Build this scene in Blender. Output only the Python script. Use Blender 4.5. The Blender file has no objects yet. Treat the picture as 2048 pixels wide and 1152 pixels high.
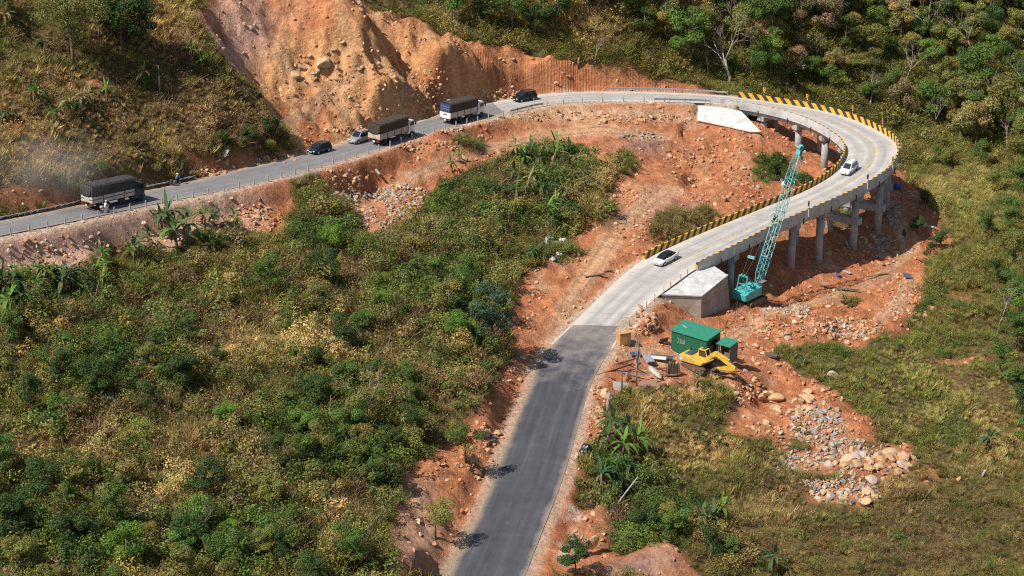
import bpy, bmesh, math, random
import numpy as np
from mathutils import Vector, Matrix, Euler
rng = np.random.default_rng(7); random.seed(7)
SC = bpy.context.scene; COL = SC.collection
R = math.radians
# ------------------------------------------------------------------ camera, sky, sun, exposure
F = 4107.0; PIT = R(20.8); CH = 112.0            # focal length in photo pixels (2048 wide), pitch, camera height
cam = bpy.data.objects.new('camera', bpy.data.cameras.new('camera')); COL.objects.link(cam)
cam.location = (0, 0, CH); cam.rotation_euler = (R(90) - PIT, 0, 0)
cam.data.sensor_width = 36; cam.data.lens = 36 * F / 2048; cam.data.clip_end = 5000; cam.data.clip_start = 1
SC.camera = cam
SUN_EL = R(52); SH = Vector((1, 0.62, 0)).normalized()      # direction the shadows fall
W = bpy.data.worlds.new('World'); SC.world = W; W.use_nodes = True
nt = W.node_tree; sky = nt.nodes.new('ShaderNodeTexSky'); sky.sky_type = 'NISHITA'; sky.sun_disc = False
sky.sun_elevation = SUN_EL; sky.sun_rotation = math.atan2(-SH.x, -SH.y)
bg = nt.nodes['Background']; bg.inputs[1].default_value = 0.085; nt.links.new(sky.outputs[0], bg.inputs[0])
sl = bpy.data.lights.new('sun', 'SUN'); sl.energy = 5.0; sl.angle = R(0.5); sl.color = (1, .94, .85)
so = bpy.data.objects.new('sun', sl); COL.objects.link(so)
sd = Vector((SH.x * math.cos(SUN_EL), SH.y * math.cos(SUN_EL), -math.sin(SUN_EL)))
so.rotation_euler = sd.to_track_quat('-Z', 'Y').to_euler(); so.location = (-60, 250, 150)
SC.view_settings.view_transform = 'Standard'; SC.view_settings.look = 'None'
SC.view_settings.exposure = 0.14; SC.view_settings.gamma = 1
SC.cycles.use_denoising = False; SC.cycles.filter_width = 1.15; SC.cycles.max_bounces = 6; SC.cycles.diffuse_bounces = 3; SC.cycles.transparent_max_bounces = 4

# ------------------------------------------------------------------ pixel <-> world helpers (photo pixels, 2048 x 1152)
cp, sp = math.cos(PIT), math.sin(PIT)
def ray(px, py):
    u = (np.asarray(px, float) - 1024) / F; v = (576 - np.asarray(py, float)) / F
    return np.stack([u, cp + v * sp, -sp + v * cp], -1)
def unp(px, py, z):
    r = ray(px, py); t = (np.asarray(z, float) - CH) / r[..., 2]
    return np.array([0, 0, CH]) + r * np.asarray(t)[..., None]
def proj(x, y, z):
    d = y * cp - (z - CH) * sp; up = y * sp + (z - CH) * cp
    return 1024 + F * x / d, 576 - F * up / d
def vnoise(x, y, seed=0):
    xi = np.floor(x).astype(np.int64); yi = np.floor(y).astype(np.int64); fx = x - xi; fy = y - yi
    fx = fx * fx * (3 - 2 * fx); fy = fy * fy * (3 - 2 * fy)
    def h(a, b):
        n = (a * 374761393 + b * 668265263 + seed * 1442695041) & 0xffffffff
        n = ((n ^ (n >> 13)) * 1274126177) & 0xffffffff
        return ((n ^ (n >> 16)) & 0xffff) / 65535.0
    a = h(xi, yi); b = h(xi + 1, yi); c = h(xi, yi + 1); d = h(xi + 1, yi + 1)
    return (a + (b - a) * fx) * (1 - fy) + (c + (d - c) * fx) * fy
def fbm(x, y, s, o=4, seed=0, gain=.5):
    t = 0; a = 1; n = 0
    for i in range(o):
        t = t + a * (vnoise(x / s + 17.3 * i, y / s - 9.1 * i, seed + i) * 2 - 1); n += a; a *= gain; s *= .5
    return t / n
def inpoly(px, py, poly):
    r = np.zeros(np.shape(px), bool); n = len(poly)
    for i in range(n):
        x1, y1 = poly[i]; x2, y2 = poly[(i + 1) % n]
        if y1 == y2: continue
        c = ((y1 > py) != (y2 > py)) & (px < (x2 - x1) * (py - y1) / (y2 - y1) + x1)
        r ^= c
    return r
def sstep(a, b, x):
    t = np.clip((x - a) / (b - a), 0, 1); return t * t * (3 - 2 * t)

# ------------------------------------------------------------------ road: matched points on both edges (Lx,Ly,Rx,Ry,z)
ST = [(899,1152,1050,1152,0),(952,1044,1086,1059,.5),(986,964,1123,965,1.0),(1022,869,1152,868,1.6),(1061,776,1179,776,2.4),(1086,712,1206,722,3.0),
(1139,656,1247,658,3.7),(1174,623,1272,630,4.2),(1214,583,1306,597,4.8),(1250,550,1347,567,5.3),(1289,519,1390,536,5.8),(1345,492,1440,513,6.2),
(1399,468,1490,488,6.6),(1460,443,1548,457,7.0),(1536,412,1617,427,7.5),(1590,391,1668,405,7.9),(1636,368,1712,385,8.2),(1668,347,1752,361,8.6),
(1684,328,1777,343,8.9),(1692,307,1794,312,9.2),(1687,289,1792,286,9.5),(1661,269,1768,268,9.8),(1623,249,1712,241,10.1),(1573,231,1634,219,10.5),
(1500,215,1535,203,11.0),(1429,207,1449,192,11.5),(1306,203,1311,185,12.2),(1224,203,1224,184,12.7),(1149,206,1149,185,13.2),(1084,212,1070,191,13.7),
(1007,230,980,207,14.3),(912,252,876,234,15),(827,276,786,258,15.6),(742,304,700,284,16.2),(637,335,587,315,17),(519,365,466,344,18),
(412,388,362,369,18.8),(315,407,262,390,19.6),(235,424,176,409,20.2),(150,442,85,429,20.9),(0,472,-70,459,22)]
ST = np.array(ST, float)
eL = unp(ST[:, 0], ST[:, 1], ST[:, 4]); eR = unp(ST[:, 2], ST[:, 3], ST[:, 4])
def ext(e, d0, d1):
    a = e[0] + (e[0] - e[1]) / np.linalg.norm(e[0] - e[1]) * d0; b = e[-1] + (e[-1] - e[-2]) / np.linalg.norm(e[-1] - e[-2]) * d1
    return np.vstack([a, e, b])
eL = ext(eL, 40, 60); eR = ext(eR, 40, 60)
def catmull(P, tt):
    i = np.clip(np.floor(tt).astype(int), 0, len(P) - 2); f = (tt - i)[:, None]
    p0 = P[np.maximum(i - 1, 0)]; p1 = P[i]; p2 = P[i + 1]; p3 = P[np.minimum(i + 2, len(P) - 1)]
    return .5 * (2 * p1 + (p2 - p0) * f + (2 * p0 - 5 * p1 + 4 * p2 - p3) * f * f + (3 * p1 - p0 - 3 * p2 + p3) * f ** 3)
tt = np.linspace(0, len(eL) - 1, 2400); C_ = (catmull(eL, tt) + catmull(eR, tt)) / 2
ss = np.concatenate([[0], np.cumsum(np.linalg.norm(np.diff(C_, axis=0), axis=1))])
NS = int(ss[-1]); S = np.arange(NS) * 1.0
tS = np.interp(S, ss, tt); RL = catmull(eL, tS); RR = catmull(eR, tS)
k = np.ones(7) / 7
def smooth(A): return np.stack([np.convolve(np.pad(A[:, j], 3, mode='edge'), k, 'valid') for j in range(3)], 1)
RL = smooth(RL); RR = smooth(RR); RC = (RL + RR) / 2
RT = np.gradient(RC, axis=0); RT /= np.linalg.norm(RT, axis=1)[:, None]
RN = (RR - RL); RW = np.linalg.norm(RN, axis=1); RN /= RW[:, None]      # left -> right
def stat(px, py):
    """road station whose centre projects nearest to a photo pixel"""
    qx, qy = proj(RC[:, 0], RC[:, 1], RC[:, 2]); return int(np.argmin((qx - px) ** 2 + (qy - py) ** 2))
def statL(px, py):
    qx, qy = proj(RL[:, 0], RL[:, 1], RL[:, 2]); return int(np.argmin((qx - px) ** 2 + (qy - py) ** 2))
def roadpt(px, py):
    z = 8.0
    for _ in range(12):
        p = unp(px, py, z); i = int(np.argmin((RC[:, 0] - p[0]) ** 2 + (RC[:, 1] - p[1]) ** 2)); z = RC[i, 2]
    return unp(px, py, z), i
I_CONC = statL(1139, 657); I_BR0 = statL(1292, 517); I_BR1 = statL(1432, 207); I_UP = statL(1010, 229)
bridge = np.zeros(NS, bool); bridge[I_BR0 + 3:I_BR1 - 1] = True

# ------------------------------------------------------------------ terrain heights: control points (photo pixel, height)
CTL = [(1579,560,-2),(1645,545,-3),(1713,527,-3.7),(1762,496,-3.9),(1775,480,-3.4),(1783,448,-1.5),(1590,528,-1),(1686,472,-1),(1531,264,7.4),(1597,300,4.3),(1652,345,2.6),
(1495,605,-1.0),(1440,560,0),(1350,650,1.6),(1403,637,.8),(1467,614,-.5),(1300,700,2.2),(1342,697,1.3),(1400,700,.7),(1470,690,-.3),(1420,745,.3),(1530,795,-3.4),(1500,740,-.6),(1575,800,-3),(1650,850,-3.6),(1560,870,-3.2),
(1600,640,-2.6),(1700,620,-3.6),(1690,640,-4.6),(1640,630,-4),(1800,560,-3.5),(1600,700,-2.2),(1800,750,-5.5),(1700,950,-4.6),(1900,900,-8),(2040,1100,-6),(1400,1100,-1),(1300,1000,-1.2),(1500,900,-2.8),(1220,950,.3),(1300,800,.6),(1400,850,-.8),
(1200,1040,-.2),(1250,1140,-.5),(1400,1150,-1.5),(1700,1150,-4),(1600,1030,-4),(2040,850,-9),(2040,600,-7),(1950,350,-6),(1900,500,-5),(1850,250,-4),(1900,150,3),(2040,150,5),(2040,0,12),(1700,0,16),(1700,120,7.5),(1600,175,5),(1500,170,8.5),(1400,100,16),(1400,0,24),
(1200,0,28),(1200,80,21),(1190,133,16.8),(1290,158,14.2),(1370,174,12.4),(1060,106,19.6),(960,88,23.2),(1100,60,24.6),(1000,0,33),(900,30,31),(850,52,29.5),(740,20,33.5),(690,0,35.2),(820,0,37),
(1100,180,14.2),(1000,150,17.9),(960,150,18.9),(1060,150,16.5),(1110,155,15.3),(920,150,20.2),(900,190,17.6),(940,190,16.6),(950,120,21.4),(845,120,21.5),(870,100,22.0),(900,100,22.2),(820,85,25.2),(760,60,29.5),(700,95,27.6),(640,90,28.5),(620,140,25.8),(560,80,29.5),(600,250,18.6),(620,200,21.6),(700,240,18.2),(690,200,20.5),(760,205,17.9),(840,190,17.2),(880,205,16.6),(780,150,21.0),(550,190,22.8),(500,130,27),(450,80,31.5),(395,0,38.5),(500,20,35),(600,20,33.4),
(150,140,33.6),(150,0,41.2),(0,300,27.5),(0,150,35),(400,200,27),(330,100,32.4),(400,50,36),(500,250,22),(540,290,19.4),(300,300,23.6),(150,330,25.5),(250,0,41),(0,0,43),(450,310,19.8),
(100,550,17.3),(0,600,17),(250,500,16.2),(400,430,16.8),(100,700,13.3),(100,900,10),(100,1152,6.5),(350,600,12.6),(350,800,9.6),(350,1000,8),(350,1152,6),(600,430,13.4),(600,600,10.2),(600,800,8.2),(600,1000,6.6),(600,1152,5.4),(500,440,14.8),
(830,900,5.2),(790,1100,5),(750,1152,4.8),(870,1000,2.6),(850,1100,2),(930,900,2.6),(950,800,4.4),(1000,720,4),(900,700,6.5),(950,600,6.7),(1000,450,8.6),(800,560,9),(800,450,10.6),(740,430,10.6),(690,390,12.5),(740,370,11.2),(830,370,11.4),(780,335,14),(860,300,14.2),(640,380,14.6),
(1000,320,12.2),(1100,400,8.6),(1100,280,11.2),(1250,270,10.4),(1250,225,11.9),(1130,230,12.6),(1350,225,10.6),(1400,245,9.6),(1480,266,8.3),(1250,400,8),(1180,480,6.8),(1150,560,5.6),(1090,650,4),(1300,350,8),(1400,290,8),(1390,358,4.8),(1340,370,7.4),(1450,360,6.8),(1440,400,5.6),(1500,300,6.5),(1540,330,4),(1600,340,3),(1400,425,5.4),(1300,480,5.6),(1480,430,5),(1550,390,3)]
CTL = np.array(CTL, float); cw = unp(CTL[:, 0], CTL[:, 1], CTL[:, 2])
rd = [RC[i] - np.array([0, 0, .1]) for i in range(0, NS, 7) if not bridge[i]]
far = np.array([[-150,170,12],[0,150,0],[150,170,-6],[-150,300,36],[-150,420,75],[0,460,58],[90,470,30],[-60,480,80],[150,450,8],[170,330,-6],[0,560,75],[-150,560,95],[160,560,30],[-60,200,6.5],[60,180,-3],[-400,300,60],[400,300,0],[-400,900,120],[400,900,90],[0,1000,110],[0,-50,-10],[-300,0,0],[300,0,-10]], float)
K = np.vstack([cw, np.array(rd), far])
def mq(d2): return np.sqrt(d2 + 9.0)
d2 = ((K[:, None, :2] - K[None, :, :2]) ** 2).sum(-1)
A = mq(d2); A += np.eye(len(K)) * 1.2 * -1
A = np.block([[A, np.ones((len(K), 1))], [np.ones((1, len(K))), np.zeros((1, 1))]])
wts = np.linalg.solve(A, np.concatenate([K[:, 2], [0]]))
def rbf(x, y):
    out = np.empty(x.shape); fx = x.ravel(); fy = y.ravel(); o = out.ravel()
    for a in range(0, len(fx), 20000):
        b = slice(a, a + 20000)
        o[b] = mq((fx[b, None] - K[None, :, 0]) ** 2 + (fy[b, None] - K[None, :, 1]) ** 2) @ wts[:-1] + wts[-1]
    return o.reshape(x.shape)
GS = 0.42; X0, X1, Y0, Y1 = -118, 130, 176, 480
gx = np.arange(X0, X1, GS); gy = np.arange(Y0, Y1, GS)
CX, CY = np.meshgrid(np.arange(X0 - 3, X1 + 4, 1.5), np.arange(Y0 - 3, Y1 + 4, 1.5)); CZ = rbf(CX, CY)
def bil(Z, x0, y0, s, x, y):
    fx = np.clip((x - x0) / s, 0, Z.shape[1] - 1.001); fy = np.clip((y - y0) / s, 0, Z.shape[0] - 1.001)
    i = fx.astype(int); j = fy.astype(int); u = fx - i; v = fy - j
    return (Z[j, i] * (1 - u) + Z[j, i + 1] * u) * (1 - v) + (Z[j + 1, i] * (1 - u) + Z[j + 1, i + 1] * u) * v
GX, GY = np.meshgrid(gx, gy)
GZ = bil(CZ, X0 - 3, Y0 - 3, 1.5, GX, GY)
# ---- regions of bare earth, outlined in photo pixels and carried onto the ground
EARTH = {
'cut': [(395,-40),(690,-40),(700,0),(740,18),(850,46),(885,72),(960,82),(1060,100),(1190,128),(1290,152),(1375,172),(1460,190),(1400,196),(1224,190),(1074,196),(1022,205),(884,240),(824,256),(684,299),(587,320),(512,340),(440,356),(395,360),(440,325),(520,310),(585,300),(560,250),(520,190),(485,170),(462,130),(430,90),(400,40)],
'pink': [(-60,460),(150,440),(315,405),(400,388),(500,366),(575,352),(590,400),(575,445),(555,480),(500,470),(470,440),(430,465),(380,470),(330,505),(280,500),(230,480),(180,525),(110,555),(40,545),(-60,600)],
'loop': [(640,330),(742,300),(827,272),(1010,226),(1084,208),(1224,200),(1399,205),(1540,225),(1690,280),(1700,330),(1640,372),(1536,420),(1399,475),(1289,525),(1241,555),(1139,665),(1090,715),(1030,720),(1010,660),(1030,570),(1085,530),(1130,490),(1180,430),(1225,370),(1240,345),(1170,305),(1090,292),(1020,322),(955,335),(895,375),(870,410),(830,440),(790,465),(735,468),(690,420),(668,370),(640,345)],
'site': [(1050,1160),(1086,1059),(1126,965),(1152,868),(1179,776),(1206,718),(1260,650),(1345,565),(1440,515),(1560,450),(1720,380),(1800,335),(1812,350),(1870,420),(1905,490),(1850,540),(1840,600),(1810,650),(1735,690),(1640,690),(1580,700),(1530,700),(1600,745),(1660,770),(1720,830),(1760,880),(1830,890),(1830,930),(1760,960),(1690,960),(1600,950),(1540,880),(1440,860),(1455,800),(1420,770),(1330,775),(1240,785),(1210,830),(1185,880),(1165,930),(1150,1000),(1200,1050),(1190,1100),(1240,1105),(1340,1108),(1430,1160)],
'bank': [(880,1160),(960,1010),(1022,862),(1090,702),(1060,700),(1010,720),(985,790),(960,830),(900,875),(850,900),(800,960),(785,1040),(770,1160)],
}
# ---- bed the road into the ground
keep = np.where(~bridge)[0]
near = np.full(GX.shape, 1e9); idx = np.zeros(GX.shape, int)
P = np.stack([GX.ravel(), GY.ravel()], 1).astype(np.float32); RCk = RC[keep][:, :2].astype(np.float32)
nf = near.ravel(); jf = idx.ravel()
for a in range(0, len(P), 40000):
    q = ((P[a:a + 40000, None, :] - RCk[None]) ** 2).sum(-1); j = q.argmin(1); nf[a:a + 40000] = np.sqrt(q[np.arange(len(j)), j]); jf[a:a + 40000] = keep[j]
near = nf.reshape(GX.shape); idx = jf.reshape(GX.shape)
hw = RW[idx] / 2; e = near - hw
wr = 1 - sstep(1.2, 3.4, e)
GZ = GZ * (1 - wr) + (RC[idx, 2] - .07 - np.clip(e, 0, 5) * .03) * wr
PXg, PYg = proj(GX, GY, GZ)
jx = PXg + 16 * fbm(GX, GY, 5, 3, 11); jy = PYg + 9 * fbm(GX, GY, 5, 3, 23)
M = {k_: inpoly(jx, jy, v) & (GY < 430) for k_, v in EARTH.items()}
def blur(m, n=2):
    m = m.astype(float)
    for _ in range(n):
        m = (m + np.roll(m, 1, 0) + np.roll(m, -1, 0) + np.roll(m, 1, 1) + np.roll(m, -1, 1)) / 5
    return m
earth = blur(np.clip(sum(m.astype(float) for m in M.values()), 0, 1), 2)
# patches of scrub inside the bare ground, and bare patches in the scrub (px, py, rx, ry, strength)
for x, y, rx, ry in [(1345,450,40,28),(1400,440,30,18),(1350,475,50,16),(1545,345,42,28),(1590,360,30,18),(1250,330,20,30),(1205,430,25,30),(1110,495,50,30),(940,300,28,9),(1700,600,14,8),(1800,560,0.1,.1),(1420,120,.1,.1),(860,405,25,25),(700,455,30,14),(1690,425,42,40),(1620,860,25,12),(1600,890,30,12),(1740,890,40,9)]:
    earth *= 1 - .95 * np.exp(-(((jx - x) / rx) ** 2 + ((jy - y) / ry) ** 2) ** 2)
for x, y, rx, ry, a_ in [(60,140,30,8,.6),(180,170,60,10,.7),(90,395,110,30,.8),(430,330,60,25,.7),(380,310,30,12,.7),(1910,600,60,30,.5),(1920,715,50,9,.7),(1750,922,95,34,.95),(1690,988,75,26,.95),(1850,960,40,14,.5),(530,455,50,22,.8),(750,560,25,8,.3),(1170,1060,60,60,.9),(1180,930,26,60,.5)]:
    earth = np.maximum(earth, a_ * np.exp(-(((jx - x) / rx) ** 2 + ((jy - y) / ry) ** 2) ** 2))
cutm = blur(M['cut'], 3); loopm = blur(M['loop'], 3); sitem = blur(M['site'], 3); bankm = blur(M['bank'], 3); pinkm = blur(M['pink'], 3)
# ---- relief
n1 = fbm(GX, GY, 9, 5, 3); n2 = fbm(GX, GY, 2.6, 4, 5, .6); n3 = fbm(GX, GY, 24, 3, 9)
ridge = 1 - np.abs(fbm(GX * .9 + GY * .35, GY * .6, 7, 4, 31)) * 2
flat = np.clip(np.exp(-(((PXg - 1150) / 110) ** 2 + ((PYg - 262) / 16) ** 2)) + np.exp(-(((PXg - 1000) / 130) ** 2 + ((PYg - 292) / 8) ** 2)) + .8 * np.exp(-(((PXg - 1390) / 60) ** 2 + ((PYg - 720) / 22) ** 2)), 0, 1)
n4 = fbm(GX, GY, 1.15, 2, 15); n5 = fbm(GX, GY, 4.2, 3, 19)
def along(pts, w):
    d = np.full(GX.shape, 1e9)
    for (x1, y1), (x2, y2) in zip(pts[:-1], pts[1:]):
        vx, vy = x2 - x1, (y2 - y1) * 2.2; u = np.clip(((PXg - x1) * vx + (PYg - y1) * 2.2 * vy) / (vx * vx + vy * vy), 0, 1); d = np.minimum(d, np.hypot(PXg - x1 - u * vx, (PYg - y1) * 2.2 - u * vy))
    return d
trk = np.zeros(GX.shape); rut_ = np.zeros(GX.shape); wob = 7 * fbm(GX, GY, 4, 3, 301)
for pts, w in (([(1490,650),(1560,622),(1650,597),(1730,570),(1790,535),(1808,500),(1800,450),(1790,425)], 16), ([(1740,570),(1790,540),(1835,500),(1830,470)], 7), ([(1220,715),(1300,705),(1340,720),(1440,690),(1520,640)], 26), ([(1020,290),(1100,268),(1200,258),(1320,275)], 26), ([(700,415),(800,372),(870,335),(960,303),(1060,280)], 22), ([(1110,680),(1140,600),(1190,530),(1240,450),(1330,380)], 30), ([(560,285),(590,240),(640,190),(720,150)], 22), ([(1760,640),(1800,600),(1820,560)], 18)):
    d = along(pts, w) + wob; trk = np.maximum(trk, 1 - sstep(.5, 1.15, d / w)); rut_ = np.maximum(rut_, np.exp(-((d - wob - w * .4) / (w * .13)) ** 2) * earth)
free = sstep(.9, 3.0, e); free = np.where(near < 1e8, free, 1)
shoulder = np.clip(1 - sstep(.9 + .5 * n2, 1.7 + .5 * n2, e), 0, 1)
GZ += free * (1 - earth) * (n1 * .9 + n3 * 1.5 + n5 * 1.5) + (.03 + .97 * free) * (1 - .85 * trk) * sstep(.3, 1, e) * earth * (1 - flat) * (n1 * .6 + n2 * .55 + n5 * .6 + n4 * .2)
# broken benches and gullies on the cut, softer clods elsewhere
cutc = cutm * np.exp(-(((PXg - 735) / 230) ** 2 + ((PYg - 160) / 110) ** 2) ** 4)
tq = fbm(GX * .8 + GY * .3, GY, 8, 4, 33) * 5; tq = np.floor(tq) + sstep(.3, .7, tq - np.floor(tq))
GZ += free * cutc * (tq * .9 + ridge * 1.5 - .8 + np.abs(fbm(GX, GY, 4.5, 3, 77)) * 1.5 + fbm(GX * 1.5, GY * .35, 4, 4, 97) * 1.1 + n2 * .7 + n4 * .3)
GZ += free * cutm * (1 - cutc) * (fbm(GX * 1.6, GY * .5, 4, 4, 41) * 1.1 + n5 * .6)
GZ += free * bankm * (fbm(GX, GY, 3, 4, 51) * .8 + np.abs(fbm(GX + GY, GY - GX, 2.2, 3, 57)) * .7)
for x, y, r_, h_ in [(1290,650,40,1.0),(1340,640,30,.8),(1600,655,60,1.1),(1540,650,30,.8),(1690,655,25,-1.0),(1480,770,45,.9),(1530,800,28,-1.0),(1200,1085,28,.9),(1205,1022,18,.8),(1165,945,16,.8),(1330,1125,70,.9),(600,395,60,.9),(1390,362,26,-1.6),(900,120,40,1.2),(640,140,24,-.8),(620,160,18,-1.0),(820,330,60,.7),(880,290,50,.8),(740,395,40,-.9)]:
    g = np.exp(-(((PXg - x) / r_) ** 2 + ((PYg - y) / (r_ * .5)) ** 2) ** 2); GZ += free * g * h_
# shallow tyre ruts on the tan ramp and loop
# keep the ground under the bridge deck clear of it
brI = np.where(bridge)[0]
for a in brI[::2]:
    if a > brI[4] and a < brI[-4]:
        dd = (GX - RC[a, 0]) ** 2 + (GY - RC[a, 1]) ** 2; m = dd < (RW[a] / 2 + 1.2) ** 2
        GZ[m] = np.minimum(GZ[m], RC[a, 2] - 2.6)
# the block abutment stands free of the bank in front of it
def Uxy(px, py, z): return unp(px, py, z)[:2]
q0, q5, q4, q3 = Uxy(1322, 589, 4.8), Uxy(1403, 592, 4.1), Uxy(1455, 550, 4.5), Uxy(1424, 529, 5.4)
def sidef(a, b):
    d = b - a; L = np.linalg.norm(d); d = d / L; rx_ = GX - a[0]; ry_ = GY - a[1]
    return rx_ * d[0] + ry_ * d[1], rx_ * d[1] - ry_ * d[0], L
s1, f1, L1 = sidef(q0, q5); s2, f2, L2 = sidef(q5, q4)
m = (s1 > -1.5) & (s1 < L1 + 1) & (f1 > -4) & (f1 < 5); tgt = 4.3 - np.clip(s1 / L1, -.2, 1) * 3.5
GZ[m] = np.minimum(GZ[m], (tgt + np.clip(-f1 - .3, 0, 9) * .3 + .10 * n2)[m])
m = (s2 > -1) & (s2 < L2 + 3) & (f2 > -6) & (f2 < 5); GZ[m] = np.minimum(GZ[m], (.6 - np.clip(s2 / L2, 0, 1) * 1.3 + .1 * n2)[m])
tBp = np.array([unp(*q) for q in [(1397, 211, 11.3), (1440, 214, 11.2), (1482, 222, 10.6), (1522, 263, 8.4), (1500, 264, 8.3), (1452, 253, 8.9), (1394, 241, 9.7)]])
cB = tBp[:, :2].mean(0); pB = [tuple(cB + (q[:2] - cB) * 1.12) for q in tBp]; mB = inpoly(GX, GY, pB); cf = np.linalg.lstsq(np.c_[tBp[:, :2], np.ones(7)], tBp[:, 2], rcond=None)[0]
GZ[mB] = np.minimum(GZ[mB], (cf[0] * GX + cf[1] * GY + cf[2] - .45)[mB])
dB = (GX - cB[0]) ** 2 + ((GY - cB[1] + 6) * 1.0) ** 2; mB2 = (dB < 81) & (GY < cB[1] - 1) & ~mB; GZ[mB2] = np.minimum(GZ[mB2], 8.5 + .3 * n2[mB2])
def ground(x, y): return bil(GZ, X0, Y0, GS, np.asarray(x, float), np.asarray(y, float))
DD = np.arange(0, 1, .0015)
def gpx(px, py):
    """ground point seen at a photo pixel"""
    r = ray(px, py); t0 = 150; t1 = 560
    ts = np.arange(t0, t1, .4); x = r[0] * ts; y = r[1] * ts; z = CH + r[2] * ts
    h = z - ground(x, y); i = np.where(h < 0)[0]
    if len(i) == 0: i = [len(ts) - 1]
    i = i[0]; t = ts[i]
    if i > 0: t = ts[i - 1] + .4 * h[i - 1] / (h[i - 1] - h[i] + 1e-9)
    x, y = r[0] * t, r[1] * t
    return Vector((x, y, float(ground(x, y))))
def ppm(p):  # photo pixels per metre at a point
    return F / (p[1] * cp - (p[2] - CH) * sp)

# ------------------------------------------------------------------ materials
MATS = {}
def nodes(name):
    m = bpy.data.materials.new(name); m.use_nodes = True; t = m.node_tree
    return m, t, t.nodes['Principled BSDF']
def N(t, kind, **kw):
    n = t.nodes.new(kind)
    for k_, v in kw.items():
        if k_.startswith('i_'): n.inputs[int(k_[2:]) if k_[2:].isdigit() else k_[2:]].default_value = v
        else: setattr(n, k_, v)
    return n
def mixc(t, fac, a, b, mode='MIX'):
    n = t.nodes.new('ShaderNodeMix'); n.data_type = 'RGBA'; n.blend_type = mode
    for s_, v in ((0, fac), (6, a), (7, b)):
        if hasattr(v, 'links'): t.links.new(v, n.inputs[s_])
        else: n.inputs[s_].default_value = v if s_ == 0 else (tuple(v) + (1,))[:4]
    return n.outputs[2]
def mat(name, col, rough=.6, metal=0, var=.25, scale=3, dirt=None, bump=0, obj=True, spec=None):
    if name in MATS: return MATS[name]
    m, t, b = nodes(name); tc = N(t, 'ShaderNodeTexCoord')
    nz = N(t, 'ShaderNodeTexNoise', i_Scale=scale, i_Detail=6.0, i_Roughness=.65); t.links.new(tc.outputs['Object'], nz.inputs['Vector'])
    rp = N(t, 'ShaderNodeMapRange', i_1=.3, i_2=.7, i_3=1 - var, i_4=1 + var); t.links.new(nz.outputs[0], rp.inputs[0])
    c = mixc(t, 1.0, col, rp.outputs[0], 'MULTIPLY')
    if dirt:
        n2_ = N(t, 'ShaderNodeTexNoise', i_Scale=scale * .6, i_Detail=8.0, i_Roughness=.7); t.links.new(tc.outputs['Object'], n2_.inputs['Vector'])
        r2 = N(t, 'ShaderNodeMapRange', i_1=.5, i_2=.68); t.links.new(n2_.outputs[0], r2.inputs[0]); c = mixc(t, r2.outputs[0], c, dirt)
    t.links.new(c, b.inputs['Base Color']); b.inputs['Roughness'].default_value = rough; b.inputs['Metallic'].default_value = metal
    if spec is not None: b.inputs['Specular IOR Level'].default_value = spec
    if bump:
        bp = N(t, 'ShaderNodeBump', i_Strength=bump, i_Distance=.1); t.links.new(nz.outputs[0], bp.inputs['Height']); t.links.new(bp.outputs[0], b.inputs['Normal'])
    MATS[name] = m; return m

# ------------------------------------------------------------------ object helpers
def link(o, parent=None):
    COL.objects.link(o)
    if parent: o.parent = parent
    return o
def tag(o, label=None, cat=None, group=None, kind=None):
    for k_, v in (('label', label), ('category', cat), ('group', group), ('kind', kind)):
        if v: o[k_] = v
    return o
def empty(name, loc=(0, 0, 0), rz=0, label=None, cat=None, group=None, rot=None, scale=None):
    o = bpy.data.objects.new(name, None); o.empty_display_size = .3; link(o); o.location = loc
    o.rotation_euler = rot or (0, 0, rz)
    if scale: o.scale = (scale,) * 3
    return tag(o, label, cat, group)
def meshdata(name, V, Fc, mats, mi=None, smooth=False):
    me = bpy.data.meshes.new(name); me.from_pydata([tuple(v) for v in V], [], [tuple(f) for f in Fc])
    for m in (mats if isinstance(mats, (list, tuple)) else [mats]): me.materials.append(m)
    if mi is not None: me.polygons.foreach_set('material_index', np.asarray(mi, np.int32))
    if smooth: me.polygons.foreach_set('use_smooth', np.ones(len(me.polygons), bool))
    me.update(); return me
def quadmesh(name, V, Q, mats, smooth=False):
    """fast path: V (n,3), Q (m,k) arrays"""
    me = bpy.data.meshes.new(name); V = np.asarray(V, np.float32); Q = np.asarray(Q, np.int32); kk = Q.shape[1]
    me.vertices.add(len(V)); me.vertices.foreach_set('co', V.ravel()); me.loops.add(Q.size); me.loops.foreach_set('vertex_index', Q.ravel())
    me.polygons.add(len(Q)); me.polygons.foreach_set('loop_start', np.arange(0, Q.size, kk, dtype=np.int32))
    if smooth: me.polygons.foreach_set('use_smooth', np.ones(len(Q), bool))
    for m in (mats if isinstance(mats, (list, tuple)) else [mats]): me.materials.append(m)
    me.update(calc_edges=True); return me
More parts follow.
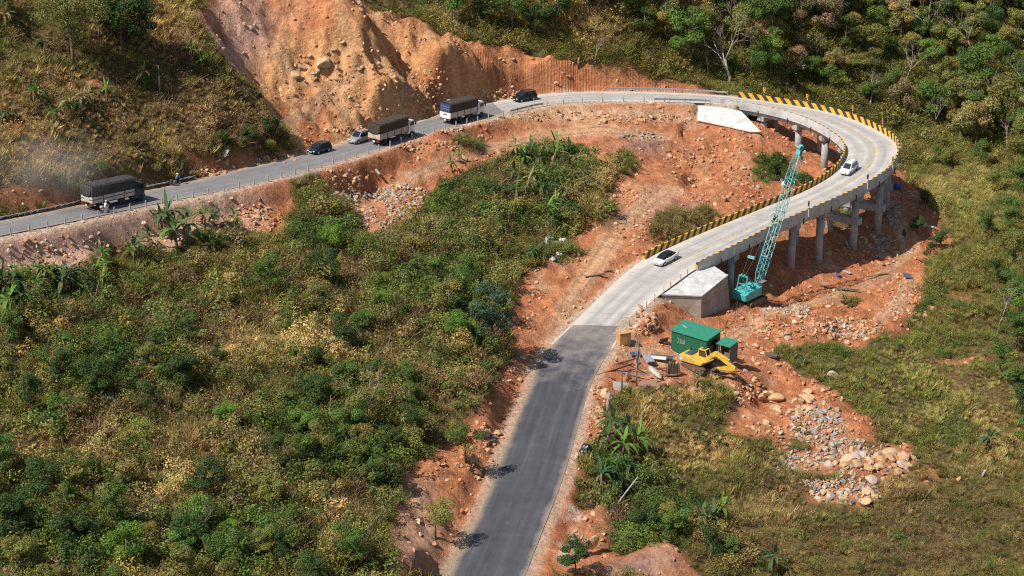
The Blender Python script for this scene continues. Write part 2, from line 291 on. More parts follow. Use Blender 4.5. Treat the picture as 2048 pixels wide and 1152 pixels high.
class MB:
    def __init__(s): s.V = []; s.F = []; s.M = []
    def add(s, V, Fc, m=0):
        o = len(s.V); s.V += [tuple(v) for v in V]; s.F += [tuple(i + o for i in f) for f in Fc]; s.M += [m] * len(Fc); return s
    def box(s, c, d, rot=None, m=0, taper=1.0):
        x, y, z = (v / 2 for v in d); t = taper
        V = [(-x, -y, -z), (x, -y, -z), (x, y, -z), (-x, y, -z), (-x * t, -y * t, z), (x * t, -y * t, z), (x * t, y * t, z), (-x * t, y * t, z)]
        Rm = Euler(rot).to_matrix() if rot is not None else Matrix.Identity(3); c = Vector(c)
        return s.add([Rm @ Vector(v) + c for v in V], [(3, 2, 1, 0), (4, 5, 6, 7), (0, 1, 5, 4), (1, 2, 6, 5), (2, 3, 7, 6), (3, 0, 4, 7)], m)
    def beam(s, a, b, w, h=None, m=0):
        a = Vector(a); b = Vector(b); h = h or w; d = b - a; L = d.length; q = d.to_track_quat('X', 'Z').to_matrix()
        V = [a + q @ Vector((x * L, y * w / 2, z * h / 2)) for x in (0, 1) for y, z in ((-1, -1), (1, -1), (1, 1), (-1, 1))]
        return s.add(V, [(0, 1, 2, 3), (7, 6, 5, 4), (0, 4, 5, 1), (1, 5, 6, 2), (2, 6, 7, 3), (3, 7, 4, 0)], m)
    def cyl(s, a, b, r0, r1=None, n=10, m=0, caps=True):
        a = Vector(a); b = Vector(b); r1 = r0 if r1 is None else r1; q = (b - a).to_track_quat('Z', 'Y').to_matrix(); V = []
        for p, r in ((a, r0), (b, r1)):
            V += [p + q @ Vector((r * math.cos(6.28319 * i / n), r * math.sin(6.28319 * i / n), 0)) for i in range(n)]
        Fc = [(i, (i + 1) % n, n + (i + 1) % n, n + i) for i in range(n)]
        if caps: Fc += [tuple(range(n - 1, -1, -1)), tuple(range(n, 2 * n))]
        return s.add(V, Fc, m)
    def tube(s, pts, rs, n=6, m=0):
        pts = [Vector(p) for p in pts]; V = []
        for i, p in enumerate(pts):
            d = (pts[min(i + 1, len(pts) - 1)] - pts[max(i - 1, 0)]).normalized(); q = d.to_track_quat('Z', 'Y').to_matrix(); r = rs[i] if hasattr(rs, '__len__') else rs
            V += [p + q @ Vector((r * math.cos(6.28319 * j / n), r * math.sin(6.28319 * j / n), 0)) for j in range(n)]
        Fc = [(i * n + j, i * n + (j + 1) % n, (i + 1) * n + (j + 1) % n, (i + 1) * n + j) for i in range(len(pts) - 1) for j in range(n)]
        Fc += [tuple(range(n - 1, -1, -1)), tuple((len(pts) - 1) * n + j for j in range(n))]
        return s.add(V, Fc, m)
    def loft(s, rings, m=0, caps=True):
        n = len(rings[0]); V = [v for r in rings for v in r]
        Fc = [(i * n + j, i * n + (j + 1) % n, (i + 1) * n + (j + 1) % n, (i + 1) * n + j) for i in range(len(rings) - 1) for j in range(n)]
        if caps: Fc += [tuple(range(n - 1, -1, -1)), tuple((len(rings) - 1) * n + j for j in range(n))]
        return s.add(V, Fc, m)
    def prism(s, poly, y0, y1, m=0):
        """polygon in x,z extruded along y"""
        return s.loft([[(x, y0, z) for x, z in poly], [(x, y1, z) for x, z in poly]], m)
    def build(s, name, mats, parent=None, smooth=False, bevel=0):
        me = meshdata(name, s.V, s.F, mats, s.M, smooth)
        bm = bmesh.new(); bm.from_mesh(me); bmesh.ops.recalc_face_normals(bm, faces=bm.faces)
        if bevel: bmesh.ops.bevel(bm, geom=bm.edges[:], offset=bevel, segments=1, affect='EDGES', clamp_overlap=True)
        bm.to_mesh(me); bm.free()
        return link(bpy.data.objects.new(name, me), parent)
def copy_tree(o, parent=None):
    c = o.copy(); link(c, parent)
    for ch in list(o.children):
        d = copy_tree(ch, c); d.matrix_parent_inverse = ch.matrix_parent_inverse.copy()
    return c

# ------------------------------------------------------------------ the ground
def lerp3(c0, c1, f): return np.asarray(c0) * (1 - f[..., None]) + np.asarray(c1) * f[..., None]
red = np.array((.49, .185, .085)); tan = np.array((.63, .335, .155)); pink = np.array((.60, .37, .275)); soil = np.array((.10, .065, .034)); straw = np.array((.24, .155, .065))
big = fbm(GX, GY, 14, 4, 61) * .5 + .5; fine = fbm(GX, GY, 1.6, 3, 63) * .5 + .5
col = lerp3(soil, straw, np.clip(big * 1.2 - .25, 0, 1))
ec = lerp3(red, red * np.array((1.08, 1.2, 1.25)), fine)
tanw = np.clip(cutm * np.exp(-(((PXg - 730) / 290) ** 2 + ((PYg - 180) / 150) ** 2) ** 2) * 1.1 * (.45 + .7 * big), 0, 1)
ec = lerp3(ec, np.broadcast_to(tan, ec.shape), tanw) if False else ec * (1 - tanw[..., None]) + tan * tanw[..., None]
pw = np.clip(cutm * np.exp(-(((PXg - 470) / 90) ** 2 + ((PYg - 60) / 90) ** 2) ** 2) * .8 + pinkm * np.clip((560 - PXg) / 120, 0, 1) , 0, 1)
ec = ec * (1 - pw[..., None]) + pink * pw[..., None]
gw = np.clip(loopm * (np.exp(-(((PXg - 1290) / 60) ** 2 + ((PYg - 290) / 20) ** 2)) + .8 * np.exp(-(((PXg - 1330) / 110) ** 2 + ((PYg - 425) / 30) ** 2)) * (PXg + 1.6 * PYg < 2080)) * (.3 + big), 0, .75)
gw = np.maximum(gw, sitem * .8 * np.exp(-(((PXg - 1280) / 90) ** 2 + ((PYg - 1140) / 26) ** 2)))
ec = ec * (1 - gw[..., None]) + np.array((.30, .20, .165)) * gw[..., None]
lt = np.clip(flat * .7 + sitem * np.exp(-(((PXg - 1370) / 120) ** 2 + ((PYg - 715) / 40) ** 2)) * .6, 0, 1)
ec = ec * (1 - lt[..., None]) + np.array((.52, .27, .16)) * lt[..., None]
wp = np.clip(sum(np.exp(-(((PXg - x) / a) ** 2 + ((PYg - y) / b) ** 2) ** 2) for x, y, a, b in [(1148,1012,16,8),(1150,1030,28,9),(1135,1085,20,10),(1545,620,22,9),(1330,1100,.1,.1),(1130,1120,16,14)]), 0, 1) * sitem * (.4 + fine)
ec = ec * (1 - np.clip(wp, 0, 1)[..., None]) + np.array((.66, .55, .44)) * np.clip(wp, 0, 1)[..., None]
bk = np.clip(bankm * np.exp(-(((PXg - 830) / 60) ** 2 + ((PYg - 1060) / 110) ** 2) ** 2) * (.4 + big * .8), 0, 1)
ec = ec * (1 - bk[..., None]) + np.array((.42, .27, .185)) * bk[..., None]
cr1 = np.clip(fbm(GX * 1.2 + GY * .5, GY * .7, 5, 4, 121) * 2.2 - .1, 0, 1) * cutm * (PXg < 900); ec = ec * (1 - .75 * cr1[..., None]) + np.array((.66, .40, .215)) * .6 * cr1[..., None]
cr2 = np.clip(fbm(GX, GY, 6, 4, 131) * 2.4 - .25, 0, 1) * np.maximum(cutm, .6 * (loopm + sitem)); ec = ec * (1 - .8 * cr2[..., None]) + np.array((.36, .125, .055)) * .8 * cr2[..., None]
cr3 = np.clip(fbm(GX, GY, 4, 4, 141) * 2.4 - .45, 0, 1) * (loopm + sitem + pinkm + bankm); ec = ec * (1 - .6 * np.clip(cr3, 0, 1)[..., None]) + np.array((.60, .38, .235)) * .6 * np.clip(cr3, 0, 1)[..., None]
bn = np.clip(np.exp(-(((PXg - 1180) / 240) ** 2 + ((PYg - 228) / 17) ** 2) ** 2) * loopm * (.5 + .6 * fine), 0, 1); ec = ec * (1 - .8 * bn[..., None]) + np.array((.60, .41, .26)) * .8 * bn[..., None]
trc = np.clip(trk * earth * (.6 + .5 * fine), 0, 1) * .85; ec = ec * (1 - trc[..., None]) + np.array((.64, .385, .225)) * trc[..., None]; ec = ec * (1 - .3 * rut_[..., None])
# pale streaks and clods in the earth
ec *= (.80 + .42 * vnoise(GX / .9, GY / .9, 91))[..., None] * (.86 + .3 * big)[..., None]
col = col * (1 - earth[..., None]) + ec * earth[..., None]
sc_ = np.array((.58, .46, .35)); sh_ = (shoulder * (.55 + .4 * fine) * np.where(idx < I_CONC, .8, 1.0)); col = col * (1 - sh_[..., None]) + sc_ * sh_[..., None]
cutface = np.clip(fbm(GX, GY, 6, 3, 88) * 1.8 + .6, 0, 1) * blur(inpoly(jx, jy, [(900,95),(960,84),(1060,102),(1190,130),(1290,154),(1400,184),(1224,182),(1100,182),(1040,165),(980,160),(930,120)]) | inpoly(jx, jy, [(720,15),(850,46),(830,60),(740,48)]), 3)

gm, t, b = nodes('ground'); at = N(t, 'ShaderNodeAttribute', attribute_name='col'); ms = N(t, 'ShaderNodeAttribute', attribute_name='striae')
geo = N(t, 'ShaderNodeNewGeometry')
nz = N(t, 'ShaderNodeTexNoise', i_Scale=1.3, i_Detail=9.0, i_Roughness=.72); t.links.new(geo.outputs['Position'], nz.inputs['Vector'])
rp = N(t, 'ShaderNodeMapRange', i_1=.28, i_2=.72, i_3=.62, i_4=1.38); t.links.new(nz.outputs[0], rp.inputs[0])
c = mixc(t, 1.0, at.outputs['Color'], rp.outputs[0], 'MULTIPLY')
mp = N(t, 'ShaderNodeMapping'); mp.inputs['Scale'].default_value = (1, .25, .06); mp.inputs['Rotation'].default_value = (0, 0, 0); t.links.new(geo.outputs['Position'], mp.inputs['Vector'])
wv = N(t, 'ShaderNodeTexWave', i_Scale=.62, i_Distortion=9.0, i_Detail=2.0); wv.inputs['Detail Scale'].default_value = .6; t.links.new(mp.outputs[0], wv.inputs['Vector'])
ml = N(t, 'ShaderNodeMath', operation='MULTIPLY'); t.links.new(wv.outputs['Fac'], ml.inputs[0]); t.links.new(ms.outputs['Fac'], ml.inputs[1])
m2 = N(t, 'ShaderNodeMath', operation='MULTIPLY', i_1=.11); t.links.new(ml.outputs[0], m2.inputs[0])
vo = N(t, 'ShaderNodeTexVoronoi', i_Scale=1.9); t.links.new(geo.outputs['Position'], vo.inputs['Vector'])
m3 = N(t, 'ShaderNodeMath', operation='MULTIPLY_ADD', i_1=-.10); t.links.new(vo.outputs['Distance'], m3.inputs[0])
m4 = N(t, 'ShaderNodeMath', operation='MULTIPLY_ADD', i_1=.60); t.links.new(nz.outputs[0], m4.inputs[0]); t.links.new(m3.outputs[0], m4.inputs[2]); t.links.new(m2.outputs[0], m3.inputs[2])
bp = N(t, 'ShaderNodeBump', i_Strength=1.0, i_Distance=1.0); t.links.new(m4.outputs[0], bp.inputs['Height']); t.links.new(bp.outputs[0], b.inputs['Normal'])
t.links.new(c, b.inputs['Base Color']); b.inputs['Roughness'].default_value = .95; b.inputs['Specular IOR Level'].default_value = .1
# outer apron so that the sheet runs to the horizon
ny, nx = GX.shape
xo = np.concatenate([[-1800, -900, -450, -240, -160], gx, [170, 240, 450, 900, 1800]]); yo = np.concatenate([[-600, -100, 60, 130, 160], gy, [520, 600, 760, 1100, 2200]])
TX, TY = np.meshgrid(xo, yo); TZ = np.zeros(TX.shape)
TZ[5:5 + ny, 5:5 + nx] = GZ; outm = np.ones(TX.shape, bool); outm[5:5 + ny, 5:5 + nx] = False
TZ[outm] = np.clip(rbf(TX[outm], TY[outm]), -30, 140); 
TC = np.zeros(TX.shape + (3,)); TC[...] = soil; TC[5:5 + ny, 5:5 + nx] = col; TS = np.zeros(TX.shape); TS[5:5 + ny, 5:5 + nx] = cutface
ii = np.arange(TX.size).reshape(TX.shape); Q = np.stack([ii[:-1, :-1], ii[:-1, 1:], ii[1:, 1:], ii[1:, :-1]], -1).reshape(-1, 4)
gme = quadmesh('ground', np.stack([TX, TY, TZ], -1).reshape(-1, 3), Q, gm, True)
a_ = gme.attributes.new('col', 'FLOAT_COLOR', 'POINT'); a_.data.foreach_set('color', np.concatenate([TC.reshape(-1, 3), np.ones((TX.size, 1))], 1).astype(np.float32).ravel())
a_ = gme.attributes.new('striae', 'FLOAT', 'POINT'); a_.data.foreach_set('value', TS.ravel().astype(np.float32))
tag(link(bpy.data.objects.new('ground', gme)), kind='structure')

# ------------------------------------------------------------------ roads
def strip(name, i0, i1, oL, oR, dz, material, ncross=6, parent=None, kind='structure'):
    V = []; UV = []
    for i in range(i0, i1):
        for j in range(ncross + 1):
            f = j / ncross; w = RW[i]; a = -oL + (w + oL + oR) * f
            p = RL[i] + RN[i] * a; V.append((p[0], p[1], p[2] + dz)); UV.append((S[i], a / w))
    n = ncross + 1; Qs = [(a * n + j, a * n + j + 1, (a + 1) * n + j + 1, (a + 1) * n + j) for a in range(i1 - i0 - 1) for j in range(ncross)]
    me = quadmesh(name, V, Qs, material, True); uv = me.uv_layers.new(name='road')
    vi = np.zeros(len(me.loops), np.int32); me.loops.foreach_get('vertex_index', vi); uv.data.foreach_set('uv', np.array(UV, np.float32)[vi].ravel())
    o = link(bpy.data.objects.new(name, me), parent)
    if kind: tag(o, kind=kind)
    return o
def road_mat(name, c0, c1, lane, edge, rough=.8, joints=0, dust=None):
    m, t, b = nodes(name); uv = N(t, 'ShaderNodeUVMap', uv_map='road'); geo = N(t, 'ShaderNodeNewGeometry')
    mp = N(t, 'ShaderNodeMapping'); mp.inputs['Scale'].default_value = (.05, 9, 1); t.links.new(uv.outputs[0], mp.inputs[0])
    n1 = N(t, 'ShaderNodeTexNoise', i_Scale=1.0, i_Detail=5.0, i_Roughness=.6); t.links.new(mp.outputs[0], n1.inputs['Vector'])
    n2 = N(t, 'ShaderNodeTexNoise', i_Scale=.35, i_Detail=8.0, i_Roughness=.7); t.links.new(geo.outputs['Position'], n2.inputs['Vector'])
    r1 = N(t, 'ShaderNodeMapRange', i_1=.35, i_2=.65); t.links.new(n1.outputs[0], r1.inputs[0])
    c = mixc(t, r1.outputs[0], c0, c1)
    r2 = N(t, 'ShaderNodeMapRange', i_1=.3, i_2=.7, i_3=.8, i_4=1.2); t.links.new(n2.outputs[0], r2.inputs[0]); c = mixc(t, 1.0, c, r2.outputs[0], 'MULTIPLY')
    # wheel tracks
    sx = N(t, 'ShaderNodeSeparateXYZ'); t.links.new(uv.outputs[0], sx.inputs[0])
    w = N(t, 'ShaderNodeMath', operation='MULTIPLY', i_1=25.13); t.links.new(sx.outputs[1], w.inputs[0]); cs = N(t, 'ShaderNodeMath', operation='COSINE'); t.links.new(w.outputs[0], cs.inputs[0])
    r3 = N(t, 'ShaderNodeMapRange', i_1=-1, i_2=1, i_3=0, i_4=lane[3]); t.links.new(cs.outputs[0], r3.inputs[0]); 
    mm = N(t, 'ShaderNodeMath', operation='MULTIPLY'); t.links.new(r3.outputs[0], mm.inputs[0]); t.links.new(r1.outputs[0], mm.inputs[1]); c = mixc(t, mm.outputs[0], c, lane[:3])
    # dusty edges
    ab = N(t, 'ShaderNodeMath', operation='SUBTRACT', i_1=.5); t.links.new(sx.outputs[1], ab.inputs[0]); a2 = N(t, 'ShaderNodeMath', operation='ABSOLUTE'); t.links.new(ab.outputs[0], a2.inputs[0])
    ad = N(t, 'ShaderNodeMath', operation='MULTIPLY_ADD', i_1=.16, i_2=-.08); t.links.new(n2.outputs[0], ad.inputs[0])
    a3 = N(t, 'ShaderNodeMath', operation='ADD'); t.links.new(a2.outputs[0], a3.inputs[0]); t.links.new(ad.outputs[0], a3.inputs[1])
    r4 = N(t, 'ShaderNodeMapRange', i_1=edge[3], i_2=.5, i_3=0, i_4=edge[4]); t.links.new(a3.outputs[0], r4.inputs[0]); c = mixc(t, r4.outputs[0], c, edge[:3])
    if dust:
        rd_ = N(t, 'ShaderNodeMapRange', i_1=dust - 26, i_2=dust + 1, i_3=-.2, i_4=.52); t.links.new(sx.outputs[0], rd_.inputs[0]); rn_ = N(t, 'ShaderNodeMapRange', i_1=.3, i_2=.7, i_3=-.28, i_4=.26); t.links.new(n2.outputs[0], rn_.inputs[0])
        sm = N(t, 'ShaderNodeMath', operation='ADD', use_clamp=True); t.links.new(rd_.outputs[0], sm.inputs[0]); t.links.new(rn_.outputs[0], sm.inputs[1]); c = mixc(t, sm.outputs[0], c, (.36, .31, .27))
    if joints:
        fr = N(t, 'ShaderNodeMath', operation='MODULO', i_1=joints); t.links.new(sx.outputs[0], fr.inputs[0]); lt_ = N(t, 'ShaderNodeMath', operation='LESS_THAN', i_1=.09); t.links.new(fr.outputs[0], lt_.inputs[0])
        ml_ = N(t, 'ShaderNodeMath', operation='MULTIPLY', i_1=.45); t.links.new(lt_.outputs[0], ml_.inputs[0]); c = mixc(t, ml_.outputs[0], c, (.1, .09, .08))
    t.links.new(c, b.inputs['Base Color']); b.inputs['Roughness'].default_value = rough; b.inputs['Specular IOR Level'].default_value = .25
    return m
m_asph = road_mat('dark_asphalt', (.060, .061, .073), (.098, .099, .113), (.048, .048, .056, .5), (.30, .24, .19, .41, .8), dust=float(S[I_CONC]))
m_conc = road_mat('road_concrete', (.40, .375, .35), (.52, .49, .455), (.27, .255, .25, .8), (.62, .56, .48, .36, .85), joints=14)
m_up = road_mat('grey_asphalt', (.20, .19, .195), (.26, .25, .25), (.16, .155, .16, .6), (.40, .31, .24, .40, .75))
strip('road', 0, I_CONC + 2, .0, .0, .012, m_asph)
strip('road', I_CONC - 6, I_UP + 8, .25, .25, .004, m_conc)
strip('road', I_UP, NS, .0, .0, .012, m_up)
m_line = mat('faded_yellow_paint', (.52, .36, .12), .7, var=.5, scale=1.5, dirt=(.42, .38, .33))
def ribbon(name, i0, i1, f, w, dz, m):
    V = []
    for i in range(i0, i1):
        p = RL[i] + (RR[i] - RL[i]) * f
        for s_ in (-1, 1): q = p + RN[i] * s_ * w / 2; V.append((q[0], q[1], q[2] + dz))
    me = quadmesh(name, V, [(2 * a, 2 * a + 1, 2 * a + 3, 2 * a + 2) for a in range(i1 - i0 - 1)], m); return tag(link(bpy.data.objects.new(name, me)), kind='structure')
ribbon('road_line', I_BR0 + 1, I_BR1 - 6, .56, .2, .016, m_line)

# ------------------------------------------------------------------ viaduct
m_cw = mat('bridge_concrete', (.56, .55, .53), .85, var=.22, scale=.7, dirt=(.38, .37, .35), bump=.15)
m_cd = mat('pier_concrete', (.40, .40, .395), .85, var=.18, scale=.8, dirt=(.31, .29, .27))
m_cr = mat('raw_block_concrete', (.40, .345, .29), .9, var=.25, scale=.5, dirt=(.27, .22, .18), bump=.2)
def formwork(m):
    t = m.node_tree; b = t.nodes['Principled BSDF']; src = b.inputs['Base Color'].links[0].from_socket; tc = N(t, 'ShaderNodeTexCoord'); sx = N(t, 'ShaderNodeSeparateXYZ'); t.links.new(tc.outputs['Object'], sx.inputs[0]); wv = N(t, 'ShaderNodeTexNoise', i_Scale=.9, i_Detail=4.0); t.links.new(tc.outputs['Object'], wv.inputs['Vector'])
    a = N(t, 'ShaderNodeMath', operation='MULTIPLY_ADD', i_1=.12); t.links.new(wv.outputs[0], a.inputs[0]); t.links.new(sx.outputs[2], a.inputs[2]); d = N(t, 'ShaderNodeMath', operation='FLOORED_MODULO', i_1=1.45); t.links.new(a.outputs[0], d.inputs[0]); l = N(t, 'ShaderNodeMath', operation='LESS_THAN', i_1=.07); t.links.new(d.outputs[0], l.inputs[0]); m_ = N(t, 'ShaderNodeMath', operation='MULTIPLY', i_1=.5); t.links.new(l.outputs[0], m_.inputs[0]); t.links.new(mixc(t, m_.outputs[0], src, (.13, .10, .08)), b.inputs['Base Color'])
formwork(m_cr)
m_ct = mat('pale_concrete_facing', (.62, .61, .59), .85, var=.3, scale=.9, dirt=(.42, .40, .38), bump=.4)
def stripe_mat():
    m, t, b = nodes('black_yellow_stripes'); uv = N(t, 'ShaderNodeUVMap', uv_map='wall'); sx = N(t, 'ShaderNodeSeparateXYZ'); t.links.new(uv.outputs[0], sx.inputs[0])
    a = N(t, 'ShaderNodeMath', operation='MULTIPLY_ADD', i_1=-.75); t.links.new(sx.outputs[1], a.inputs[0]); t.links.new(sx.outputs[0], a.inputs[2])
    d = N(t, 'ShaderNodeMath', operation='FLOORED_MODULO', i_1=1.5); t.links.new(a.outputs[0], d.inputs[0]); l = N(t, 'ShaderNodeMath', operation='LESS_THAN', i_1=.78); t.links.new(d.outputs[0], l.inputs[0])
    geo = N(t, 'ShaderNodeNewGeometry'); nz = N(t, 'ShaderNodeTexNoise', i_Scale=1.2, i_Detail=7.0, i_Roughness=.7); t.links.new(geo.outputs['Position'], nz.inputs['Vector'])
    c = mixc(t, l.outputs[0], (.035, .033, .036), (.74, .40, .03)); r = N(t, 'ShaderNodeMapRange', i_1=.3, i_2=.7, i_3=.7, i_4=1.2); t.links.new(nz.outputs[0], r.inputs[0]); c = mixc(t, 1.0, c, r.outputs[0], 'MULTIPLY')
    r2 = N(t, 'ShaderNodeMapRange', i_1=.60, i_2=.72, i_3=0, i_4=.7); t.links.new(nz.outputs[0], r2.inputs[0]); c = mixc(t, r2.outputs[0], c, (.38, .33, .28))
    t.links.new(c, b.inputs['Base Color']); b.inputs['Roughness'].default_value = .65; return m
m_str = stripe_mat()
VIA = empty('viaduct', Vector(RC[(I_BR0 + I_BR1) // 2]) - Vector((0, 0, 12)), label='curved concrete viaduct carrying the loop of road round its hairpin bend', cat='bridge')
VO = Vector(VIA.location)
def off(i, side, lat, dz):
    """point beside the deck: side -1 = left edge, +1 = right edge, lat outwards"""
    p = (RL[i] if side < 0 else RR[i]) + RN[i] * side * lat; return Vector((p[0], p[1], p[2] + dz)) - VO
def parapet(name, i0, i1, side, painted_from, H=.95):
    prof = [(.42, -.55), (.42, .1), (.36, H), (.10, H), (.02, .0), (.02, -.55)]
    V = []; n = len(prof); nn = i1 - i0
    for i in range(i0, i1): V += [off(i, side, a, z) for a, z in prof]
    Fq = []; mi = []; 
    for a in range(nn - 1):
        for j in range(n):
            Fq.append((a * n + j, a * n + (j + 1) % n, (a + 1) * n + (j + 1) % n, (a + 1) * n + j)); mi.append(1 if (j in (2, 3)) and (i0 + a) >= painted_from[0] and (i0 + a) < painted_from[1] else 0)
    Fq += [tuple(range(n)), tuple((nn - 1) * n + j for j in range(n - 1, -1, -1))]; mi += [1, 1]
    me = meshdata(name, V, Fq, [m_cw, m_str], mi); uv = me.uv_layers.new(name='wall')
    vi = np.zeros(len(me.loops), np.int32); me.loops.foreach_get('vertex_index', vi)
    U = np.array([[S[i0 + v // n], prof[v % n][1] + (.25 if v % n == 2 else 0)] for v in range(len(V))], np.float32); uv.data.foreach_set('uv', U[vi].ravel())
    bm = bmesh.new(); bm.from_mesh(me); bmesh.ops.recalc_face_normals(bm, faces=bm.faces); bm.to_mesh(me); bm.free()
    return link(bpy.data.objects.new(name, me), VIA)
rx, _ry = proj(RR[:, 0], RR[:, 1], RR[:, 2]); I_R0 = min(range(I_BR0 - 6, I_BR0 + 25), key=lambda i: abs(rx[i] - 1390))
I_PAIN = statL(1600, 240)
parapet('parapet', I_BR0, I_BR1, -1, (0, NS)); parapet('parapet', I_R0, I_BR1 - 1, 1, (0, NS))
d = MB(); rings = []
for i in range(I_BR0 + 1, I_BR1 - 1): rings.append([off(i, -1, .0, -.012), off(i, 1, .0, -.012), off(i, 1, .0, -.34), off(i, -1, .0, -.34)])
d.loft(rings); d.build('deck', m_cw, VIA)
for f in (.07, .36, .64, .93):
    g = MB(); rings = []
    for i in range(I_BR0 + 2, I_BR1 - 2):
        def q(a, z):
            p = RL[i] + (RR[i] - RL[i]) * f + RN[i] * a; return Vector((p[0], p[1], p[2] + z)) - VO
        rings.append([q(-.28, -.345), q(.28, -.345), q(.28, -1.35), q(-.28, -1.35)])
    g.loft(rings); g.build('girder', m_cw, VIA)
# expansion-gap drains on the outer faces
def lateral(i, a):  # a measured from the right edge inwards (negative side = inner)
    return RR[i] - RN[i] * a
def find(px, lo, hi, inset=1.3, side=1):
    best = None
    for i in range(lo, hi):
        p = (RR[i] - RN[i] * inset) if side > 0 else (RL[i] + RN[i] * inset); q = proj(p[0], p[1], p[2] - 2)[0]
        if best is None or abs(q - px) < best[0]: best = (abs(q - px), i)
    return best[1]
mid = statL(1692, 305)
P_ST = [find(1462, I_BR0, mid), find(1525, I_BR0, mid), find(1583, I_BR0, mid), find(1645, I_BR0, mid), find(1713, I_BR0, mid), find(1762, I_BR0, mid)]
i_a = P_ST[-1]; i_z = find(1531, mid, I_BR1, side=-1)
P_ST += [find(1652, mid + 4, I_BR1, side=-1), find(1597, mid + 4, I_BR1, side=-1), i_z]
i_b = P_ST[6]; P_ST += [i_a + (i_b - i_a) // 3, i_a + 2 * (i_b - i_a) // 3]
for i in sorted(P_ST):
    a = RL[i] + RN[i] * 1.3; b_ = RR[i] - RN[i] * 1.3
    cap = MB(); c0 = RL[i] + RN[i] * .25; c1 = RR[i] - RN[i] * .25
    cap.beam(Vector(c0) + Vector((0, 0, -1.8)) - VO, Vector(c1) + Vector((0, 0, -1.8)) - VO, 1.5, .9)
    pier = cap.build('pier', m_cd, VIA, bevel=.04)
    za = float(ground(a[0], a[1])) - 1.5; zb = float(ground(b_[0], b_[1])) - 1.5
    for p, zz in ((a, za), (b_, zb)):
        cl = MB(); top = p[2] - 2.2
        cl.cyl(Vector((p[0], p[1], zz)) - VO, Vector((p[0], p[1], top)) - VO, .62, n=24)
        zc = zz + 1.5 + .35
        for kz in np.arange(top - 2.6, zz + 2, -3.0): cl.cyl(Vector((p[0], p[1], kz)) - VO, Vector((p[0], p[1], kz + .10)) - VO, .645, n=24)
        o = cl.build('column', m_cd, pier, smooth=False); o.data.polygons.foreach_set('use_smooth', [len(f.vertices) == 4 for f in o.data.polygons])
    gh = a[2] - 2.2 - max(za, zb) - 1.5
    if gh > 6.3:
        zc = max(za, zb) + 1.5 + gh * (.42 if gh > 6 else .35); dirn = Vector(RN[i]); cb = MB()
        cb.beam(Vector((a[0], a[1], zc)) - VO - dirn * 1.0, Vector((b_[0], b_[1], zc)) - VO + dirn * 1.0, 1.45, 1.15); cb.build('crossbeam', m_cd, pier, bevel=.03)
# drain outlets: dark short pipes hanging at the slab edge
m_dk = mat('dark_pipe', (.03, .03, .032), .6)
for i in range(I_BR0 + 6, I_BR1 - 6, 7):
    for s_ in (-1, 1):
        dr = MB(); dr.cyl(off(i, s_, .48, -1.15), off(i, s_, .48, -.2), .09, n=8); dr.build('drain_pipe', m_dk, VIA)
# near abutment: big wing block with a pale sloping cap
def U(px, py, z): return Vector(unp(px, py, z))
tA = [U(1322, 589, 4.8), U(1352, 565, 5.15), U(1390, 540, 5.6), U(1424, 529, 5.4), U(1455, 550, 4.5), U(1403, 592, 4.1)]
def slab_block(name, top, bot, mt, ms, parent):
    mb = MB(); n = len(top); cc = sum(top, Vector()) / n
    V = [p - VO for p in top] + [p - VO for p in bot] + [cc + Vector((0, 0, .12)) - VO]
    mb.add(V, [(i, (i + 1) % n, 2 * n) for i in range(n)], 0); mb.add(V, [(i, n + i, n + (i + 1) % n, (i + 1) % n) for i in range(n)], 1)
    return mb.build(name, [mt, ms], parent)
bA = [Vector((p.x, p.y, -3)) for p in tA]; outw = (tA[5] - tA[2]); outw.z = 0; outw.normalize()
bA[4] = bA[4] + outw * .5 + Vector((.7, 0, 0)); bA[5] = bA[5] + outw * .45
ab = slab_block('abutment', tA, bA, m_ct, m_cr, VIA)
cp_ = MB()
for a, b_ in ((0, 5), (5, 4)):
    cp_.beam(tA[a] - VO + outw * .05 + Vector((0, 0, .02)), tA[b_] - VO + outw * .05 + Vector((0, 0, .02)), .22, .16)
cp_.build('coping', m_ct, ab)
tB = [U(1397, 211, 11.3), U(1440, 214, 11.2), U(1482, 222, 10.6), U(1522, 263, 8.4), U(1500, 264, 8.3), U(1452, 253, 8.9), U(1394, 241, 9.7)]
mb = MB(); nB = len(tB); bk_ = Vector((.3, 1.2, -1.0))
mb.add([p - VO for p in tB] + [p - VO + bk_ for p in tB], [tuple(range(nB)), tuple(range(2 * nB - 1, nB - 1, -1))] + [(i, nB + i, nB + (i + 1) % nB, (i + 1) % nB) for i in range(nB)]); mb.build('abutment', m_ct, VIA)
#PART2
# ------------------------------------------------------------------ plants: leaf meshes
def leaf_mat(name, instancer, trans=.25, rough=.6):
    m, t, b = nodes(name); t.nodes.remove(b)
    lv = N(t, 'ShaderNodeAttribute', attribute_name='lv')
    if instancer:
        at = N(t, 'ShaderNodeAttribute', attribute_name='tint'); at.attribute_type = 'INSTANCER'; base = at.outputs['Color']
    else: base = N(t, 'ShaderNodeObjectInfo').outputs['Color']
    c = mixc(t, 1.0, base, lv.outputs['Color'], 'MULTIPLY')
    d = N(t, 'ShaderNodeBsdfPrincipled', i_Roughness=rough); d.inputs['Specular IOR Level'].default_value = .22; t.links.new(c, d.inputs['Base Color'])
    tr = N(t, 'ShaderNodeBsdfTranslucent'); t.links.new(c, tr.inputs['Color'])
    mx = N(t, 'ShaderNodeMixShader', i_0=trans); t.links.new(d.outputs[0], mx.inputs[1]); t.links.new(tr.outputs[0], mx.inputs[2])
    t.links.new(mx.outputs[0], t.nodes['Material Output'].inputs[0]); return m
m_leaf = leaf_mat('foliage', False); m_tuft = leaf_mat('ground_cover_foliage', True)
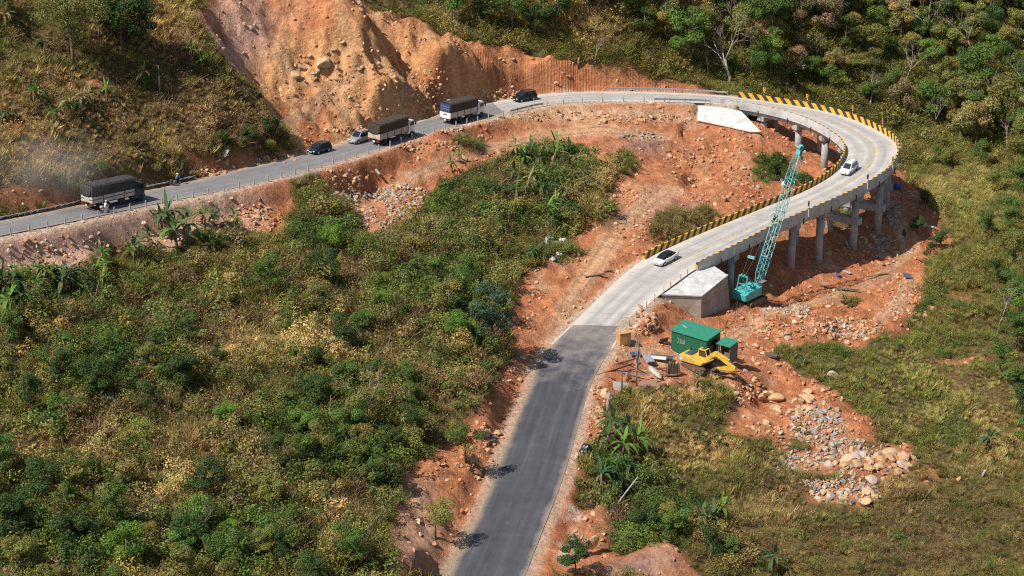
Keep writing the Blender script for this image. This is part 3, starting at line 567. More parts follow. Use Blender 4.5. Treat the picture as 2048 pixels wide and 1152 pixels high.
m_bark = mat('brown_bark', (.15, .115, .085), .9, var=.3, scale=4, dirt=(.08, .065, .05)); m_pale = mat('pale_bark', (.36, .31, .26), .85, var=.3, scale=3, dirt=(.2, .17, .14))
m_twig = mat('grey_twig', (.30, .235, .19), .9, var=.25, scale=3)
def rhombs(C, Nn, L, Wd, rg):
    """leaf-sized faces: centres, normals, lengths, widths"""
    n = len(C); r = rg.normal(size=(n, 3)); T = np.cross(Nn, r); T /= np.linalg.norm(T, axis=1)[:, None] + 1e-9; B = np.cross(Nn, T)
    L = L[:, None] / 2; Wd = Wd[:, None] / 2
    V = np.stack([C - T * L, C + B * Wd, C + T * L, C - B * Wd], 1).reshape(-1, 3); return V, np.arange(4 * n).reshape(n, 4)
def with_lv(me, lv):
    a = me.attributes.new('lv', 'FLOAT_COLOR', 'FACE'); a.data.foreach_set('color', np.concatenate([lv, np.ones((len(lv), 1))], 1).astype(np.float32).ravel()); return me
def cloud(clumps, per, size, rg, up=.5, flat=.8, huev=.12):
    Cs = []; Ns = []; lv = []
    for (c, r) in clumps:
        n = max(6, int(per * r * r)); d = rg.normal(size=(n, 3)); d /= np.linalg.norm(d, axis=1)[:, None]; rad = rg.uniform(.35, 1, n) ** .5
        p = np.asarray(c) + d * (rad * r)[:, None] * np.array([1, 1, flat]); Cs.append(p)
        nn = d * .8 + rg.normal(size=(n, 3)) * .55 + np.array([0, 0, up]); Ns.append(nn / np.linalg.norm(nn, axis=1)[:, None])
        b = rg.uniform(.8, 1.2); hue = rg.normal(0, huev); l = b * rg.uniform(.72, 1.3, n)
        lv.append(np.stack([l * (1 + hue), l, l * (1 - .3 * hue)], 1))
    Cs = np.vstack(Cs); Ns = np.vstack(Ns); lv = np.vstack(lv); n = len(Cs)
    V, Q = rhombs(Cs, Ns, rg.uniform(.7, 1.35, n) * size, rg.uniform(.45, .8, n) * size, rg); return V, Q, lv
def tree_proto(seed, H, Rc, flatness=.75, nclump=16, per=260, leaf=.26, trunk=.16, bare=.35, spread=1.0, bark=None):
    rg = np.random.default_rng(seed); cl = []; base = H * bare
    for k_ in range(nclump):
        a = rg.uniform(0, 6.283); rr = Rc * math.sqrt(rg.uniform(.02, 1)) * .8; z = base + (H - base) * (rg.uniform(.12, .92)); zc = (z - base) / (H - base); rr *= math.sqrt(max(.15, 1 - (2 * zc - .9) ** 2 * .75))
        cl.append(((rr * math.cos(a) * spread, rr * math.sin(a), z), Rc * rg.uniform(.24, .46)))
    V, Q, lv = cloud(cl, per, leaf, rg, flat=flatness); cm = with_lv(quadmesh('crown', V, Q, m_leaf), lv)
    t = MB(); top = Vector((rg.normal(0, .25), rg.normal(0, .25), base + (H - base) * .55)); mid_ = Vector((rg.normal(0, .2), rg.normal(0, .2), base * .6))
    t.tube([(0, 0, -.5), mid_, top], [trunk * 1.25, trunk, trunk * .45], 7)
    for c, r in cl[:7]:
        s_ = mid_.lerp(top, rg.uniform(.3, .95)); t.tube([s_, (s_ + Vector(c)) / 2 + Vector((0, 0, -.25)), c], [trunk * .5, trunk * .33, trunk * .12], 4)
    tm = meshdata('trunk', t.V, t.F, bark or m_bark, smooth=True); return tm, cm
def bare_proto(seed, H, spread=.5, depth=5, trunk=.17, bark=None, fork=.4):
    rg = np.random.default_rng(seed); t = MB(); tw = MB()
    def grow(p, d, L, r, k_):
        n = 3; pts = [p]; q = p.copy(); dd = d.copy()
        for _ in range(n):
            dd = (dd + Vector(rg.normal(0, .13, 3))).normalized(); q = q + dd * L / n; pts.append(q.copy())
        (t if k_ < 3 else tw).tube(pts, [r, r * .88, r * .76, r * .62], 6 if k_ < 2 else 3)
        if k_ >= depth: return
        for _ in range(2 if k_ == 0 and rg.random() < .5 else rg.integers(2, 4)):
            ax = Vector(rg.normal(size=3)); ax = ax - dd * ax.dot(dd); ax.normalize()
            nd = (dd + ax * rg.uniform(.4, 1.0) * spread * 1.5 + Vector((0, 0, .12))).normalized(); grow(pts[-1] if rg.random() < .7 else pts[-2], nd, L * rg.uniform(.55, .82), r * .6, k_ + 1)
    grow(Vector((0, 0, -.4)), Vector((rg.normal(0, .07), rg.normal(0, .07), 1)).normalized(), H * fork, trunk, 0)
    return meshdata('trunk', t.V, t.F, bark or m_pale, smooth=True), meshdata('twig_crown', tw.V, tw.F, m_twig, smooth=True)
def banana_proto(seed, nl=9, H=2.2):
    rg = np.random.default_rng(seed); st = MB(); lean = Vector((rg.normal(0, .12), rg.normal(0, .12), 1)); st.tube([(0, 0, -.3), lean * H * .5, lean * H], [.15, .12, .07], 8)
    stem = meshdata('stem', st.V, st.F, mat('banana_stem', (.17, .17, .07), .7, var=.3, scale=5, dirt=(.14, .09, .045)), smooth=True)
    def leaf(V, Q, LV, az, el, L, wid, droop, tone):
        p = lean * (H - .15); d = Vector((math.cos(az) * math.cos(el), math.sin(az) * math.cos(el), math.sin(el))); side = Vector((-math.sin(az), math.cos(az), 0)); o = len(V); n = 9
        for i in range(n + 1):
            f = i / n; w = wid * (.12 + .88 * math.sin(min(1, f * 1.12 + .06) * math.pi) ** .6) * (1 if f < .96 else .4); w *= rg.uniform(.8, 1.05); up_ = Vector((0, 0, 1)) * w * .35
            if i < 2: w *= .25
            V += [p - side * w + up_, p, p + side * w + up_]
            d = (d + Vector((0, 0, -droop * .14))).normalized(); p = p + d * L / n
        for i in range(n):
            for j in (0, 1):
                if rg.random() < .13: continue
                a = o + i * 3 + j; Q.append((a, a + 1, a + 4, a + 3)); v = tone * rg.uniform(.85, 1.15); LV.append((v, v, v))
    V, Q, LV = [], [], []
    for k_ in range(nl):
        young = k_ < 2; leaf(V, Q, LV, rg.uniform(0, 6.283), rg.uniform(.95, 1.4) if young else rg.uniform(.25, 1.0), rg.uniform(1.5, 2.4), rg.uniform(.15, .24), .5 if young else rg.uniform(.9, 1.9), rg.uniform(1.1, 1.5) if young else rg.uniform(.6, 1.15))
    lm = with_lv(quadmesh('leaf_crown', V, Q, m_leaf, True), np.array(LV)); V, Q, LV = [], [], []
    for k_ in range(4): leaf(V, Q, LV, rg.uniform(0, 6.283), rg.uniform(-.6, 0), rg.uniform(1.0, 1.7), .16, 2.6, rg.uniform(.7, 1.2))
    dm = with_lv(quadmesh('withered_leaf', V, Q, m_leaf, True), np.array(LV)); return stem, lm, dm
def shrub_proto(seed, r=1.0, h=.8, n=420, size=.15, ncl=7):
    rg = np.random.default_rng(seed); cl = [((rg.normal(0, .42) * r, rg.normal(0, .42) * r, h * rg.uniform(.25, .8)), r * rg.uniform(.3, .5)) for _ in range(ncl)]
    V, Q, lv = cloud(cl, n, size, rg, up=.6); return with_lv(quadmesh('shrub', V, Q, m_leaf), lv)
def tuft_proto(kind, seed):
    rg = np.random.default_rng(seed)
    if kind == 'grass':
        n = 46; a = rg.uniform(0, 6.283, n); r0 = rg.uniform(0, .38, n); base = np.stack([r0 * np.cos(a), r0 * np.sin(a), np.full(n, -.05)], 1); a2 = a + rg.normal(0, .6, n); ln = rg.uniform(.45, 1.15, n); lean = rg.uniform(.1, .75, n)
        tip = base + np.stack([np.cos(a2) * lean * ln, np.sin(a2) * lean * ln, ln * np.sqrt(1 - lean ** 2 * .6)], 1); s_ = np.stack([-np.sin(a2), np.cos(a2), np.zeros(n)], 1) * rg.uniform(.018, .05, n)[:, None]; mid_ = base * .45 + tip * .55 + np.array([0, 0, .08])
        V = np.stack([base - s_, base + s_, mid_ + s_ * .8, tip], 1).reshape(-1, 3); Q = np.arange(4 * n).reshape(n, 4); l = rg.uniform(.65, 1.4, n); lv = np.stack([l, l, l], 1)
    elif kind == 'leafy':
        cl = [((rg.normal(0, .3), rg.normal(0, .3), rg.uniform(.1, .55)), rg.uniform(.25, .5)) for _ in range(4)]; V, Q, lv = cloud(cl, 150, .15, rg, up=.6)
    else:
        n = 64; V = []; lv = []
        for i in range(n):
            a = rg.uniform(0, 6.283); L = rg.uniform(.5, 1.3); d = np.array([math.cos(a) * rg.uniform(.3, 1), math.sin(a) * rg.uniform(.3, 1), rg.uniform(.2, 1.1)]); p = rg.normal(0, .22, 3) * np.array([1, 1, 0]); s_ = np.cross(d, rg.normal(size=3)); s_ = s_ / np.linalg.norm(s_) * .018
            V += [p - s_, p + s_, p + d * L + s_ * .4 + np.array([0, 0, -.1 * L]), p + d * L - s_ * .4 + np.array([0, 0, -.1 * L])]; l = rg.uniform(.6, 1.3); lv.append((l, l, l))
        C = rg.normal(0, .32, (70, 3)) * np.array([1, 1, .5]) + np.array([0, 0, .45]); Nn = rg.normal(size=(70, 3)) + np.array([0, 0, .5]); Nn /= np.linalg.norm(Nn, axis=1)[:, None]
        V2, Q2 = rhombs(C, Nn, rg.uniform(.08, .17, 70), rg.uniform(.05, .1, 70), rg); Q = np.vstack([np.arange(4 * n).reshape(n, 4), Q2 + 4 * n]); V = np.vstack([np.array(V), V2]); l2 = rg.uniform(.7, 1.3, 70); lv = np.vstack([np.array(lv), np.stack([l2, l2, l2 * .9], 1)])
    return with_lv(quadmesh(kind, V, Q, m_tuft), lv)
def scatter(name, protos, P, scale, tint, seed=1, tilt=.12, flatz=None):
    """one mass nobody could count: points that carry instances of a few tufts"""
    n = len(P); rg = np.random.default_rng(seed); me = bpy.data.meshes.new(name); me.vertices.add(n); me.vertices.foreach_set('co', np.asarray(P, np.float32).ravel())
    def at(nm, ty, arr, key):
        a = me.attributes.new(nm, ty, 'POINT'); a.data.foreach_set(key, np.asarray(arr).ravel())
    at('rot', 'FLOAT_VECTOR', np.stack([rg.normal(0, tilt, n), rg.normal(0, tilt, n), rg.uniform(0, 6.283, n)], 1).astype(np.float32), 'vector')
    sc = np.asarray(scale, np.float32); sz = sc * rg.uniform(.75, 1.3, n) if flatz is None else sc * flatz * rg.uniform(.8, 1.2, n)
    at('scl', 'FLOAT_VECTOR', np.stack([sc * rg.uniform(.85, 1.15, n), sc * rg.uniform(.85, 1.15, n), sz], 1).astype(np.float32), 'vector')
    at('idx', 'INT', rg.integers(0, len(protos), n).astype(np.int32), 'value'); at('tint', 'FLOAT_COLOR', np.concatenate([tint, np.ones((n, 1))], 1).astype(np.float32), 'color')
    cc = bpy.data.collections.new(name + ' pieces')
    for i, pm in enumerate(protos): cc.objects.link(bpy.data.objects.new('%s_piece_%02d' % (name, i), pm))
    g = bpy.data.node_groups.new(name, 'GeometryNodeTree'); g.interface.new_socket('Geometry', in_out='INPUT', socket_type='NodeSocketGeometry'); g.interface.new_socket('Geometry', in_out='OUTPUT', socket_type='NodeSocketGeometry')
    gi = g.nodes.new('NodeGroupInput'); go = g.nodes.new('NodeGroupOutput'); ip = g.nodes.new('GeometryNodeInstanceOnPoints'); ci = g.nodes.new('GeometryNodeCollectionInfo'); ci.inputs[0].default_value = cc; ci.inputs[1].default_value = True; ci.inputs[2].default_value = True
    def na(nm, ty):
        n_ = g.nodes.new('GeometryNodeInputNamedAttribute'); n_.data_type = ty; n_.inputs[0].default_value = nm; return n_.outputs[0]
    g.links.new(gi.outputs[0], ip.inputs['Points']); g.links.new(ci.outputs[0], ip.inputs['Instance']); ip.inputs['Pick Instance'].default_value = True
    g.links.new(na('idx', 'INT'), ip.inputs['Instance Index']); g.links.new(na('scl', 'FLOAT_VECTOR'), ip.inputs['Scale'])
    er = g.nodes.new('FunctionNodeEulerToRotation'); g.links.new(na('rot', 'FLOAT_VECTOR'), er.inputs[0]); g.links.new(er.outputs[0], ip.inputs['Rotation']); g.links.new(ip.outputs[0], go.inputs[0])
    o = link(bpy.data.objects.new(name, me)); mo = o.modifiers.new('scatter', 'NODES'); mo.node_group = g; return tag(o, kind='stuff')

# ------------------------------------------------------------------ where plants grow: density and colour fields (photo pixels carried to the ground)
DRY = [(620,700,150,75,1),(480,700,90,50,.9),(960,690,70,40,.9),(560,640,60,30,.9),(760,720,120,60,.75),(900,760,90,60,1),(1350,790,90,45,1),(1400,900,80,40,1),(1300,830,60,40,.9),(1850,770,170,50,.8),(1800,720,80,30,.5),(1930,400,160,100,.65),(1900,830,120,50,.9),(100,230,240,130,1),(380,230,140,90,.9),(330,60,110,90,1),(480,400,60,40,.4),(1090,20,160,40,.9),(1400,20,130,50,.9),(1180,60,80,30,.7),(900,40,60,40,.5),(1540,50,40,40,.8),(1190,390,40,40,1),(1150,310,60,40,.5),(650,540,90,40,.3),(370,1000,110,60,.8),(680,1060,60,70,.75),(560,960,80,60,.6),(420,890,120,50,.8),(150,900,120,60,.5),(1560,1010,90,60,.9),(1700,980,150,40,.7),(1950,900,110,60,.7),(1850,560,60,40,.4),(1700,350,10,10,0)]
BRN = [(450,250,130,100,1),(250,250,120,70,.7),(150,300,160,90,.8),(880,800,100,70,.8),(330,690,80,50,.7),(640,560,100,50,.4),(1600,1090,200,60,.9),(1850,1060,220,110,1),(1600,1000,160,70,.8),(1500,1100,120,60,.8),(330,180,160,90,.5),(180,230,260,120,.65),(520,900,160,90,.45),(250,960,150,70,.4),(1750,870,60,40,.8),(1400,480,150,50,.8),(150,690,140,60,.5),(450,860,120,40,.4),(900,600,30,30,.2),(1330,480,60,30,.9)]
GRN = [(650,480,90,40,1),(100,580,170,60,.8),(640,880,150,80,.8),(230,720,110,80,1),(900,580,90,90,.8),(100,1080,220,90,.8),(480,1090,140,70,.8),(1300,1050,130,90,.8),(1240,950,70,60,.8),(1940,700,110,30,.5),(1830,610,80,30,.9),(1680,700,90,30,.7),(1550,420,60,60,1),(910,400,90,60,.9),(780,440,60,40,.4),(1650,420,70,60,.9),(1890,870,70,30,.8),(1980,1050,100,60,.3),(560,390,40,30,.9),(1560,350,70,40,1),(1110,350,90,90,.6),(1700,880,60,30,.6),(800,1000,60,50,.3)]
def field(L, x, y):
    v = np.zeros(np.shape(x))
    for a, b, rx_, ry_, s_ in L: v = np.maximum(v, s_ * np.exp(-(((x - a) / rx_) ** 2 + ((y - b) / ry_) ** 2)))
    return v
PAL = dict(dark=(.06,.10,.024), green=(.125,.182,.036), olive=(.235,.215,.055), straw=(.56,.41,.16), brown=(.27,.165,.09))
def tint_at(x, y, px, py, seed, rg):
    nn = fbm(x, y, 8, 4, 200 + seed); n2_ = fbm(x, y, 3, 3, 300 + seed)
    d = np.clip(field(DRY, px, py) + .22 + nn * .55, 0, 1); b = np.clip(field(BRN, px, py) * .8 + n2_ * .45 + .05, 0, 1); g = np.clip(field(GRN, px, py) + nn * .6 + n2_ * .45 + .06, 0, 1)
    c = lerp3(PAL['olive'], np.broadcast_to(PAL['straw'], x.shape + (3,)), sstep(.45, 1, d)) if False else np.asarray(PAL['olive']) * (1 - sstep(.4, 1, d))[..., None] + np.asarray(PAL['straw']) * sstep(.4, 1, d)[..., None]
    bb = (b * .75)[..., None]; c = c * (1 - bb) + np.asarray(PAL['brown']) * bb
    gg = (sstep(.25, .8, g) * .85)[..., None]; gc = np.where((rg.random(x.shape) < .35)[..., None], PAL['dark'], PAL['green']); c = c * (1 - gg) + gc * gg
    yl = field([(1860,760,190,110,.7),(1940,430,130,130,.55),(1760,690,120,40,.6),(640,700,160,70,.25)], px, py)[..., None]; c = c * (1 - yl) + np.array((.31, .325, .08)) * yl
    return c * rg.uniform(.65, 1.4, x.shape)[..., None] * (1 + rg.normal(0, .07, x.shape + (3,))), d, b, g
gxx, gyy = np.meshgrid(np.arange(X0 + 2, X1 - 2, .62), np.arange(Y0 + 2, 470, .62)); gxx = (gxx + rng.uniform(-.35, .35, gxx.shape)).ravel(); gyy = (gyy + rng.uniform(-.35, .35, gyy.shape)).ravel()
gz = ground(gxx, gyy); ppx, ppy = proj(gxx, gyy, gz); ok = (ppx > -120) & (ppx < 2170) & (ppy > -60) & (ppy < 1290)
e_ = bil(earth, X0, Y0, GS, gxx, gyy); r_ = bil(e - .0, X0, Y0, GS, gxx, gyy); ok &= (rng.random(len(gxx)) > e_ * 1.15 - .08) & (r_ > 1.2 + rng.uniform(0, 1, len(gxx))); ok &= ~((e_ > .5) & (rng.random(len(gxx)) < .93))
dk = np.zeros(len(gxx), bool)
for i in range(I_BR0 - 2, I_BR1 + 2, 2): dk |= (gxx - RC[i, 0]) ** 2 + (gyy - RC[i, 1]) ** 2 < (RW[i] / 2 + .8) ** 2
ok &= ~dk
gxx, gyy, gz, ppx, ppy = gxx[ok], gyy[ok], gz[ok], ppx[ok], ppy[ok]
tint, dd_, bb_, gg_ = tint_at(gxx, gyy, ppx, ppy, 0, rng)
pick = rng.random(len(gxx)); gra = (dd_ > .5) & (gg_ < .5) & ~((bb_ > .55) & (ppx > 1250)) & ~((ppx > 1780) & (ppy > 250) & (ppy < 600) & (rng.random(len(gxx)) < .7)); kind = np.where(gra, np.where(pick < .5, 0, np.where(pick < .78, 1, 2)), np.where(gg_ > .45, np.where(pick < .85, 1, 2), np.where(pick < .16, 0, np.where(pick < .62, 1, 2))))
farf = np.clip((gyy - 330) / 120, 0, 1); bs = rng.uniform(.65, 1.25, len(gxx)) * (1 + .35 * farf); mound = np.clip(fbm(gxx, gyy, 5, 3, 411) * 2.2, -.6, 1); bs *= 1 + .55 * mound; frst = (ppx > 830) & (ppy < 330) & (gyy > 335); bs = np.where(frst & (kind > 0), bs * 1.45, bs)
smallg = ((ppx > 1200) & (ppy > 640)); bs = np.where(smallg, bs * np.where(kind > 0, .72, .8), bs)
P3 = np.stack([gxx, gyy, gz], 1)
for k_, nm, pro in ((0, 'dry_grass', 'grass'), (1, 'scrub', 'leafy'), (2, 'brushwood', 'twig')):
    m = kind == k_; scatter(nm, [tuft_proto(pro, 10 * k_ + j) for j in range(6)], P3[m], bs[m] * (1.0 if k_ else 1.0), tint[m], seed=k_ + 5)
#PART3
# ------------------------------------------------------------------ labels that single out one thing
LM = [(120,60,'beside the big tree on the hillside'),(430,190,'left of the orange cut slope'),(340,300,'above the blue-shirted rider'),(70,330,'in the dust beside the road'),(230,250,'over the dark blue lorry'),(620,140,'on the yellow face of the cut slope'),(820,70,'on the crest of the cut slope'),(800,200,'on the cut slope over the lorries'),(600,290,'at the cut foot by the navy car'),(1000,40,'on the ridge above the red cut'),(1130,150,'on the clawed red cut'),(1210,60,'in the forest above the red cut'),(1340,110,'behind the steel guardrail at the bend'),(1470,120,'near the forked pale tree'),(1590,120,'behind the striped parapet'),(1750,150,'beyond the viaduct bend'),(1880,60,'high in the forest'),(2000,40,'in the highest forest corner'),(1960,220,'in the valley forest'),(1930,400,'on the grassy far slope'),(1660,40,'above the viaduct'),(1400,20,'on the dry hilltop'),
(200,490,'along the pinkish bank under the road'),(60,580,'at the foot of the pinkish bank'),(350,450,'below the dark blue lorry'),(560,380,'on the road edge below the navy car'),(760,410,'by the grey rubble heap'),(850,340,'under the middle lorry'),(1100,330,'in the banana grove inside the loop'),(1070,490,'beside the white sacks'),(1130,240,'below the road inside the loop'),(1290,280,'on the red ground inside the loop'),(1420,340,'around the dug pit inside the loop'),(1570,320,'by the far viaduct columns'),(1370,440,'along the inner striped parapet'),
(930,600,'by the blue-green tree'),(1100,620,'on the bank by the concrete road'),(620,700,'in the wide dry grass'),(650,490,'under the rubble heap'),(230,740,'around the dark thicket tree'),(430,600,'below the banana row'),(640,880,'in the vine-covered thicket'),(860,790,'in the brown scrub over the road'),(970,870,'at the bank foot beside the asphalt'),(850,960,'over the cut bank of the lower road'),(740,1090,'on the lip of the bank above the asphalt'),(330,1010,'around the crooked bare tree'),(90,1060,'in the lowest thicket corner'),(520,1080,'beyond the crooked bare tree'),(120,880,'in the thicket under the dark tree'),
(1190,820,'on the verge beside the asphalt'),(1190,900,'by the black tarpaulin bundle'),(1240,980,'by the banana clump on the verge'),(1180,1080,'around the upright stone slab'),(1330,820,'in the dry grass below the scrap heap'),(1370,1060,'in the bushes below the verge bananas'),(1500,810,'below the yellow excavator'),(1580,800,'in the tan rock pile below the excavator'),(1630,860,'on the grey rubble below the excavator'),(1720,920,'in the long boulder field'),(1680,990,'in the lower part of the boulder field'),(1850,760,'in the meadow below the viaduct'),(1920,960,'in the brown scrub right of the boulders'),(1700,1090,'in the brown scrub under the boulders'),(1650,660,'on the spoil heap beside the crane'),(1840,580,'by the red ground edge'),(1740,490,'among the viaduct columns'),(2010,650,'by the slim meadow tree'),(1300,640,'on the spoil beside the shed'),(1520,900,'in the grass beside the boulders')]
LAB = []
ORD = ['first', 'second', 'third', 'fourth', 'fifth', 'sixth', 'seventh', 'eighth', 'ninth', 'tenth', 'eleventh', 'twelfth', 'thirteenth', 'fourteenth', 'fifteenth', 'sixteenth', 'seventeenth', 'eighteenth', 'nineteenth', 'twentieth']
def label_later(o, desc, cat, group, px, py):
    tag(o, None, cat, group); LAB.append((o, desc, px, py))
def finish_labels():
    G = {}; CNT = {}
    for q in LAB: CNT[q[1]] = CNT.get(q[1], 0) + 1
    for o, d_, px, py in LAB:
        lm = min(LM, key=lambda q: (q[0] - px) ** 2 + ((q[1] - py) * 1.6) ** 2)[2]; G.setdefault((d_, lm), []).append((px, py, o))
    for (d_, lm), L in G.items():
        L.sort(key=lambda q: q[0])
        for i, (px, py, o) in enumerate(L):
            if len(L) == 1: o['label'] = d_ if CNT[d_] == 1 and len(d_.split()) > 5 else d_ + ' ' + lm
            elif i == len(L) - 1: o['label'] = d_ + ' ' + lm + ', rightmost'
            elif i == 0: o['label'] = d_ + ' ' + lm + ', leftmost'
            else: o['label'] = d_ + ' ' + lm + ', ' + ORD[min(i, 19)] + ' from left'
            if len(o['label'].split()) > 16: print('LONG', o['label'])
# ------------------------------------------------------------------ single trees
TONE = {'dark green': (.066, .11, .03), 'mid green': (.12, .185, .04), 'bright green': (.15, .26, .042), 'olive green': (.225, .225, .06), 'yellowing': (.33, .27, .09), 'brown withered': (.27, .20, .105), 'blue green': (.07, .125, .065)}
def jit(c, a=.14):
    k_ = random.uniform(1 - a, 1 + a); return tuple(max(.005, v * k_ * random.uniform(.96, 1.04)) for v in c) + (1,)
TREES = [tree_proto(11, 8, 3.0), tree_proto(12, 8.5, 2.7, nclump=18, bare=.3), tree_proto(13, 7, 3.3, flatness=.65, nclump=15, bare=.32), tree_proto(14, 9, 2.4, nclump=16, bare=.25, spread=.9), tree_proto(15, 7.5, 2.9, nclump=11, per=200, bare=.38), tree_proto(16, 6.5, 2.6, nclump=14, bare=.22), tree_proto(17, 8, 3.4, nclump=20, bare=.28, spread=1.15)]
BIGT = tree_proto(21, 12.5, 6.0, flatness=.5, nclump=26, per=85, bare=.42, trunk=.30, leaf=.25)
BARE = [bare_proto(31, 9, .55, 5), bare_proto(32, 10, .42, 5, fork=.45), bare_proto(33, 8, .7, 5), bare_proto(34, 7, .6, 4)]
BIGB = bare_proto(37, 13, .55, 6, trunk=.30, fork=.42)
SIZES = lambda s: 'large' if s > 1.12 else ('small' if s < .85 else '')
def put_tree(px, py, proto, sc, tone, form='bushy', cat='tree', group='trees', desc=None, twig=False, at=None, zs=1.0):
    p = at or gpx(px, py); r = empty(('bare_tree' if twig else 'tree'), p, random.uniform(0, 6.28)); r.scale = (sc, sc, sc * zs)
    t = link(bpy.data.objects.new('trunk', proto[0]), r); c = link(bpy.data.objects.new('twig_crown' if twig else 'crown', proto[1]), r)
    if not twig: c.color = jit(TONE[tone])
    qx, qy = proj(p.x, p.y, p.z + 4 * sc)
    d_ = desc or ' '.join(x for x in (SIZES(sc), tone, form, 'tree') if x); label_later(r, d_, cat, group, qx, qy); return r
put_tree(147, 142, BIGT, 1.0, 'olive green', desc='big spreading umbrella-shaped tree with stout trunk')
put_tree(245, 108, TREES[6], 1.35, 'dark green', desc='dense dark round-crowned tree right of the umbrella-shaped tree'); put_tree(282, 92, TREES[5], 1.1, 'dark green', desc='dark tree with a low crown at the right end of the hillside group'); put_tree(200, 80, TREES[2], 1.1, 'dark green', desc='dense dark low tree behind the umbrella-shaped tree'); put_tree(95, 18, TREES[0], .8, 'dark green'); put_tree(15, 40, TREES[5], .6, 'dark green')
put_tree(985, 712, TREES[1], 1.2, 'blue green', desc='dense blue-green tree leaning over the lower road bank'); put_tree(900, 645, TREES[0], .85, 'olive green', desc='yellow-green bushy tree left of the blue-green tree'); put_tree(925, 655, TREES[5], .8, 'dark green'); put_tree(872, 600, TREES[3], .7, 'mid green')
for x, y, k_, s_, t_ in [(190,800,2,.75,'dark green'),(240,790,0,.7,'dark green'),(130,770,5,.75,'dark green'),(660,506,6,.6,'bright green'),(700,880,6,.65,'mid green'),(610,930,2,.55,'mid green'),(820,830,0,.6,'mid green'),(932,925,4,.8,'mid green'),(872,1078,4,.72,'olive green'),(915,880,3,.6,'olive green'),(590,740,5,.5,'bright green'),(760,770,4,.6,'mid green'),(680,775,5,.5,'dark green'),(60,830,0,.7,'dark green'),(40,1090,1,.8,'dark green'),(150,1110,6,.75,'dark green'),(240,1080,3,.8,'mid green'),(90,1000,2,.7,'dark green'),(260,1150,0,.8,'bright green'),(450,1150,6,.7,'mid green'),(380,1120,2,.75,'dark green'),(560,1120,5,.6,'dark green'),(690,1120,0,.6,'mid green'),(560,950,3,.6,'dark green'),(10,960,1,.7,'mid green'),(1150,1150,2,.62,'dark green'),(1290,1080,6,.6,'dark green'),(1350,1085,2,.6,'mid green'),(1420,1115,5,.6,'dark green'),(1330,1060,5,.55,'olive green'),(1460,1130,5,.55,'mid green'),(1550,362,5,.55,'dark green'),(1608,392,2,.55,'dark green'),(1640,450,2,.5,'dark green'),(1690,455,5,.45,'mid green'),(1850,420,5,.55,'dark green'),(1880,500,2,.5,'dark green'),(2030,700,1,.75,'mid green'),(2045,640,0,.8,'bright green'),(2035,790,2,.7,'mid green'),(2045,560,4,.8,'olive green'),(1990,560,5,.55,'dark green'),(2020,470,1,.8,'mid green'),(540,280,6,.55,'dark green'),(500,300,2,.55,'dark green'),(450,310,5,.6,'dark green'),(545,320,5,.5,'olive green'),(1790,265,4,.5,'olive green')]:
    put_tree(x, y, TREES[k_], s_, t_)
for x, y, k_, s_, t_ in [(2030,610,6,.8,'mid green'),(2048,700,0,.85,'dark green'),(2040,840,5,.8,'dark green'),(2000,740,2,.6,'mid green'),(2050,910,1,.7,'mid green'),(2020,520,6,.8,'olive green'),(1975,470,5,.7,'mid green'),(1900,345,2,.7,'olive green'),(1960,340,0,.8,'mid green'),(2040,390,6,.9,'mid green'),(1995,395,4,.8,'olive green'),(1870,330,5,.6,'mid green'),(1835,470,2,.45,'dark green'),(1860,520,5,.5,'dark green')]: put_tree(x, y, TREES[k_], s_, t_)
# young trees standing over the thicket
tp = []; tries = 0
while len(tp) < 62 and tries < 5000:
    tries += 1; x = random.uniform(-20, 1000); y = random.uniform(560, 1210)
    p = gpx(x, y)
    if not inpoly(np.array(x), np.array(y), [(-60,680),(230,640),(560,560),(700,530),(870,520),(960,560),(970,680),(900,800),(760,930),(720,1210),(-60,1210)]): continue
    g = float(field(GRN, x, y)) + .7 * float(fbm(np.array(p.x), np.array(p.y), 7, 3, 203)) - .5 * float(field(DRY, x, y))
    if random.random() > .3 + g or any((p.x - q[0].x) ** 2 + (p.y - q[0].y) ** 2 < 4.2 ** 2 for q in tp): continue
    tp.append((p, x, y))
for p, x, y in tp:
    u = random.random(); k_ = random.choice((0, 1, 2, 4, 5, 6)); put_tree(x, y, TREES[k_], random.uniform(.42, .8), 'dark green' if u < .3 else 'mid green' if u < .62 else 'olive green' if u < .88 else 'bright green', form=('bushy', 'tall', 'broad', 'slender', 'open', 'round', 'spreading')[k_], at=p)
# the forest beyond the loop, tree by tree
FOR = [(840,-60),(2120,-60),(2120,330),(1990,330),(1900,290),(1845,265),(1800,235),(1760,218),(1690,195),(1560,172),(1455,165),(1385,150),(1290,132),(1200,110),(1060,82),(960,64),(890,40)]
CLEAR = [(1090,20,150,38),(1230,60,60,28),(1390,25,120,35),(1540,60,55,35),(930,8,50,25),(1640,110,40,14)]
pts = []
tries = 0
while len(pts) < 225 and tries < 12000:
    tries += 1; x = random.uniform(840, 2110); y = random.uniform(-55, 330)
    if not inpoly(np.array(x), np.array(y), FOR): continue
    if field([(a, b_, c_, d_, 1) for a, b_, c_, d_ in CLEAR], x, y) > random.uniform(.2, .8): continue
    p = gpx(x, y)
    if any((p.x - q[0].x) ** 2 + (p.y - q[0].y) ** 2 < random.uniform(3.3, 4.8) ** 2 for q in pts): continue
    if bil(earth, X0, Y0, GS, p.x, p.y) > .35: continue
    if min((RC[::4, 0] - p.x) ** 2 + (RC[::4, 1] - p.y) ** 2) < 11 ** 2: continue
    pts.append((p, x, y))
nb = 0
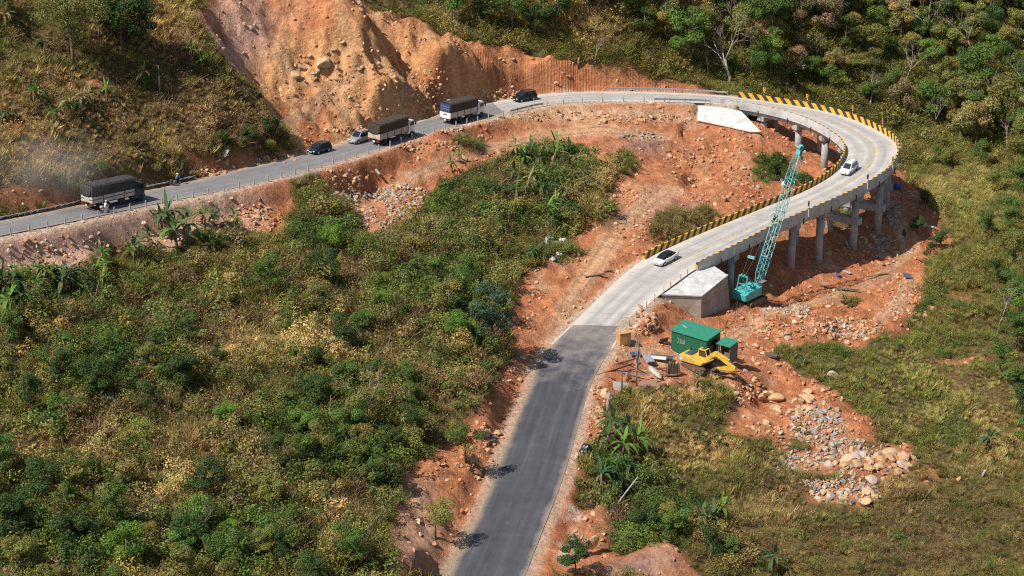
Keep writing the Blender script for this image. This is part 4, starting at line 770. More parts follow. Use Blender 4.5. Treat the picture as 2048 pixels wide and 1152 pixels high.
for p, x, y in pts:
    u = random.random(); nn = float(fbm(np.array(p.x), np.array(p.y), 16, 3, 71))
    if u < .12 and y > -20: put_tree(x, y, random.choice(BARE), random.uniform(.75, 1.15), None, twig=True, at=p, desc=random.choice(['leafless pale-barked tree', 'bare grey tree with fine twigs']), group='leafless trees'); continue
    u = u + nn * .5; tone = 'dark green' if u < .26 else 'mid green' if u < .54 else 'olive green' if u < .74 else 'bright green' if u < .83 else 'yellowing' if u < .93 else 'brown withered'
    s_ = random.uniform(.8, 1.4) * (.8 if 1440 < x < 1850 and y > 120 else 1); k_ = random.randrange(7); put_tree(x, y, TREES[k_], s_, tone, form=('bushy', 'tall', 'broad', 'slender', 'open', 'round', 'spreading')[k_], at=p, zs=random.uniform(.85, 1.2))
for x, y, pr, s_, d_ in [(1458,170,BIGB,1.0,'tall pale leafless tree with a wide forked crown'),(1870,105,BARE[1],1.35,'tall slim pale leafless tree high in the forest'),(1739,218,BARE[0],1.0,'pale bare tree with a straight white trunk behind the last chevron posts'),(1930,265,BARE[2],.75,'small bare tree with a rounded twig crown in the valley'),(2028,232,BARE[1],1.25,'slim bare tree with a white trunk at the forest edge'),(1918,205,BARE[0],.95,'bent grey bare tree in the valley forest'),(1780,80,BARE[2],1.0,'bleached bare tree with spreading limbs on the hillside'),(1590,60,BARE[3],.9,'dark leafless tree above the viaduct'),(1190,128,BARE[0],.7,'forked leafless tree on the edge of the red cut'),(1390,110,BARE[1],.8,'crooked pale dead tree left of the tall bare tree'),(1300,150,BARE[3],.7,'thin bare tree at the cut edge behind the guardrail'),(2000,668,BARE[1],.85,'slim bare tree standing over the meadow'),(1469,655,BARE[3],.62,'leafless small tree between the shed and the crane'),(330,1085,BARE[2],.95,'bleached crooked bare tree low in the thicket'),(395,1100,BARE[0],.7,'grey bare tree right of the bleached crooked one'),(757,842,BARE[1],.75,'pale bare tree in the brown scrub over the lower road'),(135,655,BARE[3],.6,'low spreading bare tree below the banana row'),(1910,555,BARE[3],.5,'small leafless sapling beyond the viaduct shadow')]:
    put_tree(x, y, pr, s_, None, twig=True, desc=d_, group='leafless trees')
# ------------------------------------------------------------------ banana plants
BAN = [banana_proto(41 + j, nl=11 + j % 4, H=1.6 + .35 * (j % 3)) for j in range(6)]
def put_banana(px, py, s_, tone, desc=None):
    p = gpx(px, py); st, lm, dm = random.choice(BAN); r = empty('banana_plant', p, random.uniform(0, 6.28)); r.scale = (s_ * 1.18,) * 3
    link(bpy.data.objects.new('stem', st), r); a = link(bpy.data.objects.new('leaf_crown', lm), r); b_ = link(bpy.data.objects.new('withered_leaf', dm), r)
    a.color = jit({'fresh green': (.14, .23, .045), 'dark green': (.07, .13, .045), 'dusty yellowish': (.28, .25, .10)}[tone]); b_.color = jit((.26, .17, .08)); qx, qy = proj(p.x, p.y, p.z + 2)
    label_later(r, desc or ('tall ' if s_ > 1.2 else 'small ' if s_ < .85 else '') + tone + ' banana plant', 'banana plant', 'banana plants', qx, qy)
BL = [(340,478,1.5),(355,500,1.5),(325,470,1.3),(372,485,1.2),(300,498,1.0),(272,525,1.2),(262,530,1.0),(205,545,1.1),(215,552,1.1),(110,570,1.2),(125,590,1.2),(150,585,1.1),(205,590,1.0),(190,570,1.0),(30,590,1.2),(15,600,1.2),(45,625,1.2),(20,640,1.2),(70,600,1.0),(5,570,1.0),(85,580,1.1),(412,462,.9),(430,450,.9),(470,460,.8),(35,660,1.1),
(1035,328,1.1),(1060,322,1.2),(1085,316,1.0),(1110,318,1.1),(1140,318,1.1),(1165,328,1.0),(1185,332,.9),(1045,340,1.0),(1075,345,1.2),(1110,350,1.3),(1135,360,1.0),(1165,370,1.0),(1065,375,1.1),(1050,400,1.2),(1080,405,1.1),(1125,410,1.1),(1035,420,1.1),(1110,430,1.0),(1090,455,1.2),(1110,465,1.1),(1125,450,.9),(1150,345,.9),(1030,370,1.0),(920,325,.8),(905,345,.7),(957,303,.6),(1000,400,.9),(945,450,.8),(990,465,1.0),(1000,475,.9),(1075,520,.9),(1060,528,.8),(1095,500,.7),
(290,175,.9),(385,125,.9),(85,105,.8),(15,60,1.1),(62,200,.9),(70,215,1.0),(180,210,1.0),(215,205,.9),(145,240,1.0),(110,250,.9),(20,250,1.0),(10,260,.9),(440,175,.8),(405,140,.7),(165,215,.9),(145,232,1.0),
(1230,880,1.3),(1260,890,1.2),(1215,900,1.2),(1245,920,1.1),(1280,905,1.1),(1215,980,1.3),(1240,995,1.2),(1200,1000,1.2),(1255,970,1.1),(1225,1005,1.0),(1380,1050,1.1),(1400,1070,1.2),(1360,1040,1.0),(1420,1060,1.0),(1440,1045,1.0),(1340,1040,.9),(1545,1150,1.0),(1980,905,.9),(1395,780,.6),(1605,735,.6),(1722,785,.6),(1400,890,.7)]
for x, y, s_ in BL:
    put_banana(x, y, s_ * random.uniform(.85, 1.1), 'dusty yellowish' if (1000 < x < 1200 and y < 420 and random.random() < .45) or (y < 280 and x < 300 and random.random() < .3) else random.choice(['fresh green', 'dark green', 'dark green']))
p = gpx(1449, 690)
# young palm by the shed
st, lm, dm = banana_proto(91, nl=11, H=3.2); r = empty('palm', gpx(1449, 697), 0, 'small palm with a thin tall stem against the dark end wall of the green shed', 'palm'); link(bpy.data.objects.new('trunk', st), r); a = link(bpy.data.objects.new('leaf_crown', lm), r); a.color = (.15, .16, .04, 1); r.scale = (.55, .55, 1.0)
# ------------------------------------------------------------------ shrubs one can tell apart
SHR = [shrub_proto(51 + j, 1.0, .8 + .15 * (j % 3), ncl=6 + j % 3) for j in range(6)]
BRU = [meshdata('shrub', *(lambda m: (m.V, m.F))(MB()), m_twig) for j in range(0)]
pts2 = []; tries = 0
while len(pts2) < 290 and tries < 12000:
    tries += 1; x = random.uniform(-20, 2060); y = random.uniform(30, 1190)
    if y < 330 and x > 840: continue
    p = gpx(x, y)
    if bil(earth, X0, Y0, GS, p.x, p.y) > .25 or bil(e, X0, Y0, GS, p.x, p.y) < 2.5: continue
    if any((p.x - RC[i, 0]) ** 2 + (p.y - RC[i, 1]) ** 2 < 49 for i in range(I_BR0, I_BR1, 4)): continue
    g = float(np.clip(field(GRN, x, y) + .35 * fbm(np.array(p.x), np.array(p.y), 7, 3, 203), 0, 1)); dr = float(field(DRY, x, y))
    if random.random() > .25 + g - .45 * dr - (.05 if x > 1450 and y > 650 else 0) + (.2 if x < 1000 and y > 560 else 0): continue
    if any((p.x - q[0].x) ** 2 + (p.y - q[0].y) ** 2 < 2.6 ** 2 for q in pts2): continue
    pts2.append((p, x, y, g, dr))
for p, x, y, g, dr in pts2:
    o = link(bpy.data.objects.new('shrub', random.choice(SHR).copy() if False else random.choice(SHR))); o.location = p; o.rotation_euler = (0, 0, random.uniform(0, 6.28)); s_ = random.uniform(1.4, 2.8) * (.45 if x > 1250 and y > 560 else .6 if y < 340 and x < 600 else 1); o.scale = (s_, s_, s_ * random.uniform(.8, 1.25))
    u = random.random(); tone = ('dark green' if u < .35 else 'mid green' if u < .7 else 'bright green' if u < .82 else 'olive green') if g > .35 else ('olive green' if u < .45 else 'yellowing' if u < .65 else 'brown withered' if u < .8 else 'mid green')
    o.color = jit(TONE[tone], .15); qx, qy = proj(p.x, p.y, p.z + .6); label_later(o, ('big ' if s_ > 2.0 else 'low ' if s_ < 1.3 else '') + tone + ' shrub', 'shrub', 'shrubs', qx, qy)
# the rest of the thicket, too many and too tangled to count
SHT = []
for j in range(7):
    rg = np.random.default_rng(151 + j); cl = [((rg.normal(0, .38), rg.normal(0, .38), rg.uniform(.2, 1.0) * (1 + .25 * (j % 3))), rg.uniform(.24, .46)) for _ in range(9)]
    V, Q, lv = cloud(cl, 520, .105, rg, up=.5, huev=.08); SHT.append(with_lv(quadmesh('bush', V, Q, m_tuft), lv))
THK = [(-120,650),(60,635),(230,595),(420,530),(560,500),(700,500),(860,480),(960,455),(1045,525),(1000,600),(1005,690),(950,790),(850,870),(780,970),(755,1160),(700,1290),(-140,1290)]
THK2 = [(1185,1010),(1290,950),(1380,985),(1490,1060),(1510,1170),(1230,1180),(1215,1090)]; THK3 = [(885,395),(950,350),(1020,330),(1090,305),(1170,320),(1225,352),(1200,410),(1130,480),(1000,500),(930,460),(840,470)]; THK4 = [(420,330),(380,250),(480,200),(560,270),(580,310),(500,320)]; THK5 = [(575,370),(640,390),(680,450),(600,470),(560,420)]
qx = ppx + 14 * fbm(gxx, gyy, 5, 2, 207); qy = ppy + 8 * fbm(gxx, gyy, 5, 2, 208)
inn = inpoly(qx, qy, THK) * 1.0 + inpoly(qx, qy, THK2) * 1.1 + inpoly(qx, qy, THK3) * .6 + inpoly(qx, qy, THK4) * .6 + inpoly(qx, qy, THK5) * .7
gf = field(GRN, ppx, ppy); df = field(DRY, ppx, ppy); lf = fbm(gxx, gyy, 7, 3, 203); okk = (bil(e, X0, Y0, GS, gxx, gyy) > 2.2) & (bil(earth, X0, Y0, GS, gxx, gyy) < .45) & (bil(earth, X0, Y0, GS, gxx - 1.5, gyy) < .8)
pg = np.clip(.55 + .5 * gf - .42 * df + .75 * lf, .06, 1) * .125 * inn; pg = np.where(inn > 0, pg, np.where((ppx > 1250) & (ppy > 560), .05 + .05 * gf + .05 * (ppy > 950), np.where((ppx > 1700) & (ppy > 230), .08, np.where((ppx < 480) & (ppy < 340), .014, .02))))
mm = (rng.random(len(gxx)) < pg) & okk & ~((gyy > 345) & (ppx > 1450) & (ppy > 230) & (ppx < 1760))
tn_ = tint[mm] * 1.05; gr_ = rng.random(mm.sum()) < .25 + .5 * gf[mm]; tn_[gr_] = np.array(PAL['green']) * rng.uniform(.55, 1.35, gr_.sum())[:, None]
sm_ = np.where(inn[mm] > 0, rng.uniform(.9, 2.7, mm.sum()), rng.uniform(.38, 1.0, mm.sum()) * np.where((ppx[mm] > 1700) & (ppy[mm] < 640), 1.4, 1))
scatter('thicket', SHT, P3[mm], sm_, tn_, seed=77, tilt=.18)
mm = (rng.random(len(gxx)) < np.where(inn > 0, .085, 0) + np.where((ppx < 560) & (ppy < 330), .03, 0) + np.where((ppx > 1250) & (ppy > 880), .03, 0)) & okk; tn_ = tint[mm]; bw = rng.random(mm.sum()) < .6; tn_[bw] = np.array((.34, .22, .12)) * rng.uniform(.7, 1.25, bw.sum())[:, None]
scatter('dead_brush', [tuft_proto('twig', 120 + j) for j in range(5)], P3[mm], rng.uniform(1.3, 2.6, mm.sum()) * np.where(ppx[mm] > 1250, .5, 1), tn_, seed=78)
# ------------------------------------------------------------------ boulders and rubble
def rock_proto(seed, sub=2, flat=.7):
    rg = np.random.default_rng(seed); bm = bmesh.new(); bmesh.ops.create_icosphere(bm, subdivisions=sub, radius=.5)
    pl = [(Vector(rg.normal(size=3)).normalized(), rg.uniform(.22, .38)) for _ in range(9)]
    for v in bm.verts:
        for n_, d_ in pl:
            h = v.co.dot(n_) - d_
            if h > 0: v.co -= n_ * h
        v.co += Vector(rg.normal(0, .008, 3))
    s_ = Vector((rg.uniform(1.0, 1.6), rg.uniform(.8, 1.1), flat * rg.uniform(.7, 1.2)))
    for v in bm.verts: v.co = Vector((v.co.x * s_.x, v.co.y * s_.y, v.co.z * s_.z))
    me = bpy.data.meshes.new('boulder'); bm.to_mesh(me); bm.free(); return me
def rock_mat(name, instancer):
    m, t, b = nodes(name); geo = N(t, 'ShaderNodeTexCoord')
    if instancer: at = N(t, 'ShaderNodeAttribute', attribute_name='tint'); at.attribute_type = 'INSTANCER'; base = at.outputs['Color']
    else: base = N(t, 'ShaderNodeObjectInfo').outputs['Color']
    nz = N(t, 'ShaderNodeTexNoise', i_Scale=3.2, i_Detail=8.0, i_Roughness=.7); t.links.new(geo.outputs['Object'], nz.inputs['Vector']); r_ = N(t, 'ShaderNodeMapRange', i_1=.3, i_2=.7, i_3=.72, i_4=1.25); t.links.new(nz.outputs[0], r_.inputs[0])
    c = mixc(t, 1.0, base, r_.outputs[0], 'MULTIPLY'); r2 = N(t, 'ShaderNodeMapRange', i_1=.55, i_2=.72, i_3=0, i_4=.6); t.links.new(nz.outputs[0], r2.inputs[0]); c = mixc(t, r2.outputs[0], c, (.36, .19, .10))
    t.links.new(c, b.inputs['Base Color']); b.inputs['Roughness'].default_value = .9; bp = N(t, 'ShaderNodeBump', i_Strength=.5, i_Distance=.08); t.links.new(nz.outputs[0], bp.inputs['Height']); t.links.new(bp.outputs[0], b.inputs['Normal']); return m
m_rock = rock_mat('boulder_stone', False); m_rub = rock_mat('rubble_stone', True)
ROCK = [rock_proto(61 + j, 2, .75) for j in range(8)]; ROCKT = []
for r_ in ROCK:
    q = r_.copy(); r_.materials.append(m_rock); q.materials.append(m_rub); ROCKT.append(q)
RT_ = {'ochre': (.47, .29, .145), 'pale tan': (.54, .36, .21), 'grey': (.34, .32, .30), 'whitish': (.50, .42, .33), 'rust red': (.38, .19, .11)}
def put_rock(px, py, d, tone, desc=None, sink=.30, rot=None, sc=None):
    d *= 1.15; p = gpx(px, py); o = link(bpy.data.objects.new('boulder', random.choice(ROCK))); s_ = sc or (d * random.uniform(.85, 1.2), d * random.uniform(.8, 1.1), d * random.uniform(.8, 1.1)); o.scale = s_; o.location = (p.x, p.y, p.z + s_[2] * (.36 - sink)); o.rotation_euler = rot or (random.uniform(-.4, .4), random.uniform(-.4, .4), random.uniform(0, 6.28)); o.color = jit(RT_[tone], .14)
    label_later(o, desc or ('large ' if d > 1.3 else 'small ' if d < .75 else '') + tone + ' boulder', 'boulder', 'boulders', px, py - 3); return o
def cluster(n, cx, cy, rx_, ry_, d0, d1, tones): _cluster(max(3, int(n * .72)), cx, cy, rx_, ry_, d0, d1, tones)
def _cluster(n, cx, cy, rx_, ry_, d0, d1, tones):
    for _ in range(n):
        a = random.uniform(0, 6.28); r_ = math.sqrt(random.random()); put_rock(cx + rx_ * r_ * math.cos(a), cy + ry_ * r_ * math.sin(a), d0 + (d1 - d0) * random.random() ** 2, random.choice(tones))
for a in [(30,1575,803,56,26,1.0,2.2,['ochre','pale tan','pale tan']),(12,1500,852,60,12,.6,1.2,['ochre','pale tan']),(62,1735,930,85,28,.8,2.2,['ochre','pale tan','whitish','ochre']),(10,1790,918,35,14,1.0,2.2,['ochre','pale tan']),(30,1690,990,70,20,.7,1.7,['ochre','pale tan','whitish']),(10,1800,960,70,14,.6,1.3,['ochre','pale tan']),(9,1930,955,45,12,.6,1.2,['ochre','rust red','whitish']),(14,1700,668,50,22,.6,1.6,['ochre','pale tan','whitish']),(14,1530,672,60,22,.5,1.3,['ochre','pale tan','rust red']),(10,1830,625,40,60,.6,1.3,['ochre','rust red']),(9,1900,600,50,25,.6,1.3,['ochre']),(12,1740,505,60,25,.9,2.2,['ochre','rust red']),(8,1630,500,60,25,.7,1.5,['ochre','pale tan']),(10,975,870,26,14,.6,1.4,['ochre','pale tan']),(9,945,935,28,14,.7,1.4,['ochre','rust red']),(12,1200,820,18,60,.7,1.8,['pale tan','ochre']),(12,800,395,50,22,.5,1.2,['pale tan','ochre']),(8,1150,235,100,9,.5,1.2,['pale tan','ochre']),(10,1250,243,60,7,.5,1.3,['pale tan','ochre']),(9,1430,375,70,25,.5,1.2,['ochre','rust red']),(16,700,120,120,60,.6,1.4,['pale tan','ochre']),(8,600,145,40,14,.9,2.0,['pale tan']),(16,800,225,110,25,.5,1.3,['ochre','rust red','pale tan']),(9,460,330,50,10,.6,1.4,['ochre','pale tan']),(9,560,320,35,8,.6,1.5,['ochre']),(9,520,440,30,30,.6,1.4,['pale tan','ochre']),(8,170,380,90,20,.5,1.1,['pale tan']),(8,1300,610,30,20,.6,1.1,['ochre','rust red']),(7,640,390,30,30,.5,1.1,['ochre','pale tan']),(7,1160,1060,30,40,.5,1.0,['ochre'])]: cluster(*a)
put_rock(650, 128, 3.0, 'pale tan', 'huge yellowish boulder bedded in the hollow of the cut slope'); put_rock(588, 152, 2.6, 'pale tan', 'broad half-buried yellow boulder left of the huge one'); put_rock(1806, 915, 2.4, 'pale tan', 'big flat-topped boulder with a red edge above the boulder field'); put_rock(1743, 962, 1.9, 'whitish', 'big pale egg-shaped boulder in front of the boulder field'); put_rock(1845, 450, 1.8, 'ochre', 'rounded ochre boulder in the viaduct shadow'); put_rock(1666, 750, 1.5, 'whitish', 'pale pointed boulder in the green grass edge'); put_rock(1698, 1105, 1.5, 'ochre', 'lone tilted ochre boulder in the dark scrub'); put_rock(1212, 790, 2.2, 'pale tan', 'broad flat-topped tan rock beside the forked stump'); put_rock(262, 415, .8, 'ochre', 'single tan stone between two road posts by the white rider')
sl_ = put_rock(1187, 1108, 1.0, 'ochre', 'tall tapering upright stone slab on the verge', sink=.05, rot=(.25, .12, .5), sc=(1.6, .7, 4.2)); sl_.name = 'standing_stone'
put_rock(1256, 765, 1.0, 'ochre', 'upright tan stone behind the dry grass by the scrap heap', sink=.05, rot=(.1, .15, .3), sc=(1.3, .8, 2.8))
put_rock(1966, 960, .8, 'grey', 'leaning grey stone blade right of the boulder field', sink=.05, rot=(.3, .5, .8), sc=(.7, .5, 2.9))
def rubble(name, areas, n, d0, d1, cols, seed, msk=None):
    rg = np.random.default_rng(seed); Pn = []; sc = []; tn = []
    for cx, cy, rx_, ry_, k_ in areas:
        m = int(n * k_); a = rg.uniform(0, 6.283, m); r_ = np.sqrt(rg.random(m)); xs = cx + rx_ * r_ * np.cos(a); ys = cy + ry_ * r_ * np.sin(a)
        for x, y in zip(xs, ys):
            p = gpx(x, y); dd = d0 + (d1 - d0) * rg.random() ** 3
            if (bil(e, X0, Y0, GS, p.x, p.y) < .4): continue
            Pn.append((p.x, p.y, p.z + dd * .12)); sc.append(dd); tn.append(np.array(cols[rg.integers(len(cols))]) * rg.uniform(.75, 1.2))
    scatter(name, ROCKT, np.array(Pn), np.array(sc), np.array(tn), seed, tilt=.6)
GR = [(.37, .35, .33), (.28, .27, .26), (.47, .41, .34), (.46, .31, .18), (.44, .28, .16), (.50, .34, .20), (.40, .24, .13)]
rubble('rubble', [(760,440,85,22,1.0),(800,395,55,26,.9),(740,390,80,8,.3),(700,400,18,28,.3),(1635,850,55,45,1.0),(1590,925,60,20,.5),(1640,965,40,10,.3),(1785,430,22,30,.6),(1770,490,20,14,.2),(1690,900,60,22,.5),(1690,990,70,20,.5),(1700,935,140,55,.7),(1600,870,90,50,.4),(1280,272,40,10,.25),(900,258,30,8,.2),(1700,660,40,18,.3),(1590,620,30,14,.2)], 480, .22, .95, GR, 5)
SPO = [(.52, .30, .15), (.46, .22, .11), (.58, .38, .22), (.40, .18, .09), (.60, .44, .29)]
rubble('spoil', [(760,262,95,10,1),(900,222,70,8,.6),(1000,188,60,8,.4),(560,318,60,8,.6),(430,346,50,7,.5),(700,170,150,70,1.0),(860,180,45,50,.6),(500,440,60,30,.6),(850,292,80,10,.5),(1100,232,120,9,.5),(1300,240,90,8,.4),(1590,650,90,25,1.0),(1700,655,70,22,.8),(1820,610,40,40,.6),(1280,650,40,20,.5),(1480,780,50,30,.5),(1430,330,110,40,.9),(1250,420,60,60,.5),(1750,500,70,30,.6),(960,900,30,60,.4),(130,500,140,28,.5),(690,360,50,20,.4),(1170,650,40,60,.3),(1195,830,18,60,.3)], 260, .2, 1.0, SPO, 15)
# small stones and clods strewn over all the bare ground
mk = (GX.ravel() > -75) & (GX.ravel() < 80) & (rng.random(GX.size) < .34); xx = GX.ravel()[mk] + rng.uniform(-.2, .2, mk.sum()); yy = GY.ravel()[mk] + rng.uniform(-.2, .2, mk.sum()); ee = bil(earth, X0, Y0, GS, xx, yy); rr = bil(e, X0, Y0, GS, xx, yy); fl = bil(flat, X0, Y0, GS, xx, yy)
clump = np.clip(fbm(xx, yy, 5, 3, 505) * 1.6 + .45, 0.05, 1); m = (ee > .5) & (rr > .7) & (fl < .5) & (rng.random(len(xx)) > .8 * bil(trk, X0, Y0, GS, xx, yy)) & (rng.random(len(xx)) < clump); xx, yy = xx[m], yy[m]; dd = .16 + .8 * rng.random(len(xx)) ** 5; qx, qy = proj(xx, yy, ground(xx, yy))
cc = np.stack([bil(col[..., j], X0, Y0, GS, xx, yy) for j in range(3)], 1) * rng.uniform(.8, 1.35, len(xx))[:, None]; pale = rng.random(len(xx)) < .28; cc[pale] = np.array((.58, .42, .28)) * rng.uniform(.8, 1.15, pale.sum())[:, None]
scatter('stones', ROCKT, np.stack([xx, yy, ground(xx, yy) + dd * .1], 1), dd, cc, 8, tilt=.6)
#PART4
# ------------------------------------------------------------------ vehicles
def paint(name, col, rough=.28, metal=0.0): return mat(name, col, rough, metal, var=.06, scale=2, dirt=tuple(v * .75 + .05 for v in col), spec=.5)
m_gl = mat('tinted_glass', (.012, .018, .024), .06, 0, var=0, spec=.8); m_ty = mat('tyre_rubber', (.018, .018, .018), .85, var=.2); m_rim = mat('alloy_rim', (.42, .42, .43), .35, .7, var=.05); m_blk = mat('black_plastic', (.02, .02, .022), .5, var=.1); m_lamp = mat('lamp_lens', (.75, .76, .78), .15, var=.02); m_red = mat('red_lens', (.42, .02, .015), .25, var=.05); m_wp = mat('white_plate', (.75, .75, .73), .5, var=.03); m_yp = mat('yellow_plate', (.78, .52, .05), .5, var=.03); m_und = mat('chassis_steel', (.05, .048, .046), .8, var=.3, dirt=(.13, .10, .08))
def slope_rot(i, rev):
    f = Vector(RT[i]) * (-1 if rev else 1); r = Vector(RN[i]) * (1 if not rev else -1); u = r.cross(f)   # x forward, y left, z up
    l = -r; u = f.cross(l).normalized(); l = u.cross(f).normalized(); return Matrix((f, l, u)).transposed().to_euler()
def vehicle(name, px, py, rev, label, cat, dz=.014, rot=None):
    p, i = roadpt(px, py); return empty(name, Vector(p) + Vector((0, 0, dz)), rot=rot or slope_rot(i, rev), label=label, cat=cat)
def wheel(par, x, y, r, w, truck=False):
    s_ = 1 if y > 0 else -1; t_ = MB(); t_.cyl((x, y - w / 2, r), (x, y + w / 2, r), r, n=20); o = t_.build('wheel', m_ty, par, bevel=.02)
    q = MB(); q.cyl((x, y + s_ * (w / 2 - .01), r), (x, y + s_ * (w / 2 + .012), r), r * .62, r * .55, n=14); q.build('rim', m_rim if not truck else m_und, o)
def car(name, px, py, rev, label, L, Wd, H, pm, roofm=None, kind='suv', cat='car'):
    v = vehicle(name, px, py, rev, label, cat); h = L / 2; w = Wd / 2; zb = H * (.56 if kind == 'suv' else .60)
    def ring(x, wf, z0, z1, crown=.03):
        a = w * wf; return [(x, -a * .90, z0), (x, -a, z0 + (z1 - z0) * .45), (x, -a * .96, z1 - .05), (x, -a * .82, z1), (x, 0, z1 + crown), (x, a * .82, z1), (x, a * .96, z1 - .05), (x, a, z0 + (z1 - z0) * .45), (x, a * .90, z0)]
    if kind == 'sedan': prof = [(-h, .80, .42, .92), (-h + .18, .93, .27, 1.02), (-h + .8, .99, .2, .99), (-.4, 1, .2, .93), (.9, 1, .2, .90), (h - .75, .98, .2, .80), (h - .2, .9, .24, .66), (h, .74, .34, .55)]
    else: prof = [(-h, .84, .5, zb), (-h + .12, .96, .32, zb + .06), (-h + .9, 1, .25, zb + .03), (0, 1, .25, zb), (.9, 1, .25, zb - .01), (h - .6, .98, .25, zb - .10), (h - .15, .92, .3, zb - .22), (h, .80, .42, zb - .34)]
    b_ = MB(); b_.loft([ring(*q) for q in prof]); body = b_.build('body', pm, v, smooth=True)
    if kind == 'sedan': g = [(-h + .42, .80, .96), (-h + 1.35, .66, H - .05), (-.35, .66, H), (.35, .68, H - .04), (1.32, .82, .88)]
    else: g = [(-h + .10, .84, zb), (-h + .42, .74, H - .05), (-.3, .75, H), (.45, .75, H - .03), (1.22, .86, zb - .02)]
    n = len(g); c = MB(); c.loft([[(x, -w * a, (zb if kind != 'sedan' else .9) - .06), (x, -w * a, z - .05) if 0 < k_ < n - 1 else (x, -w * a, z), (x, -w * a * .86, z), (x, w * a * .86, z), (x, w * a, z - .05) if 0 < k_ < n - 1 else (x, w * a, z), (x, w * a, (zb if kind != 'sedan' else .9) - .06)] for k_, (x, a, z) in enumerate(g)]); c.build('cabin', roofm or pm, v)
    bz = (zb if kind != 'sedan' else .92)
    def panel(nm, pts, th=.012, m=m_gl):
        q = MB(); P_ = [Vector(p) for p in pts]; nn = (P_[1] - P_[0]).cross(P_[2] - P_[0]).normalized() * th; q.add([p - nn * 1.5 for p in P_] + [p + nn for p in P_], [tuple(range(len(P_) - 1, -1, -1)), tuple(range(len(P_), 2 * len(P_)))] + [(k_, (k_ + 1) % len(P_), len(P_) + (k_ + 1) % len(P_), len(P_) + k_) for k_ in range(len(P_))]); q.build(nm, m, v)
    (x3, a3, z3), (x4, a4, z4) = g[-2], g[-1]; (x0, a0, z0), (x1, a1, z1) = g[0], g[1]
    panel('windscreen', [(x4 - .02, -w * a4 * .84, z4 + .05), (x4 - .02, w * a4 * .84, z4 + .05), (x3 + .04, w * a3 * .84, z3 + .0), (x3 + .04, -w * a3 * .84, z3 + .0)], .035)
    panel('rear_window', [(x0 + .05, w * a0 * .8, z0 + .08), (x0 + .05, -w * a0 * .8, z0 + .08), (x1 - .03, -w * a1 * .82, z1), (x1 - .03, w * a1 * .82, z1)], .035)
    xm = .02
    for s_ in (1, -1):
        for xa, xb, ta, tb in ((x0 + .45, xm - .05, x1 + .12, xm - .05), (xm + .05, x4 - .25, xm + .05, x3 - .08)):
            P_ = [(xa, s_ * w * .835, bz + .05), (xb, s_ * w * .835, bz + .03), (tb, s_ * w * .755, H - .14), (ta, s_ * w * .755, H - .16)]; panel('side_window', P_ if s_ < 0 else P_[::-1], .02)
        q = MB(); q.box((.95, s_ * (w + .08), bz + .10), (.16, .2, .14)); q.build('mirror', pm, v, bevel=.03)
        q = MB(); q.box((h - .12, s_ * w * .66, (.60 if kind == 'sedan' else zb - .30)), (.22, w * .34, .11), rot=(0, .2, s_ * -.25)); q.build('headlight', m_lamp, v, bevel=.02)
        q = MB(); q.box((-h + .06, s_ * w * .70, (.86 if kind == 'sedan' else zb - .08)), (.14, w * .34, .14)); q.build('tail_light', m_red, v, bevel=.02)
    q = MB(); q.box((h - .03, 0, .50 if kind == 'sedan' else zb - .40), (.08, w * .95, .15)); q.build('grille', m_blk, v, bevel=.02)
    q = MB(); q.box((h + .015, 0, .42 if kind == 'sedan' else .5), (.03, .46, .13)); q.build('number_plate', m_wp, v)
    if kind == 'suv':
        for s_ in (1, -1): q = MB(); q.beam((-h + .7, s_ * w * .62, H + .035), (.3, s_ * w * .62, H + .035), .05); q.build('roof_rail', m_rim, v)
    r = .33 if kind == 'sedan' else .37
    for x in (-L * .29, L * .30):
        for s_ in (1, -1): wheel(v, x, s_ * (w - .10), r, .23)
    return v
p_wht = paint('white_paint', (.80, .80, .80)); p_sil = paint('silver_paint', (.44, .44, .44), .3, .4); p_nvy = paint('navy_paint', (.012, .018, .035), .22); p_bk = paint('black_paint', (.010, .010, .012), .2)
car('suv_car', 639, 305, False, 'navy blue car with one glinting headlight driving down towards the blue-shirted rider', 4.4, 1.82, 1.62, p_nvy)
car('suv_car', 719, 284, False, 'silver boxy off-road car passing close behind the middle lorry', 4.7, 1.85, 1.86, p_sil)
car('suv_car', 1048, 201, False, 'glossy black off-road car leaving the bend of the concrete road', 4.9, 1.95, 1.76, p_bk)
car('minivan', 1698, 344, True, 'white people carrier with roof rails coming round the viaduct', 4.5, 1.78, 1.7, p_wht)
car('saloon_car', 1331, 523, True, 'white saloon car with a black roof beside the end of the viaduct', 4.7, 1.84, 1.44, p_wht, roofm=p_bk, kind='sedan')
m_tarp = mat('dark_tarpaulin', (.045, .044, .047), .75, var=.35, scale=1.6, bump=.5); m_tarp2 = mat('brownish_tarpaulin', (.06, .042, .034), .8, var=.35, scale=1.6, bump=.5); m_bed = mat('white_bed_panel', (.58, .54, .50), .6, var=.12, scale=2, dirt=(.42, .34, .28)); m_bei = mat('beige_bed_panel', (.52, .46, .38), .65, var=.15, scale=2, dirt=(.36, .28, .21)); m_strp = mat('red_stripe_paint', (.20, .035, .03), .6, var=.1); m_post = mat('bed_post_steel', (.16, .10, .08), .7, var=.2); p_cabb = paint('dark_blue_cab_paint', (.022, .032, .07), .3); p_rb = mat('blue_frame_paint', (.03, .05, .13), .4, var=.1)
